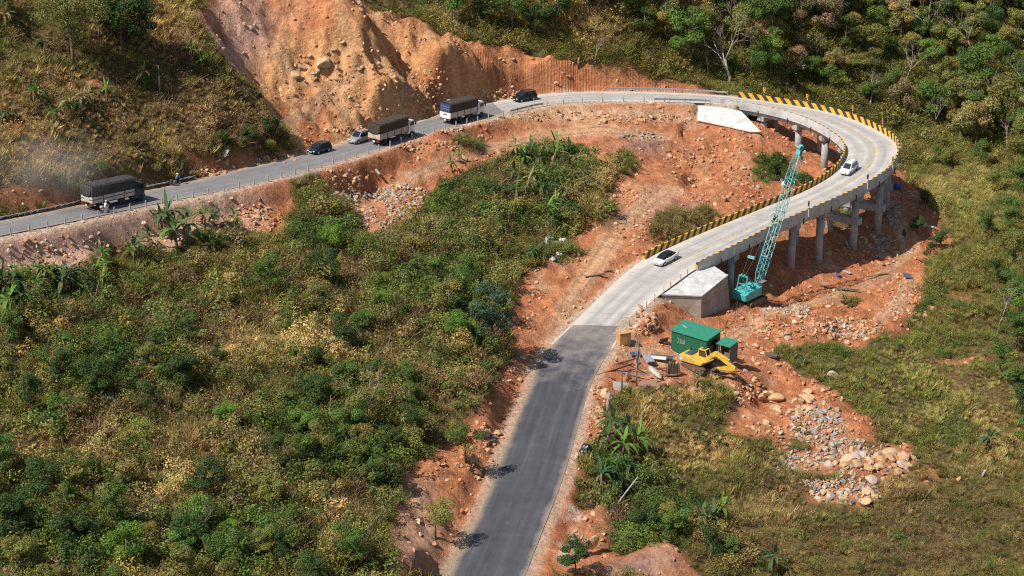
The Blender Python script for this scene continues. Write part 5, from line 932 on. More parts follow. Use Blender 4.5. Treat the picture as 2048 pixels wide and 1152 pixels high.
def lorry(px, py, label, L, cabm, bedm, tarpm, tarpr, rear, stripe, H=3.75):
    v = vehicle('lorry', px, py, True, label, 'lorry'); h = L / 2; W_ = 2.42; w = W_ / 2; cx = h - 1.75; xb = -h; xf = cx - .12; zb = 1.12; zs = 2.05
    q = MB()
    for s_ in (1, -1): q.beam((xb + .15, s_ * .42, .88), (h - .3, s_ * .42, .88), .14, .26)
    for x in np.arange(xb + .5, cx, 1.1): q.beam((x, -.95, 1.0), (x, .95, 1.0), .1, .12)
    q.box((xf - 2.2, -.85, .72), (1.0, .5, .5)); q.box((xf - 2.2, .85, .72), (1.3, .5, .5)); q.build('chassis', m_und, v)
    c = MB(); c.loft([[(x, -a, .62), (x, -a, zt - .18), (x, -a * .9, zt), (x, a * .9, zt), (x, a, zt - .18), (x, a, .62)] for x, a, zt in ((cx, 1.12, 2.72), (cx + .9, 1.16, 2.82), (cx + 1.45, 1.16, 2.74), (cx + 1.72, 1.13, 2.0), (cx + 1.76, 1.10, 1.2))]); cab = c.build('cab', cabm, v)
    g = MB(); g.add([(cx + 1.50, -.98, 2.62), (cx + 1.50, .98, 2.62), (cx + 1.745, 1.0, 1.85), (cx + 1.745, -1.0, 1.85)], [(0, 1, 2, 3)]); g.add([(cx + 1.40, -.95, 2.62), (cx + 1.40, .95, 2.62), (cx + 1.6, .95, 1.85), (cx + 1.6, -.95, 1.85)], [(3, 2, 1, 0)]); g.build('windscreen', m_gl, cab)
    for s_ in (1, -1):
        g = MB(); g.box((cx + .95, s_ * 1.16, 2.2), (.95, .035, .62)); g.build('side_window', m_gl, cab); g = MB(); g.box((cx + 1.62, s_ * 1.38, 2.2), (.1, .24, .5)); g.build('mirror', m_blk, cab)
        g = MB(); g.box((cx + 1.74, s_ * .8, 1.05), (.1, .4, .18)); g.build('headlight', m_lamp, cab)
    g = MB(); g.box((cx + 1.77, 0, .7), (.12, 2.2, .36)); g.build('bumper', m_blk, cab)
    b_ = MB(); b_.box(((xb + xf) / 2, 0, zb + .06), (xf - xb, W_ - .06, .12))
    for s_ in (1, -1): b_.box(((xb + xf) / 2, s_ * (w - .03), (zb + zs) / 2), (xf - xb, .06, zs - zb))
    b_.box((xb + .03, 0, (zb + zs) / 2), (.06, W_ - .13, zs - zb)); b_.box((xf - .03, 0, (zb + 3.2) / 2), (.06, W_ - .13, 3.2 - zb)); bed = b_.build('cargo_bed', bedm, v)
    n = 4
    for s_ in (1, -1):
        for k_ in range(n + 1):
            q = MB(); x = xb + .06 + (xf - xb - .12) * k_ / n; q.box((x, s_ * (w + .015), (zb + zs) / 2 - .02), (.11, .07, zs - zb + .12)); q.build('stake', m_post, bed)
        if stripe:
            for k_ in range(n):
                q = MB(); x = xb + (xf - xb) * (k_ + .5) / n; q.box((x, s_ * (w + .008), zb + .52), ((xf - xb) / n - .32, .02, .12)); q.build('stripe', m_strp, bed)
    # tarpaulin stretched over hoops: lightly sagging roof, ridges at the hoops
    nh = 9; rg_ = []
    for k_ in range(nh * 2 + 1):
        f = k_ / (nh * 2); x = xb - .02 + (xf + .02 - xb) * f; sag = .05 * (k_ % 2) + random.uniform(0, .02); a = w + .01 - .03 * (k_ % 2)
        rg_.append([(x, -a, zs - .02), (x, -a - .01, H - .32), (x, -a * .86, H - .06 - sag), (x, 0, H - sag), (x, a * .86, H - .06 - sag), (x, a + .01, H - .32), (x, a, zs - .02)])
    tp = MB(); tp.loft(rg_, caps=False); tp.add([rg_[-1][j] for j in range(7)], [tuple(range(7))]); tp.build('tarpaulin', [tarpm], v, smooth=False)
    fr = MB()
    if rear == 'flap':
        xs = xb - .045; n_ = 9; V = []
        for r0 in range(6):
            f = r0 / 5; z = H - .12 - f * (H - .12 - zs + .05); ww = (w * .97) * (1 - .42 * f); V += [(xs - .05 - .06 * math.sin(k_ * 2.1 + r0) * f, -ww + 2 * ww * k_ / (n_ - 1), z + (.10 if r0 == 0 and False else 0)) for k_ in range(n_)]
        fr.add(V, [(r0 * n_ + k_, r0 * n_ + k_ + 1, (r0 + 1) * n_ + k_ + 1, (r0 + 1) * n_ + k_) for r0 in range(5) for k_ in range(n_ - 1)]); o = fr.build('rear_flap', tarpm, v, smooth=True); so_ = o.modifiers.new('t', 'SOLIDIFY'); so_.thickness = .02
        q = MB()
        for y in (-w + .06, w - .06): q.beam((xb - .01, y, zs), (xb - .01, y, H - .3), .1)
        q.build('rear_frame', m_post, v); q = MB(); q.box((xb + .25, 0, (zs + H) / 2 - .1), (.03, W_ - .2, H - zs - .3)); q.build('cargo', mat('dim_cargo', (.05, .03, .025), .9), v)
    elif rear == 'drape':
        xs = xb - .045; n_ = 11; V = []
        for r0 in range(7):
            f = r0 / 6
            for k_ in range(n_):
                y = -w + 2 * w * k_ / (n_ - 1); low = zs + .25 - .35 * math.sin(math.pi * k_ / (n_ - 1)); V.append((xs - .05 * math.sin(r0 * 2.2 + abs(k_ - 5) * .6) - .03, y, H - .1 - f * (H - .1 - low)))
        fr.add(V, [(r0 * n_ + k_, r0 * n_ + k_ + 1, (r0 + 1) * n_ + k_ + 1, (r0 + 1) * n_ + k_) for r0 in range(6) for k_ in range(n_ - 1)]); o = fr.build('rear_flap', tarpm, v, smooth=True); so_ = o.modifiers.new('t', 'SOLIDIFY'); so_.thickness = .02
    else:
        fr.box((xb - .035, 0, (zs + H) / 2 + .02), (.05, W_ - .1, H - zs - .25)); rf = fr.build('rear_frame', p_rb, v); q = MB()
        for y in (-.85, -.42, 0, .42, .85): q.beam((xb - .08, y, zs + .1), (xb - .08, y, H - .32), .05)
        for z in (zs + .55, zs + .95): q.beam((xb - .085, -.95, z), (xb - .085, .95, z), .05)
        q.build('grille_bar', mat('pale_blue_bar', (.25, .30, .42), .5), rf)
        q = MB(); q.box((xb - .01, 0, zb + .35), (.025, W_ - .1, .95)); q.build('tailboard', p_wht, v); q = MB(); q.box((xb - .03, 0, zb + .52), (.02, .75, .16)); q.build('lettering_panel', m_blk, v)
    for s_ in (1, -1):
        q = MB(); q.box((xb - .03, s_ * .95, zb - .12), (.06, .36, .16)); q.build('tail_light', m_red, v)
    if stripe:
        for y in (-.85, .85): q = MB(); q.box((xb - .012, y, zb + .5), (.02, .6, .12)); q.build('stripe', m_strp, bed)
    q = MB(); q.box((xb + .05, 0, .72), (.1, 2.2, .14)); q.build('rear_bumper', m_und, v); q = MB(); q.box((xb - .02, 0 if rear != 'flap' else .15, .72), (.03, .42, .28)); q.build('number_plate', m_yp if rear == 'flap' else m_wp, v)
    for x in (xb + 1.5, xb + 2.75):
        for s_ in (1, -1): wheel(v, x, s_ * .98, .5, .46, True)
    for s_ in (1, -1): wheel(v, cx + .95, s_ * 1.03, .5, .28, True)
    return v
lorry(227, 409, 'lorry with a dark blue cab and red-striped white bed under black tarpaulin', 9.6, p_cabb, m_bed, m_tarp, None, 'flap', True)
lorry(783, 280, 'white-cabbed lorry with beige bed sides and a sagging grey tarpaulin flap', 9.6, p_wht, m_bei, m_tarp2, None, 'drape', False, 3.7)
lorry(924, 239, 'white lorry with a blue rear frame and white tailboard, nearest the bend', 9.0, p_wht, m_bed, m_tarp2, None, 'frame', False, 3.7)

# ------------------------------------------------------------------ people and motorcycles
m_skin = mat('skin', (.38, .22, .15), .6, var=.06); m_wcl = mat('white_cloth', (.74, .74, .76), .85, var=.08); m_bcl = mat('blue_cloth', (.05, .15, .36), .85, var=.1); m_dcl = mat('dark_cloth', (.03, .028, .035), .9, var=.15); m_jean = mat('blue_jeans', (.06, .08, .14), .9, var=.12); m_rcl = mat('dark_red_cloth', (.13, .03, .03), .9, var=.1); m_hat = mat('straw_hat', (.55, .46, .30), .9); m_helm = mat('white_helmet', (.75, .75, .76), .35); m_hair = mat('black_hair', (.012, .01, .01), .7)
def person(loc, rot, label, pose, mats, head='helmet'):
    """one continuous skinned body; pose gives joint positions in metres (x forward, y left, z up)"""
    J = pose; bones = [('pelvis', 'chest'), ('chest', 'neck'), ('neck', 'head'), ('head', 'crown')]; rad = {'pelvis': .15, 'chest': .17, 'neck': .065, 'head': .105, 'crown': .085}
    for s_ in 'LR':
        bones += [('chest', 'sho' + s_), ('sho' + s_, 'elb' + s_), ('elb' + s_, 'wri' + s_), ('wri' + s_, 'pal' + s_), ('pelvis', 'hip' + s_), ('hip' + s_, 'kne' + s_), ('kne' + s_, 'ank' + s_), ('ank' + s_, 'toe' + s_)]
        rad.update({'sho' + s_: .075, 'elb' + s_: .05, 'wri' + s_: .032, 'pal' + s_: .036, 'hip' + s_: .10, 'kne' + s_: .07, 'ank' + s_: .048, 'toe' + s_: .04})
        w_ = Vector(J['wri' + s_]); pa = Vector(J['pal' + s_]); d_ = (pa - w_).normalized(); sd_ = d_.cross(Vector((0, 0, 1))); sd_ = sd_.normalized() if sd_.length > .1 else Vector((1, 0, 0))
        for k_, (o_, l_) in enumerate(((-.030, .07), (-.010, .085), (.010, .08), (.030, .06))):
            J['f%d%s' % (k_, s_)] = tuple(pa + sd_ * o_ * 1.4 + d_ * l_ + Vector((0, 0, -.03))); bones.append(('pal' + s_, 'f%d%s' % (k_, s_))); rad['f%d%s' % (k_, s_)] = .009
        J['th' + s_] = tuple(w_ + d_ * .05 - sd_ * .06 + Vector((0, 0, -.01))); bones.append(('wri' + s_, 'th' + s_)); rad['th' + s_] = .010
    nm = ['pelvis'] + [k_ for k_ in J if k_ != 'pelvis']; ix = {k_: i for i, k_ in enumerate(nm)}
    me = bpy.data.meshes.new('person'); me.from_pydata([J[k_] for k_ in nm], [(ix[a], ix[b_]) for a, b_ in bones], []); bm = bmesh.new(); bm.from_mesh(me); ly = bm.verts.layers.skin.verify(); bm.verts.ensure_lookup_table()
    for k_ in nm: bm.verts[ix[k_]][ly].radius = (rad[k_], rad[k_])
    bm.verts[0][ly].use_root = True; bm.to_mesh(me); bm.free()
    tmp = bpy.data.objects.new('tmp', me); COL.objects.link(tmp); tmp.modifiers.new('s', 'SKIN'); sb = tmp.modifiers.new('b', 'SUBSURF'); sb.levels = 1
    dg = bpy.context.evaluated_depsgraph_get(); out = bpy.data.meshes.new_from_object(tmp.evaluated_get(dg)); bpy.data.objects.remove(tmp)
    out.name = 'person'; out.materials.clear(); [out.materials.append(m) for m in mats]    # skin, top, trousers, shoes
    names = [(Vector(J[a]).lerp(Vector(J[b_]), .5), b_) for a, b_ in bones]
    for f in out.polygons:
        b_ = min(names, key=lambda q: (q[0] - f.center).length_squared)[1]
        f.material_index = 0 if b_[:2] in ('he', 'cr', 'pa', 'th', 'ne') or b_[0] == 'f' else 3 if b_[:3] == 'toe' else 2 if b_[:3] in ('hip', 'kne', 'ank') else 1
        f.use_smooth = True
    p = tag(link(bpy.data.objects.new('person', out)), label, 'person'); p.location = loc; p.rotation_euler = rot
    h_ = Vector(J['head']); cr = Vector(J['crown']); c = (h_ + cr) / 2; q = MB()
    fd = Vector((1, 0, 0)); q.loft([[tuple(c + Vector((r_ * 1.15 * math.cos(a), r_ * math.sin(a), z))) for a in np.linspace(0, 6.283, 13)[:-1]] for r_, z in ((.125, -.04), (.135, .02), (.12, .10), (.07, .155), (.01, .17))])
    if head == 'hat': q.loft([[tuple(c + Vector((r_ * math.cos(a), r_ * math.sin(a), z))) for a in np.linspace(0, 6.283, 15)[:-1]] for r_, z in ((.125, .02), (.30, -.01), (.30, .005), (.125, .04))])
    q.build('helmet' if head == 'helmet' else 'hat' if head == 'hat' else 'hair', m_helm if head == 'helmet' else m_hat if head == 'hat' else m_hair, p, smooth=True)
    q = MB(); q.cyl(c + Vector((.10, 0, -.03)), c + Vector((.135, 0, -.045)), .02, .012, n=6); q.build('nose', m_skin, p)
    for y in (-.035, .035): q = MB(); q.box(c + Vector((.108, y, 0)), (.02, .025, .012)); q.build('eye', m_hair, p)
    q = MB(); q.box(c + Vector((.098, 0, -.085)), (.02, .045, .01)); q.build('mouth', m_strp, p)
    return p
def ride_pose(lean=.12):
    return {'pelvis': (-.15, 0, .88), 'chest': (-.02 + lean, 0, 1.28), 'neck': (.02 + lean * 1.2, 0, 1.46), 'head': (.06 + lean * 1.3, 0, 1.58), 'crown': (.06 + lean * 1.3, 0, 1.72), 'shoL': (.0 + lean, .19, 1.38), 'elbL': (.2, .28, 1.16), 'wriL': (.42, .28, 1.06), 'palL': (.48, .28, 1.05), 'shoR': (.0 + lean, -.19, 1.38), 'elbR': (.2, -.28, 1.16), 'wriR': (.42, -.28, 1.06), 'palR': (.48, -.28, 1.05), 'hipL': (-.1, .12, .84), 'kneL': (.28, .18, .70), 'ankL': (.12, .17, .34), 'toeL': (.28, .18, .30), 'hipR': (-.1, -.12, .84), 'kneR': (.28, -.18, .70), 'ankR': (.12, -.17, .34), 'toeR': (.28, -.18, .30)}
def motorcycle(px, py, rev, label, pm, dz=.014, rot=None):
    v = vehicle('motorcycle', px, py, rev, label, 'motorcycle', dz, rot)
    for nm, x in (('front_wheel', .62), ('rear_wheel', -.62)):
        q = MB(); n = 18; V = []
        for a in np.linspace(0, 6.283, n + 1)[:-1]:
            for b_ in np.linspace(0, 6.283, 7)[:-1]: r_ = .245 + .05 * math.cos(b_); V.append((x + r_ * math.cos(a), .045 * math.sin(b_), .295 + r_ * math.sin(a)))
        q.add(V, [(i * 6 + j, i * 6 + (j + 1) % 6, ((i + 1) % n) * 6 + (j + 1) % 6, ((i + 1) % n) * 6 + j) for i in range(n) for j in range(6)]); o = q.build(nm, m_ty, v, smooth=True); q = MB(); q.cyl((x, -.03, .295), (x, .03, .295), .19, n=12); q.build('rim', m_rim, o)
    q = MB(); q.loft([[(x, -a, z0), (x, -a, z1), (x, a, z1), (x, a, z0)] for x, a, z0, z1 in ((-.85, .05, .62, .72), (-.5, .13, .5, .74), (-.1, .13, .35, .70), (.15, .11, .3, .62), (.36, .13, .36, .90), (.48, .08, .55, 1.0))]); q.build('body', pm, v, bevel=.02)
    q = MB(); q.loft([[(x, -a, z - .06), (x, -a, z), (x, a, z), (x, a, z - .06)] for x, a, z in ((-.75, .10, .84), (-.4, .14, .82), (0, .11, .78))]); q.build('seat', m_blk, v, bevel=.02)
    q = MB(); q.tube([(.42, .34, 1.03), (.44, .12, 1.04), (.44, -.12, 1.04), (.42, -.34, 1.03)], .018, 6); q.tube([(.44, 0, 1.04), (.62, 0, .30)], .035, 6); q.build('handlebar', m_blk, v)
    q = MB(); q.box((.52, 0, .92), (.1, .18, .14)); q.build('headlight', m_lamp, v, bevel=.03); q = MB(); q.box((-.88, 0, .70), (.06, .16, .08)); q.build('tail_light', m_red, v)
    for s_ in (1, -1): q = MB(); q.tube([(.42, s_ * .22, 1.04), (.40, s_ * .30, 1.18)], .01, 4); q.box((.40, s_ * .31, 1.2), (.02, .11, .07)); q.build('mirror', m_blk, v)
    return v
mc = motorcycle(211, 426, True, 'white motor scooter ridden beside the dark blue lorry', p_wht); person(mc.location, mc.rotation_euler, 'rider all in white with a white hood on the white scooter', ride_pose(.05), [m_skin, m_wcl, m_wcl, m_blk])
q = MB(); q.box((-.72, 0, .98), (.34, .36, .3)); o = q.build('luggage_box', mat('cream_box', (.62, .57, .46), .6), mc, bevel=.04)
mc = motorcycle(353, 370, True, 'dark motorcycle loaded at both sides, riding away beside the drain slabs', p_bk); person(mc.location, mc.rotation_euler, 'rider in a bright blue shirt and straw hat on the loaded motorcycle', ride_pose(.10), [m_skin, m_bcl, m_dcl, m_blk], 'hat')
for s_ in (1, -1): q = MB(); q.box((-.62, s_ * .38, .62), (.6, .34, .5)); q.build('side_bag', mat('grey_sack', (.14, .13, .12), .9), mc, bevel=.1)
mc = motorcycle(1549, 444, True, 'dark motorcycle on the viaduct seen past the crane boom', p_bk); person(mc.location, mc.rotation_euler, 'dark red clad rider on the motorcycle behind the crane boom', ride_pose(.10), [m_skin, m_rcl, m_dcl, m_blk])
g_ = gpx(517, 328)
STAND = {'pelvis': (0, 0, .92), 'chest': (0, 0, 1.30), 'neck': (.0, 0, 1.48), 'head': (.03, 0, 1.58), 'crown': (.03, 0, 1.72), 'shoL': (0, .19, 1.40), 'elbL': (.03, .25, 1.12), 'wriL': (.14, .2, .92), 'palL': (.18, .18, .88), 'shoR': (0, -.19, 1.40), 'elbR': (-.02, -.25, 1.12), 'wriR': (.06, -.25, .86), 'palR': (.08, -.25, .81), 'hipL': (0, .10, .88), 'kneL': (.03, .11, .48), 'ankL': (-.02, .11, .08), 'toeL': (.14, .12, .04), 'hipR': (0, -.10, .88), 'kneR': (.05, -.11, .48), 'ankR': (.02, -.11, .08), 'toeR': (.18, -.12, .04)}
person(g_, (0, 0, -1.2), 'person in a dark top and blue jeans standing by the roadside boulders', STAND, [m_skin, m_dcl, m_jean, m_wcl], 'hair')

# ------------------------------------------------------------------ roadside posts, rails and markers
m_gp = mat('grey_post_concrete', (.36, .35, .34), .85, var=.2, scale=4); m_galv = mat('galvanised_steel', (.42, .44, .46), .4, .5, var=.15)
pm_ = MB(); pm_.box((0, 0, .40), (.16, .16, 1.1), taper=.85); pme = meshdata('post', pm_.V, pm_.F, m_gp)
i = I_BR1 + 2; s0 = 0
while i < NS - 4:
    p = RL[i] - RN[i] * .35; qx, qy = proj(*p)
    if qx < -10: break
    o = link(bpy.data.objects.new('roadside_post', pme)); o.name = 'roadside_post'; o.location = p; o.rotation_euler = (random.uniform(-.03, .03), random.uniform(-.04, .04), math.atan2(RT[i][1], RT[i][0])); tag(o, None, 'post', 'posts along the upper road', 'thing')
    near_ = 'under the dark blue lorry' if qx < 300 else 'opposite the drain slabs' if qx < 470 else 'opposite the standing person' if qx < 590 else 'opposite the navy car' if qx < 690 else 'beside the middle lorry' if qx < 850 else 'beside the lorry nearest the bend' if qx < 1000 else 'along the inner edge of the bend'
    LAB.append((o, 'slim grey roadside post', qx, qy)); o['near'] = near_
    i += 3 if qx < 1000 else 4
POSTS = {}
for o, d_, px, py in [l for l in LAB if l[1] == 'slim grey roadside post']: POSTS.setdefault(o['near'], []).append((px, o))
LAB = [l for l in LAB if l[1] != 'slim grey roadside post']
for nr, L_ in POSTS.items():
    L_.sort(key=lambda q: q[0])
    for k_, (px, o) in enumerate(L_): o['label'] = 'slim grey roadside post %s, %s' % (nr, 'leftmost' if k_ == 0 else 'rightmost' if k_ == len(L_) - 1 else ORD[min(k_, 19)] + ' from left'); del o['near']
def guardrail(i0, i1, side, label, lat=.45):
    i0, i1 = sorted((i0, i1)); ii_ = list(range(i0, i1 + 1)); O_ = Vector(RC[i0]); r = empty('guardrail', O_, label=label, cat='guardrail')
    E_ = RL if side < 0 else RR; q = MB(); rings = []
    for i in ii_:
        b_ = Vector(E_[i]) + Vector(RN[i]) * side * lat - O_; n_ = Vector(RN[i]) * side
        rings.append([b_ + n_ * a + Vector((0, 0, z)) for a, z in ((0, .45), (-.07, .52), (-.02, .60), (-.07, .68), (0, .76), (.03, .76), (-.03, .68), (.02, .60), (-.03, .52), (.03, .45))])
    q.loft(rings); q.build('rail', m_galv, r)
    for i in ii_[::4]: b_ = Vector(E_[i]) + Vector(RN[i]) * side * (lat + .10) - O_; q = MB(); q.box(b_ + Vector((0, 0, .3)), (.13, .13, 1.0)); q.build('post', m_galv, r)
def statR(px, py):
    qx, qy = proj(RR[:, 0], RR[:, 1], RR[:, 2]); return int(np.argmin((qx - px) ** 2 + (qy - py) ** 2))
guardrail(statR(1216, 184), statR(1447, 192), 1, 'long steel guardrail on the outer side of the bend below the forest'); guardrail(statL(1306, 203), statL(1426, 207), -1, 'short steel guardrail on the inner side ending at the viaduct'); guardrail(statL(1018, 227), statL(1084, 212), -1, 'steel guardrail on the inner side beside the black off-road car')
m_rw = mat('red_white_post', (.72, .70, .68), .6); m_rb2 = mat('red_band', (.42, .05, .04), .6); m_chev = mat('orange_chevron_board', (.80, .33, .02), .5, var=.1); m_back = mat('sign_back', (.10, .095, .09), .6)
def marker(px, py, label, front):
    bi = statR(px, py + 14); p = Vector(RR[bi]) + Vector(RN[bi]) * .60 + Vector((0, 0, -.2)); r = empty('chevron_marker', p, math.atan2(-RN[bi][1], -RN[bi][0]), label, 'road marker', 'chevron markers on the outer parapet')
    q = MB(); q.cyl((0, 0, 0), (0, 0, 2.0), .07, n=8); po = q.build('post', m_rw, r); q = MB(); q.cyl((0, 0, 1.25), (0, 0, 1.5), .076, n=8); q.build('band', m_rb2, po)
    q = MB(); q.box((.07, 0, 2.2), (.04, .6, .75)); bd = q.build('board', m_back, r); q = MB(); q.box((.095, 0, 2.2), (.012, .56, .70)); q.build('face', m_chev, bd)
    q = MB(); 
    for z0, s_ in ((2.02, 1), (2.02, -1)): q.beam((.105, .16, 2.2 + s_ * .26), (.105, -.12, 2.2), .012, .1)
    q.build('chevron', m_blk, bd)
for k_, (x, y) in enumerate([(1518,200),(1610,217),(1690,236),(1752,262),(1787,288)]): marker(x, y, 'orange chevron board on a red-banded post, ' + ['nearest the steel guardrail', 'second along from the guardrail', 'middle one of the outer parapet', 'next to the sharpest bend', 'at the sharpest bend of the viaduct'][k_], True)
for k_, (x, y) in enumerate([(1782,328),(1730,366),(1613,424)]): marker(x, y, 'dark-backed chevron board seen from behind, ' + ['above the tallest columns', 'right of the white people carrier', 'halfway along the straight parapet'][k_], False)
m_rust = mat('rusty_stake', (.22, .10, .07), .8, var=.3)
for k_, (x, y) in enumerate([(1371,548),(1353,561),(1335,574),(1319,587),(1304,604),(1290,620),(1274,640),(1258,660)]):
    bi = statR(x, y); p = Vector(RR[bi]) + Vector(RN[bi]) * .5; q = MB(); q.cyl((0, 0, -.2), (0, 0, 1.05), .05, n=6); o = q.build('stake', m_rust); o.location = p; o.rotation_euler = (random.uniform(-.06, .06), random.uniform(-.06, .06), 0); tag(o, 'rusty steel stake at the road edge over the wing block, ' + (ORD[k_] + ' from the viaduct end'), 'stake', 'stakes beside the concrete road')
# concrete drain slabs propped along the upper road
m_slab = mat('drain_slab_concrete', (.40, .41, .42), .85, var=.18, scale=2); k_ = 0
def slabs(x0, x1, n, nm):
    for k_ in range(n):
        px = x0 + (x1 - x0) * k_ / max(1, n - 1); bi = int(np.argmin(np.abs(proj(RR[:, 0], RR[:, 1], RR[:, 2])[0] - px) + (np.arange(NS) < I_UP) * 1e6)); p = Vector(RR[bi]) + Vector(RN[bi]) * 1.25; q = MB(); q.box((0, 0, .28), (.92, .9, .09)); o = q.build('drain_slab', m_slab, bevel=.012); o.location = p; o.rotation_euler = (-.62 + random.uniform(-.06, .06), random.uniform(-.03, .03), math.atan2(RT[bi][1], RT[bi][0]) + math.pi + random.uniform(-.06, .06))
        tag(o, 'grey concrete drain slab %s, %s' % (nm, 'leftmost' if k_ == 0 else 'rightmost' if k_ == n - 1 else ORD[k_] + ' from left'), 'slab', 'drain slabs beside the upper road', 'thing')
slabs(2, 66, 7, 'in the row left of the lorry'); slabs(88, 164, 9, 'in the row behind the lorry'); slabs(304, 392, 9, 'in the row by the blue-shirted rider')
#PART5
# ------------------------------------------------------------------ crawler crane
m_teal = paint('teal_paint', (.07, .40, .40), .45); m_tl2 = paint('pale_teal_paint', (.20, .47, .46), .45); m_trk = mat('rusty_track_steel', (.13, .085, .06), .8, var=.35, dirt=(.30, .17, .10)); m_cab = mat('dark_cab', (.05, .05, .052), .5)
m_yel = mat('excavator_yellow', (.66, .42, .05), .55, var=.2, scale=1.8, dirt=(.42, .27, .12)); m_cbl = mat('steel_cable', (.10, .10, .10), .6)
def track(par, y, L, h, w, m=m_trk):
    n = 10; r = h / 2; prof = [(L / 2 - r + r * math.sin(a), r - r * math.cos(a)) for a in np.linspace(0, math.pi, n)] + [(-L / 2 + r - r * math.sin(a), r + r * math.cos(a)) for a in np.linspace(0, math.pi, n)]
    q = MB(); q.loft([[(x, y - w / 2, z) for x, z in prof], [(x, y + w / 2, z) for x, z in prof]]); 
    for x in np.arange(-L / 2 + r, L / 2 - r + .01, .32):
        for z in (0.0, h): q.box((x, y, z + (.015 if z else -.0)), (.10, w + .02, .05))
    t_ = q.build('track', m, par); q = MB()
    for s_ in (-1, 1):
        for x in (-L / 2 + r, L / 2 - r): q.cyl((x, y + s_ * (w / 2), r), (x, y + s_ * (w / 2 + .05), r), r * .72, n=14)
        for x in np.linspace(-L / 2 + 2.2 * r, L / 2 - 2.2 * r, 5): q.cyl((x, y + s_ * (w / 2), r * .5), (x, y + s_ * (w / 2 + .04), r * .5), r * .33, n=10)
    q.build('track_roller', m_und, t_)
g0 = gpx(1499, 606); CR = empty('crawler_crane', g0 + Vector((0, 0, .05)), math.atan2(.77, .64), 'teal crawler crane with a long lattice boom raised in front of the viaduct', 'crane')
for y in (-1.35, 1.35): track(CR, y, 4.7, .95, .75)
q = MB(); q.box((0, 0, .75), (2.6, 2.0, .5)); q.cyl((0, 0, .9), (0, 0, 1.2), .9, n=20); q.build('undercarriage', m_und, CR)
q = MB(); q.box((-.35, 0, 1.95), (4.3, 2.75, 1.35)); q.box((-.2, 0, 1.25), (4.0, 2.4, .12)); q.build('house', m_teal, CR, bevel=.06)
q = MB(); q.loft([[(-2.45, -1.45, 1.3), (-2.45, -1.45, 2.45), (-2.45, 1.45, 2.45), (-2.45, 1.45, 1.3)], [(-3.15, -1.3, 1.35), (-3.2, -1.3, 2.4), (-3.2, 1.3, 2.4), (-3.15, 1.3, 1.35)]]); q.build('counterweight', m_teal, CR, bevel=.06)
q = MB(); q.box((1.9, -.98, 2.25), (1.5, .9, 1.75), taper=.9); cb = q.build('cab', m_cab, CR, bevel=.05); q = MB(); q.box((1.9, -1.42, 2.5), (1.1, .03, .9), rot=(.06, 0, 0)); q.box((2.62, -.98, 2.5), (.03, .7, .9), rot=(0, -.06, 0)); q.build('window', m_gl, cb); q = MB(); q.box((1.9, -.98, 3.15), (1.35, .8, .05)); q.build('roof', mat('grey_lid', (.2, .2, .2), .6), cb)
gt = [(-2.0, .75, 4.7), (-2.0, -.75, 4.7)]; q = MB()
for s_ in (1, -1):
    q.beam((-2.5, s_ * .8, 2.6), (-2.0, s_ * .72, 4.9), .14); q.beam((.2, s_ * .8, 2.6), (-2.0, s_ * .72, 4.9), .12)
q.beam((-2.0, -.75, 4.9), (-2.0, .75, 4.9), .22); q.beam((-2.25, -.75, 3.7), (-2.25, .75, 3.7), .12)
for s_ in (-.25, .25): q.cyl((-2.0, s_ - .06, 4.95), (-2.0, s_ + .06, 4.95), .3, n=14)
q.build('gantry', m_teal, CR); q = MB()
for y in (-.5, .35): q.cyl((-.6, y, 2.75), (-.6, y + .5, 2.75), .35, n=14)
q.box((-.2, .1, 2.72), (1.4, 1.6, .2)); q.cyl((-1.2, .8, 2.6), (-1.2, .8, 3.2), .08, n=8); q.build('winch', m_teal, CR)
P0 = Vector((1.6, 0, 1.75)); bt = unp(1608, 283, 0); 
# boom tip: solve its height so that the head stands where the photograph shows it
wb = CR.matrix_basis; best = None
for el in np.linspace(R(45), R(80), 60):
    for Lb in (23.0, 24.0, 25.0, 26.0, 27.0):
        d_ = Vector((math.cos(el), 0, math.sin(el))) * Lb + P0; w_ = Matrix.Translation(CR.location) @ Matrix.Rotation(CR.rotation_euler.z, 4, 'Z') @ d_; qx, qy = proj(w_.x, w_.y, w_.z); er_ = (qx - 1605) ** 2 + (qy - 288) ** 2
        if best is None or er_ < best[0]: best = (er_, el, Lb)
el, Lb = best[1], best[2]; bd = Vector((math.cos(el), 0, math.sin(el))); bu = Vector((-math.sin(el), 0, math.cos(el))); bl = Vector((0, 1, 0))
def bp_(f, a, u): return P0 + bd * (f * Lb) + bl * a + bu * u
def hwid(f): return .56 * min(1, .25 + f / .10 * .75) * (1 if f < .86 else max(.35, 1 - (f - .86) / .14 * .65))
NSG = 30; fs = [k_ / NSG * .96 for k_ in range(NSG + 1)]
for k0, k1, mt in ((0, 7, m_teal), (7, 17, m_tl2), (17, 24, m_tl2), (24, 30, m_teal)):
    q = MB()
    for k_ in range(k0, k1):
        f0, f1 = fs[k_], fs[k_ + 1]; h0, h1 = hwid(f0), hwid(f1); c0 = [(h0, h0), (h0, -h0), (-h0, -h0), (-h0, h0)]; c1 = [(h1, h1), (h1, -h1), (-h1, -h1), (-h1, h1)]
        for j in range(4):
            q.beam(bp_(f0, *c0[j]), bp_(f1, *c1[j]), .085); j2 = (j + 1) % 4
            q.beam(bp_(f0, *c0[j]), bp_(f1, *c1[j2]), .055) if k_ % 2 else q.beam(bp_(f0, *c0[j2]), bp_(f1, *c1[j]), .055)
            if k_ in (k0,): q.beam(bp_(f0, *c0[j]), bp_(f0, *c0[j2]), .09)
    q.build('boom_section', mt, CR)
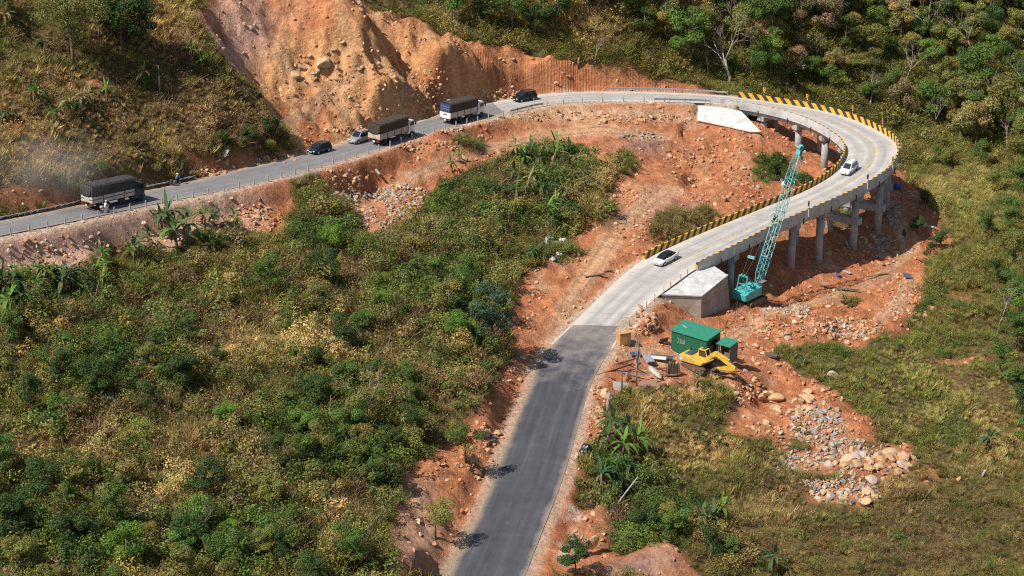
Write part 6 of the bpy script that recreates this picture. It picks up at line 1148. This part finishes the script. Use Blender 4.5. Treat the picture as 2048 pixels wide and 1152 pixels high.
q = MB(); q.loft([[tuple(bp_(f, a * h, u * h)) for a, u in ((1, 1), (1, -1), (-1, -1), (-1, 1))] for f, h in ((.935, .34), (.97, .34), (1.0, .18))]); q.cyl(bp_(.985, -.3, .3), bp_(.985, .3, .3), .3, n=14); q.cyl(bp_(1.0, -.3, -.2), bp_(1.0, .3, -.2), .28, n=14); q.build('boom_head', m_teal, CR)
br = Vector((-2.0, 0, 4.95)).lerp(bp_(1, 0, .3), .14); q = MB(); q.box(br, (.35, 1.2, .35)); q.build('bridle_block', m_tl2, CR); q = MB()
for y in (-.5, .5): q.beam(br + Vector((0, y, 0)), bp_(.99, y * .4, .3), .025); q.beam(br + Vector((0, y, 0)), (-2.0, y * .6, 4.95), .025)
q.build('pendant_cable', m_cbl, CR); q = MB(); hk = bp_(1.0, 0, -.35); q.beam(bp_(.99, 0, -.3), (hk.x + .2, 0, hk.z - 1.6), .03); q.box((hk.x + .2, 0, hk.z - 1.9), (.25, .3, .6)); q.build('hook_block', m_teal, CR)

# ------------------------------------------------------------------ excavator
g0 = gpx(1395, 737); EX = empty('excavator', g0 + Vector((0, 0, .04)), math.atan2(-.65, .76), 'yellow crawler excavator with its arm tucked under, parked before the green shed', 'excavator')
for y in (-1.2, 1.2): track(EX, y, 4.3, .85, .6)
q = MB(); q.box((0, 0, .62), (2.2, 1.9, .45)); q.cyl((0, 0, .8), (0, 0, 1.05), .7, n=18); q.build('undercarriage', m_und, EX)
q = MB(); q.loft([[(-2.55, -1.15, 1.15), (-2.55, -1.15, 1.95), (-2.55, 1.15, 1.95), (-2.55, 1.15, 1.15)], [(-2.2, -1.35, 1.08), (-2.2, -1.35, 2.05), (-2.2, 1.35, 2.05), (-2.2, 1.35, 1.08)], [(-.4, -1.35, 1.08), (-.4, -1.35, 2.0), (-.4, 1.35, 2.0), (-.4, 1.35, 1.08)], [(1.0, -1.3, 1.08), (1.0, -1.3, 1.6), (1.0, 1.3, 1.6), (1.0, 1.3, 1.08)], [(1.5, -1.2, 1.1), (1.5, -1.2, 1.45), (1.5, 1.2, 1.45), (1.5, 1.2, 1.1)]]); bo = q.build('house', m_yel, EX, bevel=.05)
q = MB(); q.box((-1.35, .1, 2.12), (1.1, 1.5, .16)); q.box((-1.5, -.1, 2.22), (.6, 1.0, .1)); q.build('engine_cover', mat('slate_cover', (.07, .08, .10), .5), bo, bevel=.03); q = MB(); q.box((-1.95, -1.36, 1.6), (.55, .03, .55)); q.build('vent_panel', mat('pale_panel', (.55, .56, .58), .6), bo); q = MB(); q.cyl((-1.9, .9, 2.0), (-1.9, .9, 2.45), .07, n=8); q.build('exhaust', m_blk, bo)
q = MB(); cx_, cy_ = .75, .72
fr_ = [(-.75, 1.6), (-.8, 2.95), (.35, 3.0), (.72, 2.2), (.75, 1.6)]
for s_ in (-.46, .46):
    for k_ in range(5): a, b_ = fr_[k_], fr_[(k_ + 1) % 5]; q.beam((cx_ + a[0], cy_ + s_, a[1]), (cx_ + b_[0], cy_ + s_, b_[1]), .12)
q.box((cx_ - .2, cy_, 3.0), (1.25, 1.0, .1)); q.box((cx_ - .76, cy_, 2.0), (.1, 1.0, .8)); q.box((cx_, cy_, 1.75), (1.5, .95, .3)); cb = q.build('cab', m_yel, EX); q = MB()
for s_ in (-.47, .47): q.add([(cx_ + x, cy_ + s_, z) for x, z in fr_], [(0, 1, 2, 3, 4)])
q.add([(cx_ + .36, cy_ - .4, 2.95), (cx_ + .36, cy_ + .4, 2.95), (cx_ + .7, cy_ + .4, 2.2), (cx_ + .7, cy_ - .4, 2.2)], [(0, 1, 2, 3)]); q.build('window', m_gl, cb); q = MB(); q.box((cx_ - .15, cy_, 3.07), (.5, .6, .05)); q.build('roof_hatch', m_cab, cb)
def arm(name, poly, w, m, par): q = MB(); q.prism(poly, -w / 2, w / 2); return q.build(name, m, par, bevel=.02)
bm_ = arm('boom', [(.55, 1.45), (1.0, 1.75), (2.9, 3.45), (3.5, 3.55), (4.1, 3.25), (6.3, 2.0), (6.35, 1.65), (5.9, 1.75), (3.6, 2.75), (3.1, 2.75), (1.2, 1.2), (.7, 1.15)], .46, m_yel, EX)
st_ = arm('stick', [(6.75, 2.05), (6.8, 1.55), (6.2, 1.25), (3.6, .85), (3.45, 1.1), (5.6, 1.85), (6.2, 2.15)], .38, m_yel, EX)
q = MB(); q.beam((4.0, 0, 3.35), (5.6, 0, 2.75), .2); q.build('arm_cylinder', m_yel, bm_); q = MB(); q.beam((5.5, 0, 2.8), (6.7, 0, 2.05), .1); q.build('cylinder_rod', mat('chrome_rod', (.55, .55, .6), .2, .9, var=.02), bm_); q = MB()
for s_ in (-.34, .34): q.beam((1.2, s_, 1.2), (3.0, s_, 2.35), .17)
q.build('boom_cylinder', m_yel, bm_); q = MB(); q.beam((5.6, 0, 1.25), (3.9, 0, .75), .13); q.build('bucket_cylinder', m_yel, st_)
q = MB(); q.prism([(3.7, 1.0), (3.3, 1.05), (2.75, .75), (2.65, .25), (2.9, .0), (3.5, -.02), (3.6, .2), (3.1, .25), (3.05, .55), (3.5, .75)], -.6, .6); bk2 = q.build('bucket', m_trk, EX, bevel=.02); q = MB()
for y in (-.5, -.25, 0, .25, .5): q.box((3.6, y, .0), (.22, .09, .07))
q.build('tooth', m_und, bk2)

EX.scale = (.94, .94, .94)
# ------------------------------------------------------------------ green shed, lean-to, generator box
def ribbed(name, col, dirt):
    m, t, b = nodes(name); tc = N(t, 'ShaderNodeTexCoord'); nz = N(t, 'ShaderNodeTexNoise', i_Scale=1.4, i_Detail=6.0); mp = N(t, 'ShaderNodeMapping'); mp.inputs['Scale'].default_value = (1, 1, .18); t.links.new(tc.outputs['Object'], mp.inputs[0]); t.links.new(mp.outputs[0], nz.inputs['Vector'])
    r_ = N(t, 'ShaderNodeMapRange', i_1=.48, i_2=.75, i_3=0, i_4=.6); t.links.new(nz.outputs[0], r_.inputs[0]); t.links.new(mixc(t, r_.outputs[0], col, dirt), b.inputs['Base Color']); b.inputs['Roughness'].default_value = .5
    wv = N(t, 'ShaderNodeTexWave', i_Scale=1.6); t.links.new(tc.outputs['Object'], wv.inputs['Vector']); bp = N(t, 'ShaderNodeBump', i_Strength=.6, i_Distance=.05); t.links.new(wv.outputs['Fac'], bp.inputs['Height']); t.links.new(bp.outputs[0], b.inputs['Normal']); return m
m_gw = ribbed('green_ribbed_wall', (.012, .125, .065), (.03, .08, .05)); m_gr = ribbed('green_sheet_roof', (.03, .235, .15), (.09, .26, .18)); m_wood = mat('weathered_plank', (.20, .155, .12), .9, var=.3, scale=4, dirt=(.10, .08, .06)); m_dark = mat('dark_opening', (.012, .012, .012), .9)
zf = float(gpx(1342, 698).z); A_ = Vector(unp(1342, 698, zf)); B_ = A_ + (Vector(unp(1421, 722, zf)) - A_).normalized() * 6.0; ux = (B_ - A_).normalized(); SHD = empty('shed', A_ - Vector((0, 0, .2)), math.atan2(ux.y, ux.x), 'green ribbed steel shed with a sloping sheet roof and white number on its wall', 'shed'); Ls, Ds = 6.0, 3.3
q = MB(); H0, H1 = 3.05, 3.45; t_ = .08
q.add([(0, 0, 0), (Ls, 0, 0), (Ls, 0, H0), (0, 0, H0), (0, t_, 0), (Ls, t_, 0), (Ls, t_, H0), (0, t_, H0)], [(0, 1, 2, 3), (7, 6, 5, 4), (0, 3, 7, 4), (1, 5, 6, 2), (3, 2, 6, 7), (0, 4, 5, 1)])
q.add([(0, t_, 0), (0, Ds, 0), (0, Ds, H1), (0, t_, H0), (t_, t_, 0), (t_, Ds, 0), (t_, Ds, H1), (t_, t_, H0)], [(0, 1, 2, 3), (7, 6, 5, 4), (0, 3, 7, 4), (1, 5, 6, 2), (3, 2, 6, 7), (0, 4, 5, 1)])
q.box((Ls / 2, Ds - t_ / 2, H1 / 2), (Ls - .2, t_, H1)); q.build('wall', m_gw, SHD)
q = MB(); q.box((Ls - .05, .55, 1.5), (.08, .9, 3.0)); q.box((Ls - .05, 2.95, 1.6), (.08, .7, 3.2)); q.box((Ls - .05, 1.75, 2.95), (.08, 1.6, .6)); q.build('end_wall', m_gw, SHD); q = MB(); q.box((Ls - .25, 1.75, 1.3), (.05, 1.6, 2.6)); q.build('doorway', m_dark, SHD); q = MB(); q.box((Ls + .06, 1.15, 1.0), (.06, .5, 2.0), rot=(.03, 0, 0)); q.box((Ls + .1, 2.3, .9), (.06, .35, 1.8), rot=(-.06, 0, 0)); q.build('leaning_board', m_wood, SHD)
q = MB(); q.add([(-.22, -.2, H0 - .02), (Ls + .18, -.2, H0 - .02), (Ls + .18, Ds + .15, H1 + .06), (-.22, Ds + .15, H1 + .06), (-.22, -.2, H0 + .05), (Ls + .18, -.2, H0 + .05), (Ls + .18, Ds + .15, H1 + .13), (-.22, Ds + .15, H1 + .13)], [(3, 2, 1, 0), (4, 5, 6, 7), (0, 1, 5, 4), (1, 2, 6, 5), (2, 3, 7, 6), (3, 0, 4, 7)]); rf = q.build('roof', m_gr, SHD); q = MB()
for x, y in ((.5, 1.9), (.8, 1.65)): q.beam((x, y, 3.42), (x + .95, y - .35, 3.385), .10, .04)
q.build('batten', mat('grey_batten', (.4, .4, .4), .7), rf)
q = MB()  # the white painted strokes J 1 U M-like, as they stand on the wall
m_wh = mat('white_marking_paint', (.42, .50, .45), .7, var=.3, scale=6)
def stroke(a, b_): q.beam((a[0], -.012, a[1]), (b_[0], -.012, b_[1]), .02, .055)
for a, b_ in (((1.05, 2.15), (1.3, 2.15)), ((1.3, 2.15), (1.3, 1.55)), ((1.3, 1.55), (1.0, 1.5)), ((1.55, 2.1), (1.62, 2.15)), ((1.62, 2.15), (1.62, 1.52)), ((1.85, 2.1), (1.85, 1.52)), ((1.85, 1.52), (2.1, 1.52)), ((2.1, 1.52), (2.1, 2.1)), ((2.27, 2.1), (2.27, 1.52)), ((1.5, 1.52), (1.75, 1.52))): stroke(a, b_)
q.build('marking', m_wh, SHD)
def at_shed(x, y, z=0): return SHD.location + Matrix.Rotation(SHD.rotation_euler.z, 3, 'Z') @ Vector((x, y, z))
LT = empty('lean_to', at_shed(7.0, 1.3), SHD.rotation_euler.z, 'small green-roofed lean-to with grey plank walls behind the shed', 'lean-to'); q = MB(); q.box((1.95, 1.0, 1.2), (.1, 1.9, 2.4)); q.box((.95, 1.92, 1.3), (1.9, .08, 2.6)); q.box((.06, 1.3, 1.2), (.1, 1.2, 2.4)); q.box((1.5, .05, .75), (.8, .06, 1.5)); q.build('wall', m_wood, LT); q = MB(); q.box((.95, .9, 2.62), (2.3, 2.3, .06), rot=(.12, 0, 0)); q.build('roof', m_gr, LT); q = MB(); q.beam((.1, .05, 0), (.1, .05, 2.45), .1); q.build('corner_post', m_wood, LT)
zf = float(gpx(1240, 690).z); m_org = mat('rusty_orange_paint', (.58, .30, .12), .7, var=.2, scale=2, dirt=(.36, .19, .10)); GB = empty('steel_cabinet', Vector(unp(1247, 687, zf)), .42, 'rusty orange steel cabinet at the road edge near the shed', 'cabinet'); q = MB(); q.box((0, 0, .85), (1.75, 1.15, 1.7)); q.build('body', m_org, GB, bevel=.04); q = MB(); q.box((0, 0, 1.74), (1.85, 1.25, .07)); q.build('lid', m_org, GB, bevel=.01); q = MB(); q.box((-.3, -.585, 1.45), (.6, .02, .25)); q.box((.5, -.585, .8), (.55, .02, 1.2)); q.build('panel', mat('dull_panel', (.40, .24, .12), .7, dirt=(.2, .13, .08)), GB); q = MB()
for x in (-.7, .7): q.box((x, 0, .0), (.12, 1.1, .1))
q.build('skid', m_und, GB)
g_ = gpx(1327, 688); q = MB(); q.box((0, 0, .55), (1.5, .05, 1.1), rot=(.5, 0, 0)); o = q.build('plywood_sheet', m_wood); o.location = g_; o.rotation_euler = (0, 0, .5); tag(o, 'brown plywood sheet leaning beside the left end of the green shed', 'board')

# ------------------------------------------------------------------ scrap heap and odd pieces, each its own thing
m_blu = mat('faded_blue_cloth', (.06, .09, .17), .85, var=.3); m_strc = mat('striped_mattress', (.26, .29, .36), .85, var=.5, scale=9, dirt=(.58, .57, .55)); m_gsh = mat('grey_sheet', (.34, .30, .28), .8, var=.25, scale=2, dirt=(.22, .17, .14)); m_wsh = mat('white_sheet', (.62, .60, .57), .7, var=.15); m_rst = mat('rusty_steel', (.26, .11, .06), .85, var=.3, dirt=(.15, .08, .06)); m_pip = mat('blue_grey_pipe', (.18, .22, .28), .5); m_drum = mat('rusty_drum', (.36, .20, .14), .75, var=.25, dirt=(.22, .12, .09)); m_log = mat('old_timber', (.12, .09, .065), .95, var=.35, scale=5)
def flatlay(name, px, py, size, rz, mt, label, cat, z=.15, tilt=(0, 0), bevel=.01):
    p = gpx(px, py); q = MB(); q.box((0, 0, 0), size); o = q.build(name, mt, bevel=bevel); o.location = p + Vector((0, 0, z)); o.rotation_euler = (tilt[0], tilt[1], rz); tag(o, label, cat); return o
for a in [('steel_beam',1228,742,(6.4,.22,.22),.62,m_rst,'long rusty beam pointing from the road edge into the scrap heap','beam',.2,(0,-.04)),('steel_beam',1245,728,(4.6,.2,.2),.55,m_rst,'rusty beam lying behind the longest beam of the scrap heap','beam',.25,(0,-.05)),('pipe_bundle',1262,752,(5.2,.16,.16),-.16,m_pip,'blue-grey steel tube lying across the scrap heap','tube',.4,(0,.03)),('steel_sheet',1233,776,(3.0,2.0,.05),-.2,m_gsh,'flat grey sheet at the road end of the scrap heap','sheet',.3,(.2,.06)),('steel_sheet',1295,772,(2.4,1.0,.05),-.1,mat('brown_sheet',(.26,.16,.12),.8,var=.2),'brown rusted sheet in front of the dry grass','sheet',.35,(.45,0)),('mattress',1297,727,(1.2,1.5,.25),.5,m_strc,'blue-and-white striped mattress thrown on the scrap heap','mattress',.7,(.35,.12)),('sheet_metal',1315,722,(2.4,.9,.06),-.12,m_wsh,'white sheet on the scrap heap beside the mattress','sheet',.5,(.1,.05)),('sheet_metal',1324,718,(3.0,.8,.06),-.12,mat('dark_sheet',(.07,.065,.075),.6),'dark slate-coloured sheet behind the white sheet','sheet',.35,(.15,.05)),('plank',1325,752,(3.6,.28,.14),-.12,m_rst,'brown timber baulk beside the log bundle','plank',.25,(0,0)),('plank',1322,741,(3.4,.28,.14),-.08,m_rst,'brown timber baulk behind the nearer baulk','plank',.35,(0,0)),('plank',1255,790,(2.2,.3,.1),-.55,mat('yellow_timber',(.48,.28,.10),.8),'yellow timber offcut beside the forked stump','plank',.25,(.1,.2)),('plank',1222,757,(2.6,.2,.1),-.35,m_rst,'reddish plank end at the road side of the scrap heap','plank',.2,(0,0)),('plank',1272,745,(3.2,.18,.1),.25,m_wood,'grey plank propped in the middle of the scrap heap','plank',.7,(0,.12)),('plank',1262,735,(2.8,.2,.1),-.75,m_wood,'grey plank crossing under the striped mattress','plank',.55,(.1,-.1)),('tarpaulin_scrap',1272,714,(1.5,.9,.35),.3,m_blu,'crumpled dark blue cloth at the back of the scrap heap','cloth',.4,(.2,.1)),('plank',1190,552,(3.2,.35,.12),.42,m_log,'charred plank lying on the red bank left of the concrete road','plank',.12,(0,0)),('plank',1216,543,(1.6,.3,.1),.5,m_log,'short dark plank by the concrete road edge','plank',.12,(0,0)),('concrete_bar',752,342,(.28,2.6,.22),.55,m_gp,'pale concrete bar lying on the dirt bank under the middle lorry','bar',.15,(.3,0)),('plank',1690,582,(4.2,.5,.12),-.15,m_log,'long dark board on the spoil heap right of the crane','plank',.3,(.1,0)),('plank',1655,577,(2.4,.4,.12),-.3,m_log,'shorter dark board beside the long dark board','plank',.3,(0,.1)),('steel_sheet',1814,557,(1.6,1.0,.06),.3,mat('purple_grey_sheet',(.13,.12,.14),.6),'crumpled purple-grey sheet on rocks by the viaduct track','sheet',.5,(.5,.3)),('plank',1857,455,(2.6,.3,.25),-.5,m_slab,'grey concrete baulk in the viaduct shadow edge','bar',.2,(0,0)),('plank',1855,525,(3.4,.25,.2),-.7,m_wood,'bare log lying by the track beyond the viaduct','log',.2,(0,0)),('plank',1537,712,(2.6,.9,.3),-.35,m_log,'stack of dark boards beside the green shed lean-to','boards',.2,(0,0)),('steel_sheet',447,312,(1.6,1.4,.07),-.5,m_slab,'grey slab leaning on the boulders above the road','slab',.5,(.7,0)),('steel_sheet',1000,720,(1.6,1.1,.06),.4,m_gsh,'grey board dumped in scrub at the edge of the concrete road','sheet',.4,(.3,.2)),('plank',1693,545,(.5,1.9,.1),.7,m_slab,'pale board lying in the shadow under the viaduct','plank',.12,(0,0)),('plank',1556,612,(1.6,.8,.08),.2,m_wood,'worn board lying by the crane tracks','plank',.1,(0,0))]: flatlay(*a)
p = gpx(1311, 752); q = MB(); rg_ = []
for k_ in range(9):
    f = k_ / 8 * 2 - 1; w_ = .42 * math.sqrt(max(.03, 1 - f * f)); rg_.append([(f * 1.6, w_ * math.sin(a), .42 - w_ * .9 * math.cos(a)) for a in np.linspace(-1.5, 1.5, 7)])
q.loft(rg_, caps=False); o = q.build('trough', mat('cream_hull', (.50, .47, .40), .6, dirt=(.2, .17, .15)), smooth=True); sm_ = o.modifiers.new('t', 'SOLIDIFY'); sm_.thickness = .05; o.location = p + Vector((0, 0, .35)); o.rotation_euler = (.5, .25, -1.0); tag(o, 'cream boat-shaped trough tipped against the scrap heap', 'trough')
p = gpx(1388, 790); q = MB(); n = 18
q.cyl((-.75, 0, .6), (.75, 0, .6), .6, n=n, caps=False); 
o = q.build('drum', m_drum, smooth=True); so_ = o.modifiers.new('t', 'SOLIDIFY'); so_.thickness = .05; o.location = p + Vector((0, 0, -.05)); o.rotation_euler = (0, 0, -1.25); tag(o, 'rusty open-ended drum lying in dry grass below the excavator', 'drum')
p = gpx(1322, 775); q = MB(); q.cyl((-.5, 0, .42), (.5, 0, .42), .42, n=16); o = q.build('barrel', m_drum, smooth=False); o.location = p; o.rotation_euler = (0, 0, .6); tag(o, 'small rusty barrel in the grass beside the trough', 'barrel')
LGB = empty('log_bundle', gpx(1346, 752), .2, 'standing bundle of short dark logs in a frame beside the excavator', 'log bundle')
q = MB()
for x in (-.85, .85): q.beam((x, -.35, 0), (x, -.35, 1.3), .1); q.beam((x, .45, 0), (x, .45, 1.3), .1)
q.beam((-1.1, -.45, .35), (1.1, -.45, .45), .12); q.build('frame', m_rst, LGB)
for k_ in range(16):
    x = -.7 + 1.4 * (k_ % 8) / 7; y = -.2 + .4 * (k_ // 8); q = MB(); q.cyl((x, y, 0), (x + random.uniform(-.08, .08), y + random.uniform(-.05, .05), random.uniform(1.5, 2.3)), .12, .10, n=7); q.build('log', m_log, LGB)
# stumps and poles by the road
def stick(name, px, py, h, r, label, cat, lean=(0, 0), fork=None, mt=None):
    p = gpx(px, py); q = MB(); t_ = Vector((lean[0] * h, lean[1] * h, h)); q.tube([(0, 0, -.3), t_ * .5 + Vector((random.uniform(-.08, .08), 0, 0)), t_], [r * 1.15, r, r * .75], 8)
    for a, b_, c in fork or []: q.tube([t_ * a, t_ * a + Vector(b_) * .6, t_ * a + Vector(b_)], [r * .7, r * .6, c], 6)
    o = q.build(name, mt or m_pale, smooth=True); o.location = p; tag(o, label, cat); return o
stick('tree_stump', 1215, 828, 3.0, .26, 'grey forked dead stump beside the asphalt below the scrap heap', 'stump', (.05, 0), [(.65, (.5, 0, .5), .12)]); stick('wooden_pole', 1243, 796, 3.8, .13, 'straight brown pole standing in front of the grey sheet', 'pole', mt=m_bark); stick('dead_sapling', 1273, 772, 5.6, .14, 'tall thin dead sapling with bare shoots behind the scrap heap', 'dead tree', (0, 0), [(.45, (.3, .1, 3.2), .02), (.5, (-.25, 0, 3.4), .02), (.55, (.1, -.1, 3.6), .02), (.6, (-.1, .1, 3.3), .02), (.4, (.45, 0, 2.6), .02)])
stick('tree_stump', 1153, 1118, 3.4, .20, 'dead stump with three cut limbs on the verge beside the stone slab', 'stump', (-.12, 0), [(.35, (.9, .1, 1.9), .15), (.3, (1.5, .1, 1.5), .13)]); stick('branch', 1217, 1030, 4.6, .11, 'bare broken trunk leaning out of the banana clump', 'branch', (.75, .2), [(.85, (.5, 0, .1), .03)]); stick('sapling', 1219, 1102, 3.2, .05, 'thin sapling with a withered brown top beside the stone slab', 'sapling', (0, 0), mt=m_bark); stick('tree_stump', 319, 190, 4.6, .15, 'bare broken pole of a dead tree on the brown slope', 'stump', (.02, 0)); stick('tree_stump', 1157, 133, 1.7, .3, 'short red-brown stump at the top edge of the red cut', 'stump', mt=m_rst)
# bags, tarpaulins, sacks
def sack(name, px, py, size, mt, label, cat, seed, group=None):
    rg = np.random.default_rng(seed); p = gpx(px, py); bm = bmesh.new(); bmesh.ops.create_icosphere(bm, subdivisions=3, radius=.5)
    for v in bm.verts: v.co *= 1 + .16 * math.sin(v.co.x * 9 + seed) * math.sin(v.co.y * 8 + seed * 2) + .12 * math.sin(v.co.z * 11 + seed * 3) + rg.normal(0, .02); v.co.z = max(v.co.z, -.25)
    me = bpy.data.meshes.new(name); bm.to_mesh(me); bm.free(); me.materials.append(mt); o = link(bpy.data.objects.new(name, me)); o.location = p + Vector((0, 0, size[2] * .22)); o.scale = size; o.rotation_euler = (0, 0, rg.uniform(0, 6)); tag(o, label, cat, group); return o
m_bag = mat('black_plastic_sheet', (.018, .019, .022), .3, var=.2); m_sk = mat('white_sack_cloth', (.68, .65, .62), .8, var=.15, dirt=(.52, .40, .32))
sack('tarpaulin_bundle', 1173, 905, (1.7, 1.3, 1.5), m_bag, 'crumpled black plastic bundle on the verge beside the asphalt', 'bundle', 3); sack('tarpaulin_bundle', 1184, 912, (1.1, .9, .8), m_bag, 'smaller fold of black plastic in front of the crumpled black bundle', 'bundle', 4)
for k_, (x, y, a) in enumerate([(1098,485,1.6),(1112,492,1.4),(1125,488,1.5),(1106,500,1.2),(1130,497,1.1),(1116,512,1.3),(1104,520,1.0)]): sack('sack', x, y, (a, a * .8, a * .8), m_sk, 'white plastic sack in the dumped pile by the bananas, ' + ['topmost left', 'middle of the top row', 'largest at right', 'below the topmost left one', 'rightmost small one', 'lower standing one', 'lowest small one'][k_], 'sack', 20 + k_, 'dumped white sacks')
for k_, (x, y, a) in enumerate([(1559,348,1.0),(1563,362,.9),(1567,372,1.1)]): sack('sack', x, y, (a * .7, a * .7, a), m_sk, 'white bag lying in the green bushes inside the loop, ' + ['top one', 'middle one', 'bottom one'][k_], 'sack', 30 + k_, 'white bags in the bushes')
sack('tarpaulin', 1795, 378, (1.6, 1.2, 1.5), mat('bright_blue_tarp', (.03, .11, .36), .5), 'bright blue tarpaulin heaped behind the last viaduct columns', 'tarpaulin', 6); sack('tarpaulin', 1808, 470, (.6, .5, 1.3), m_bag, 'dark wrapped bundle standing on the track by the viaduct', 'bundle', 7); sack('tarpaulin', 1676, 553, (1.0, .8, .6), m_blu, 'dark blue cloth lying under the viaduct', 'cloth', 8)
sack('rock_slab', 897, 203, (3.0, 1.2, .7), m_ct, 'white plastic sheet draped on the bank above the lorry nearest the bend', 'sheet', 9)
sack('sand_heap', 512, 318, (.1, .1, .1), m_rst, 'clod', 'clod', 10) if False else None
# ------------------------------------------------------------------ dust hanging over the upper road at the left
m = bpy.data.materials.new('road_dust'); m.use_nodes = True; t = m.node_tree; t.nodes.remove(t.nodes['Principled BSDF']); pv = N(t, 'ShaderNodeVolumePrincipled'); pv.inputs['Color'].default_value = (.80, .74, .68, 1); tc = N(t, 'ShaderNodeTexCoord'); nz = N(t, 'ShaderNodeTexNoise', i_Scale=.22, i_Detail=3.0); t.links.new(tc.outputs['Object'], nz.inputs['Vector'])
ln = N(t, 'ShaderNodeVectorMath', operation='LENGTH'); mp = N(t, 'ShaderNodeMapping'); mp.inputs['Scale'].default_value = (1 / 13, 1 / 8, 1 / 5.5); t.links.new(tc.outputs['Object'], mp.inputs[0]); t.links.new(mp.outputs[0], ln.inputs[0]); fo = N(t, 'ShaderNodeMapRange', i_1=1.0, i_2=.2, i_3=0, i_4=.07); t.links.new(ln.outputs['Value'], fo.inputs[0]); rn = N(t, 'ShaderNodeMapRange', i_1=.38, i_2=.65); t.links.new(nz.outputs[0], rn.inputs[0]); ml = N(t, 'ShaderNodeMath', operation='MULTIPLY'); t.links.new(fo.outputs[0], ml.inputs[0]); t.links.new(rn.outputs[0], ml.inputs[1]); t.links.new(ml.outputs[0], pv.inputs['Density']); t.links.new(pv.outputs[0], t.nodes['Material Output'].inputs['Volume'])
bm = bmesh.new(); bmesh.ops.create_icosphere(bm, subdivisions=3, radius=1.0)
for v in bm.verts: v.co = Vector((v.co.x * 13, v.co.y * 8, v.co.z * 5.5))
me = bpy.data.meshes.new('dust'); bm.to_mesh(me); bm.free(); me.materials.append(m); o = link(bpy.data.objects.new('dust', me)); o.location = gpx(75, 375) + Vector((0, -1, 3.0)); tag(o, kind='stuff')
SC.cycles.volume_step_rate = 4; SC.cycles.volume_max_steps = 64; SC.cycles.volume_bounces = 1
finish_labels()
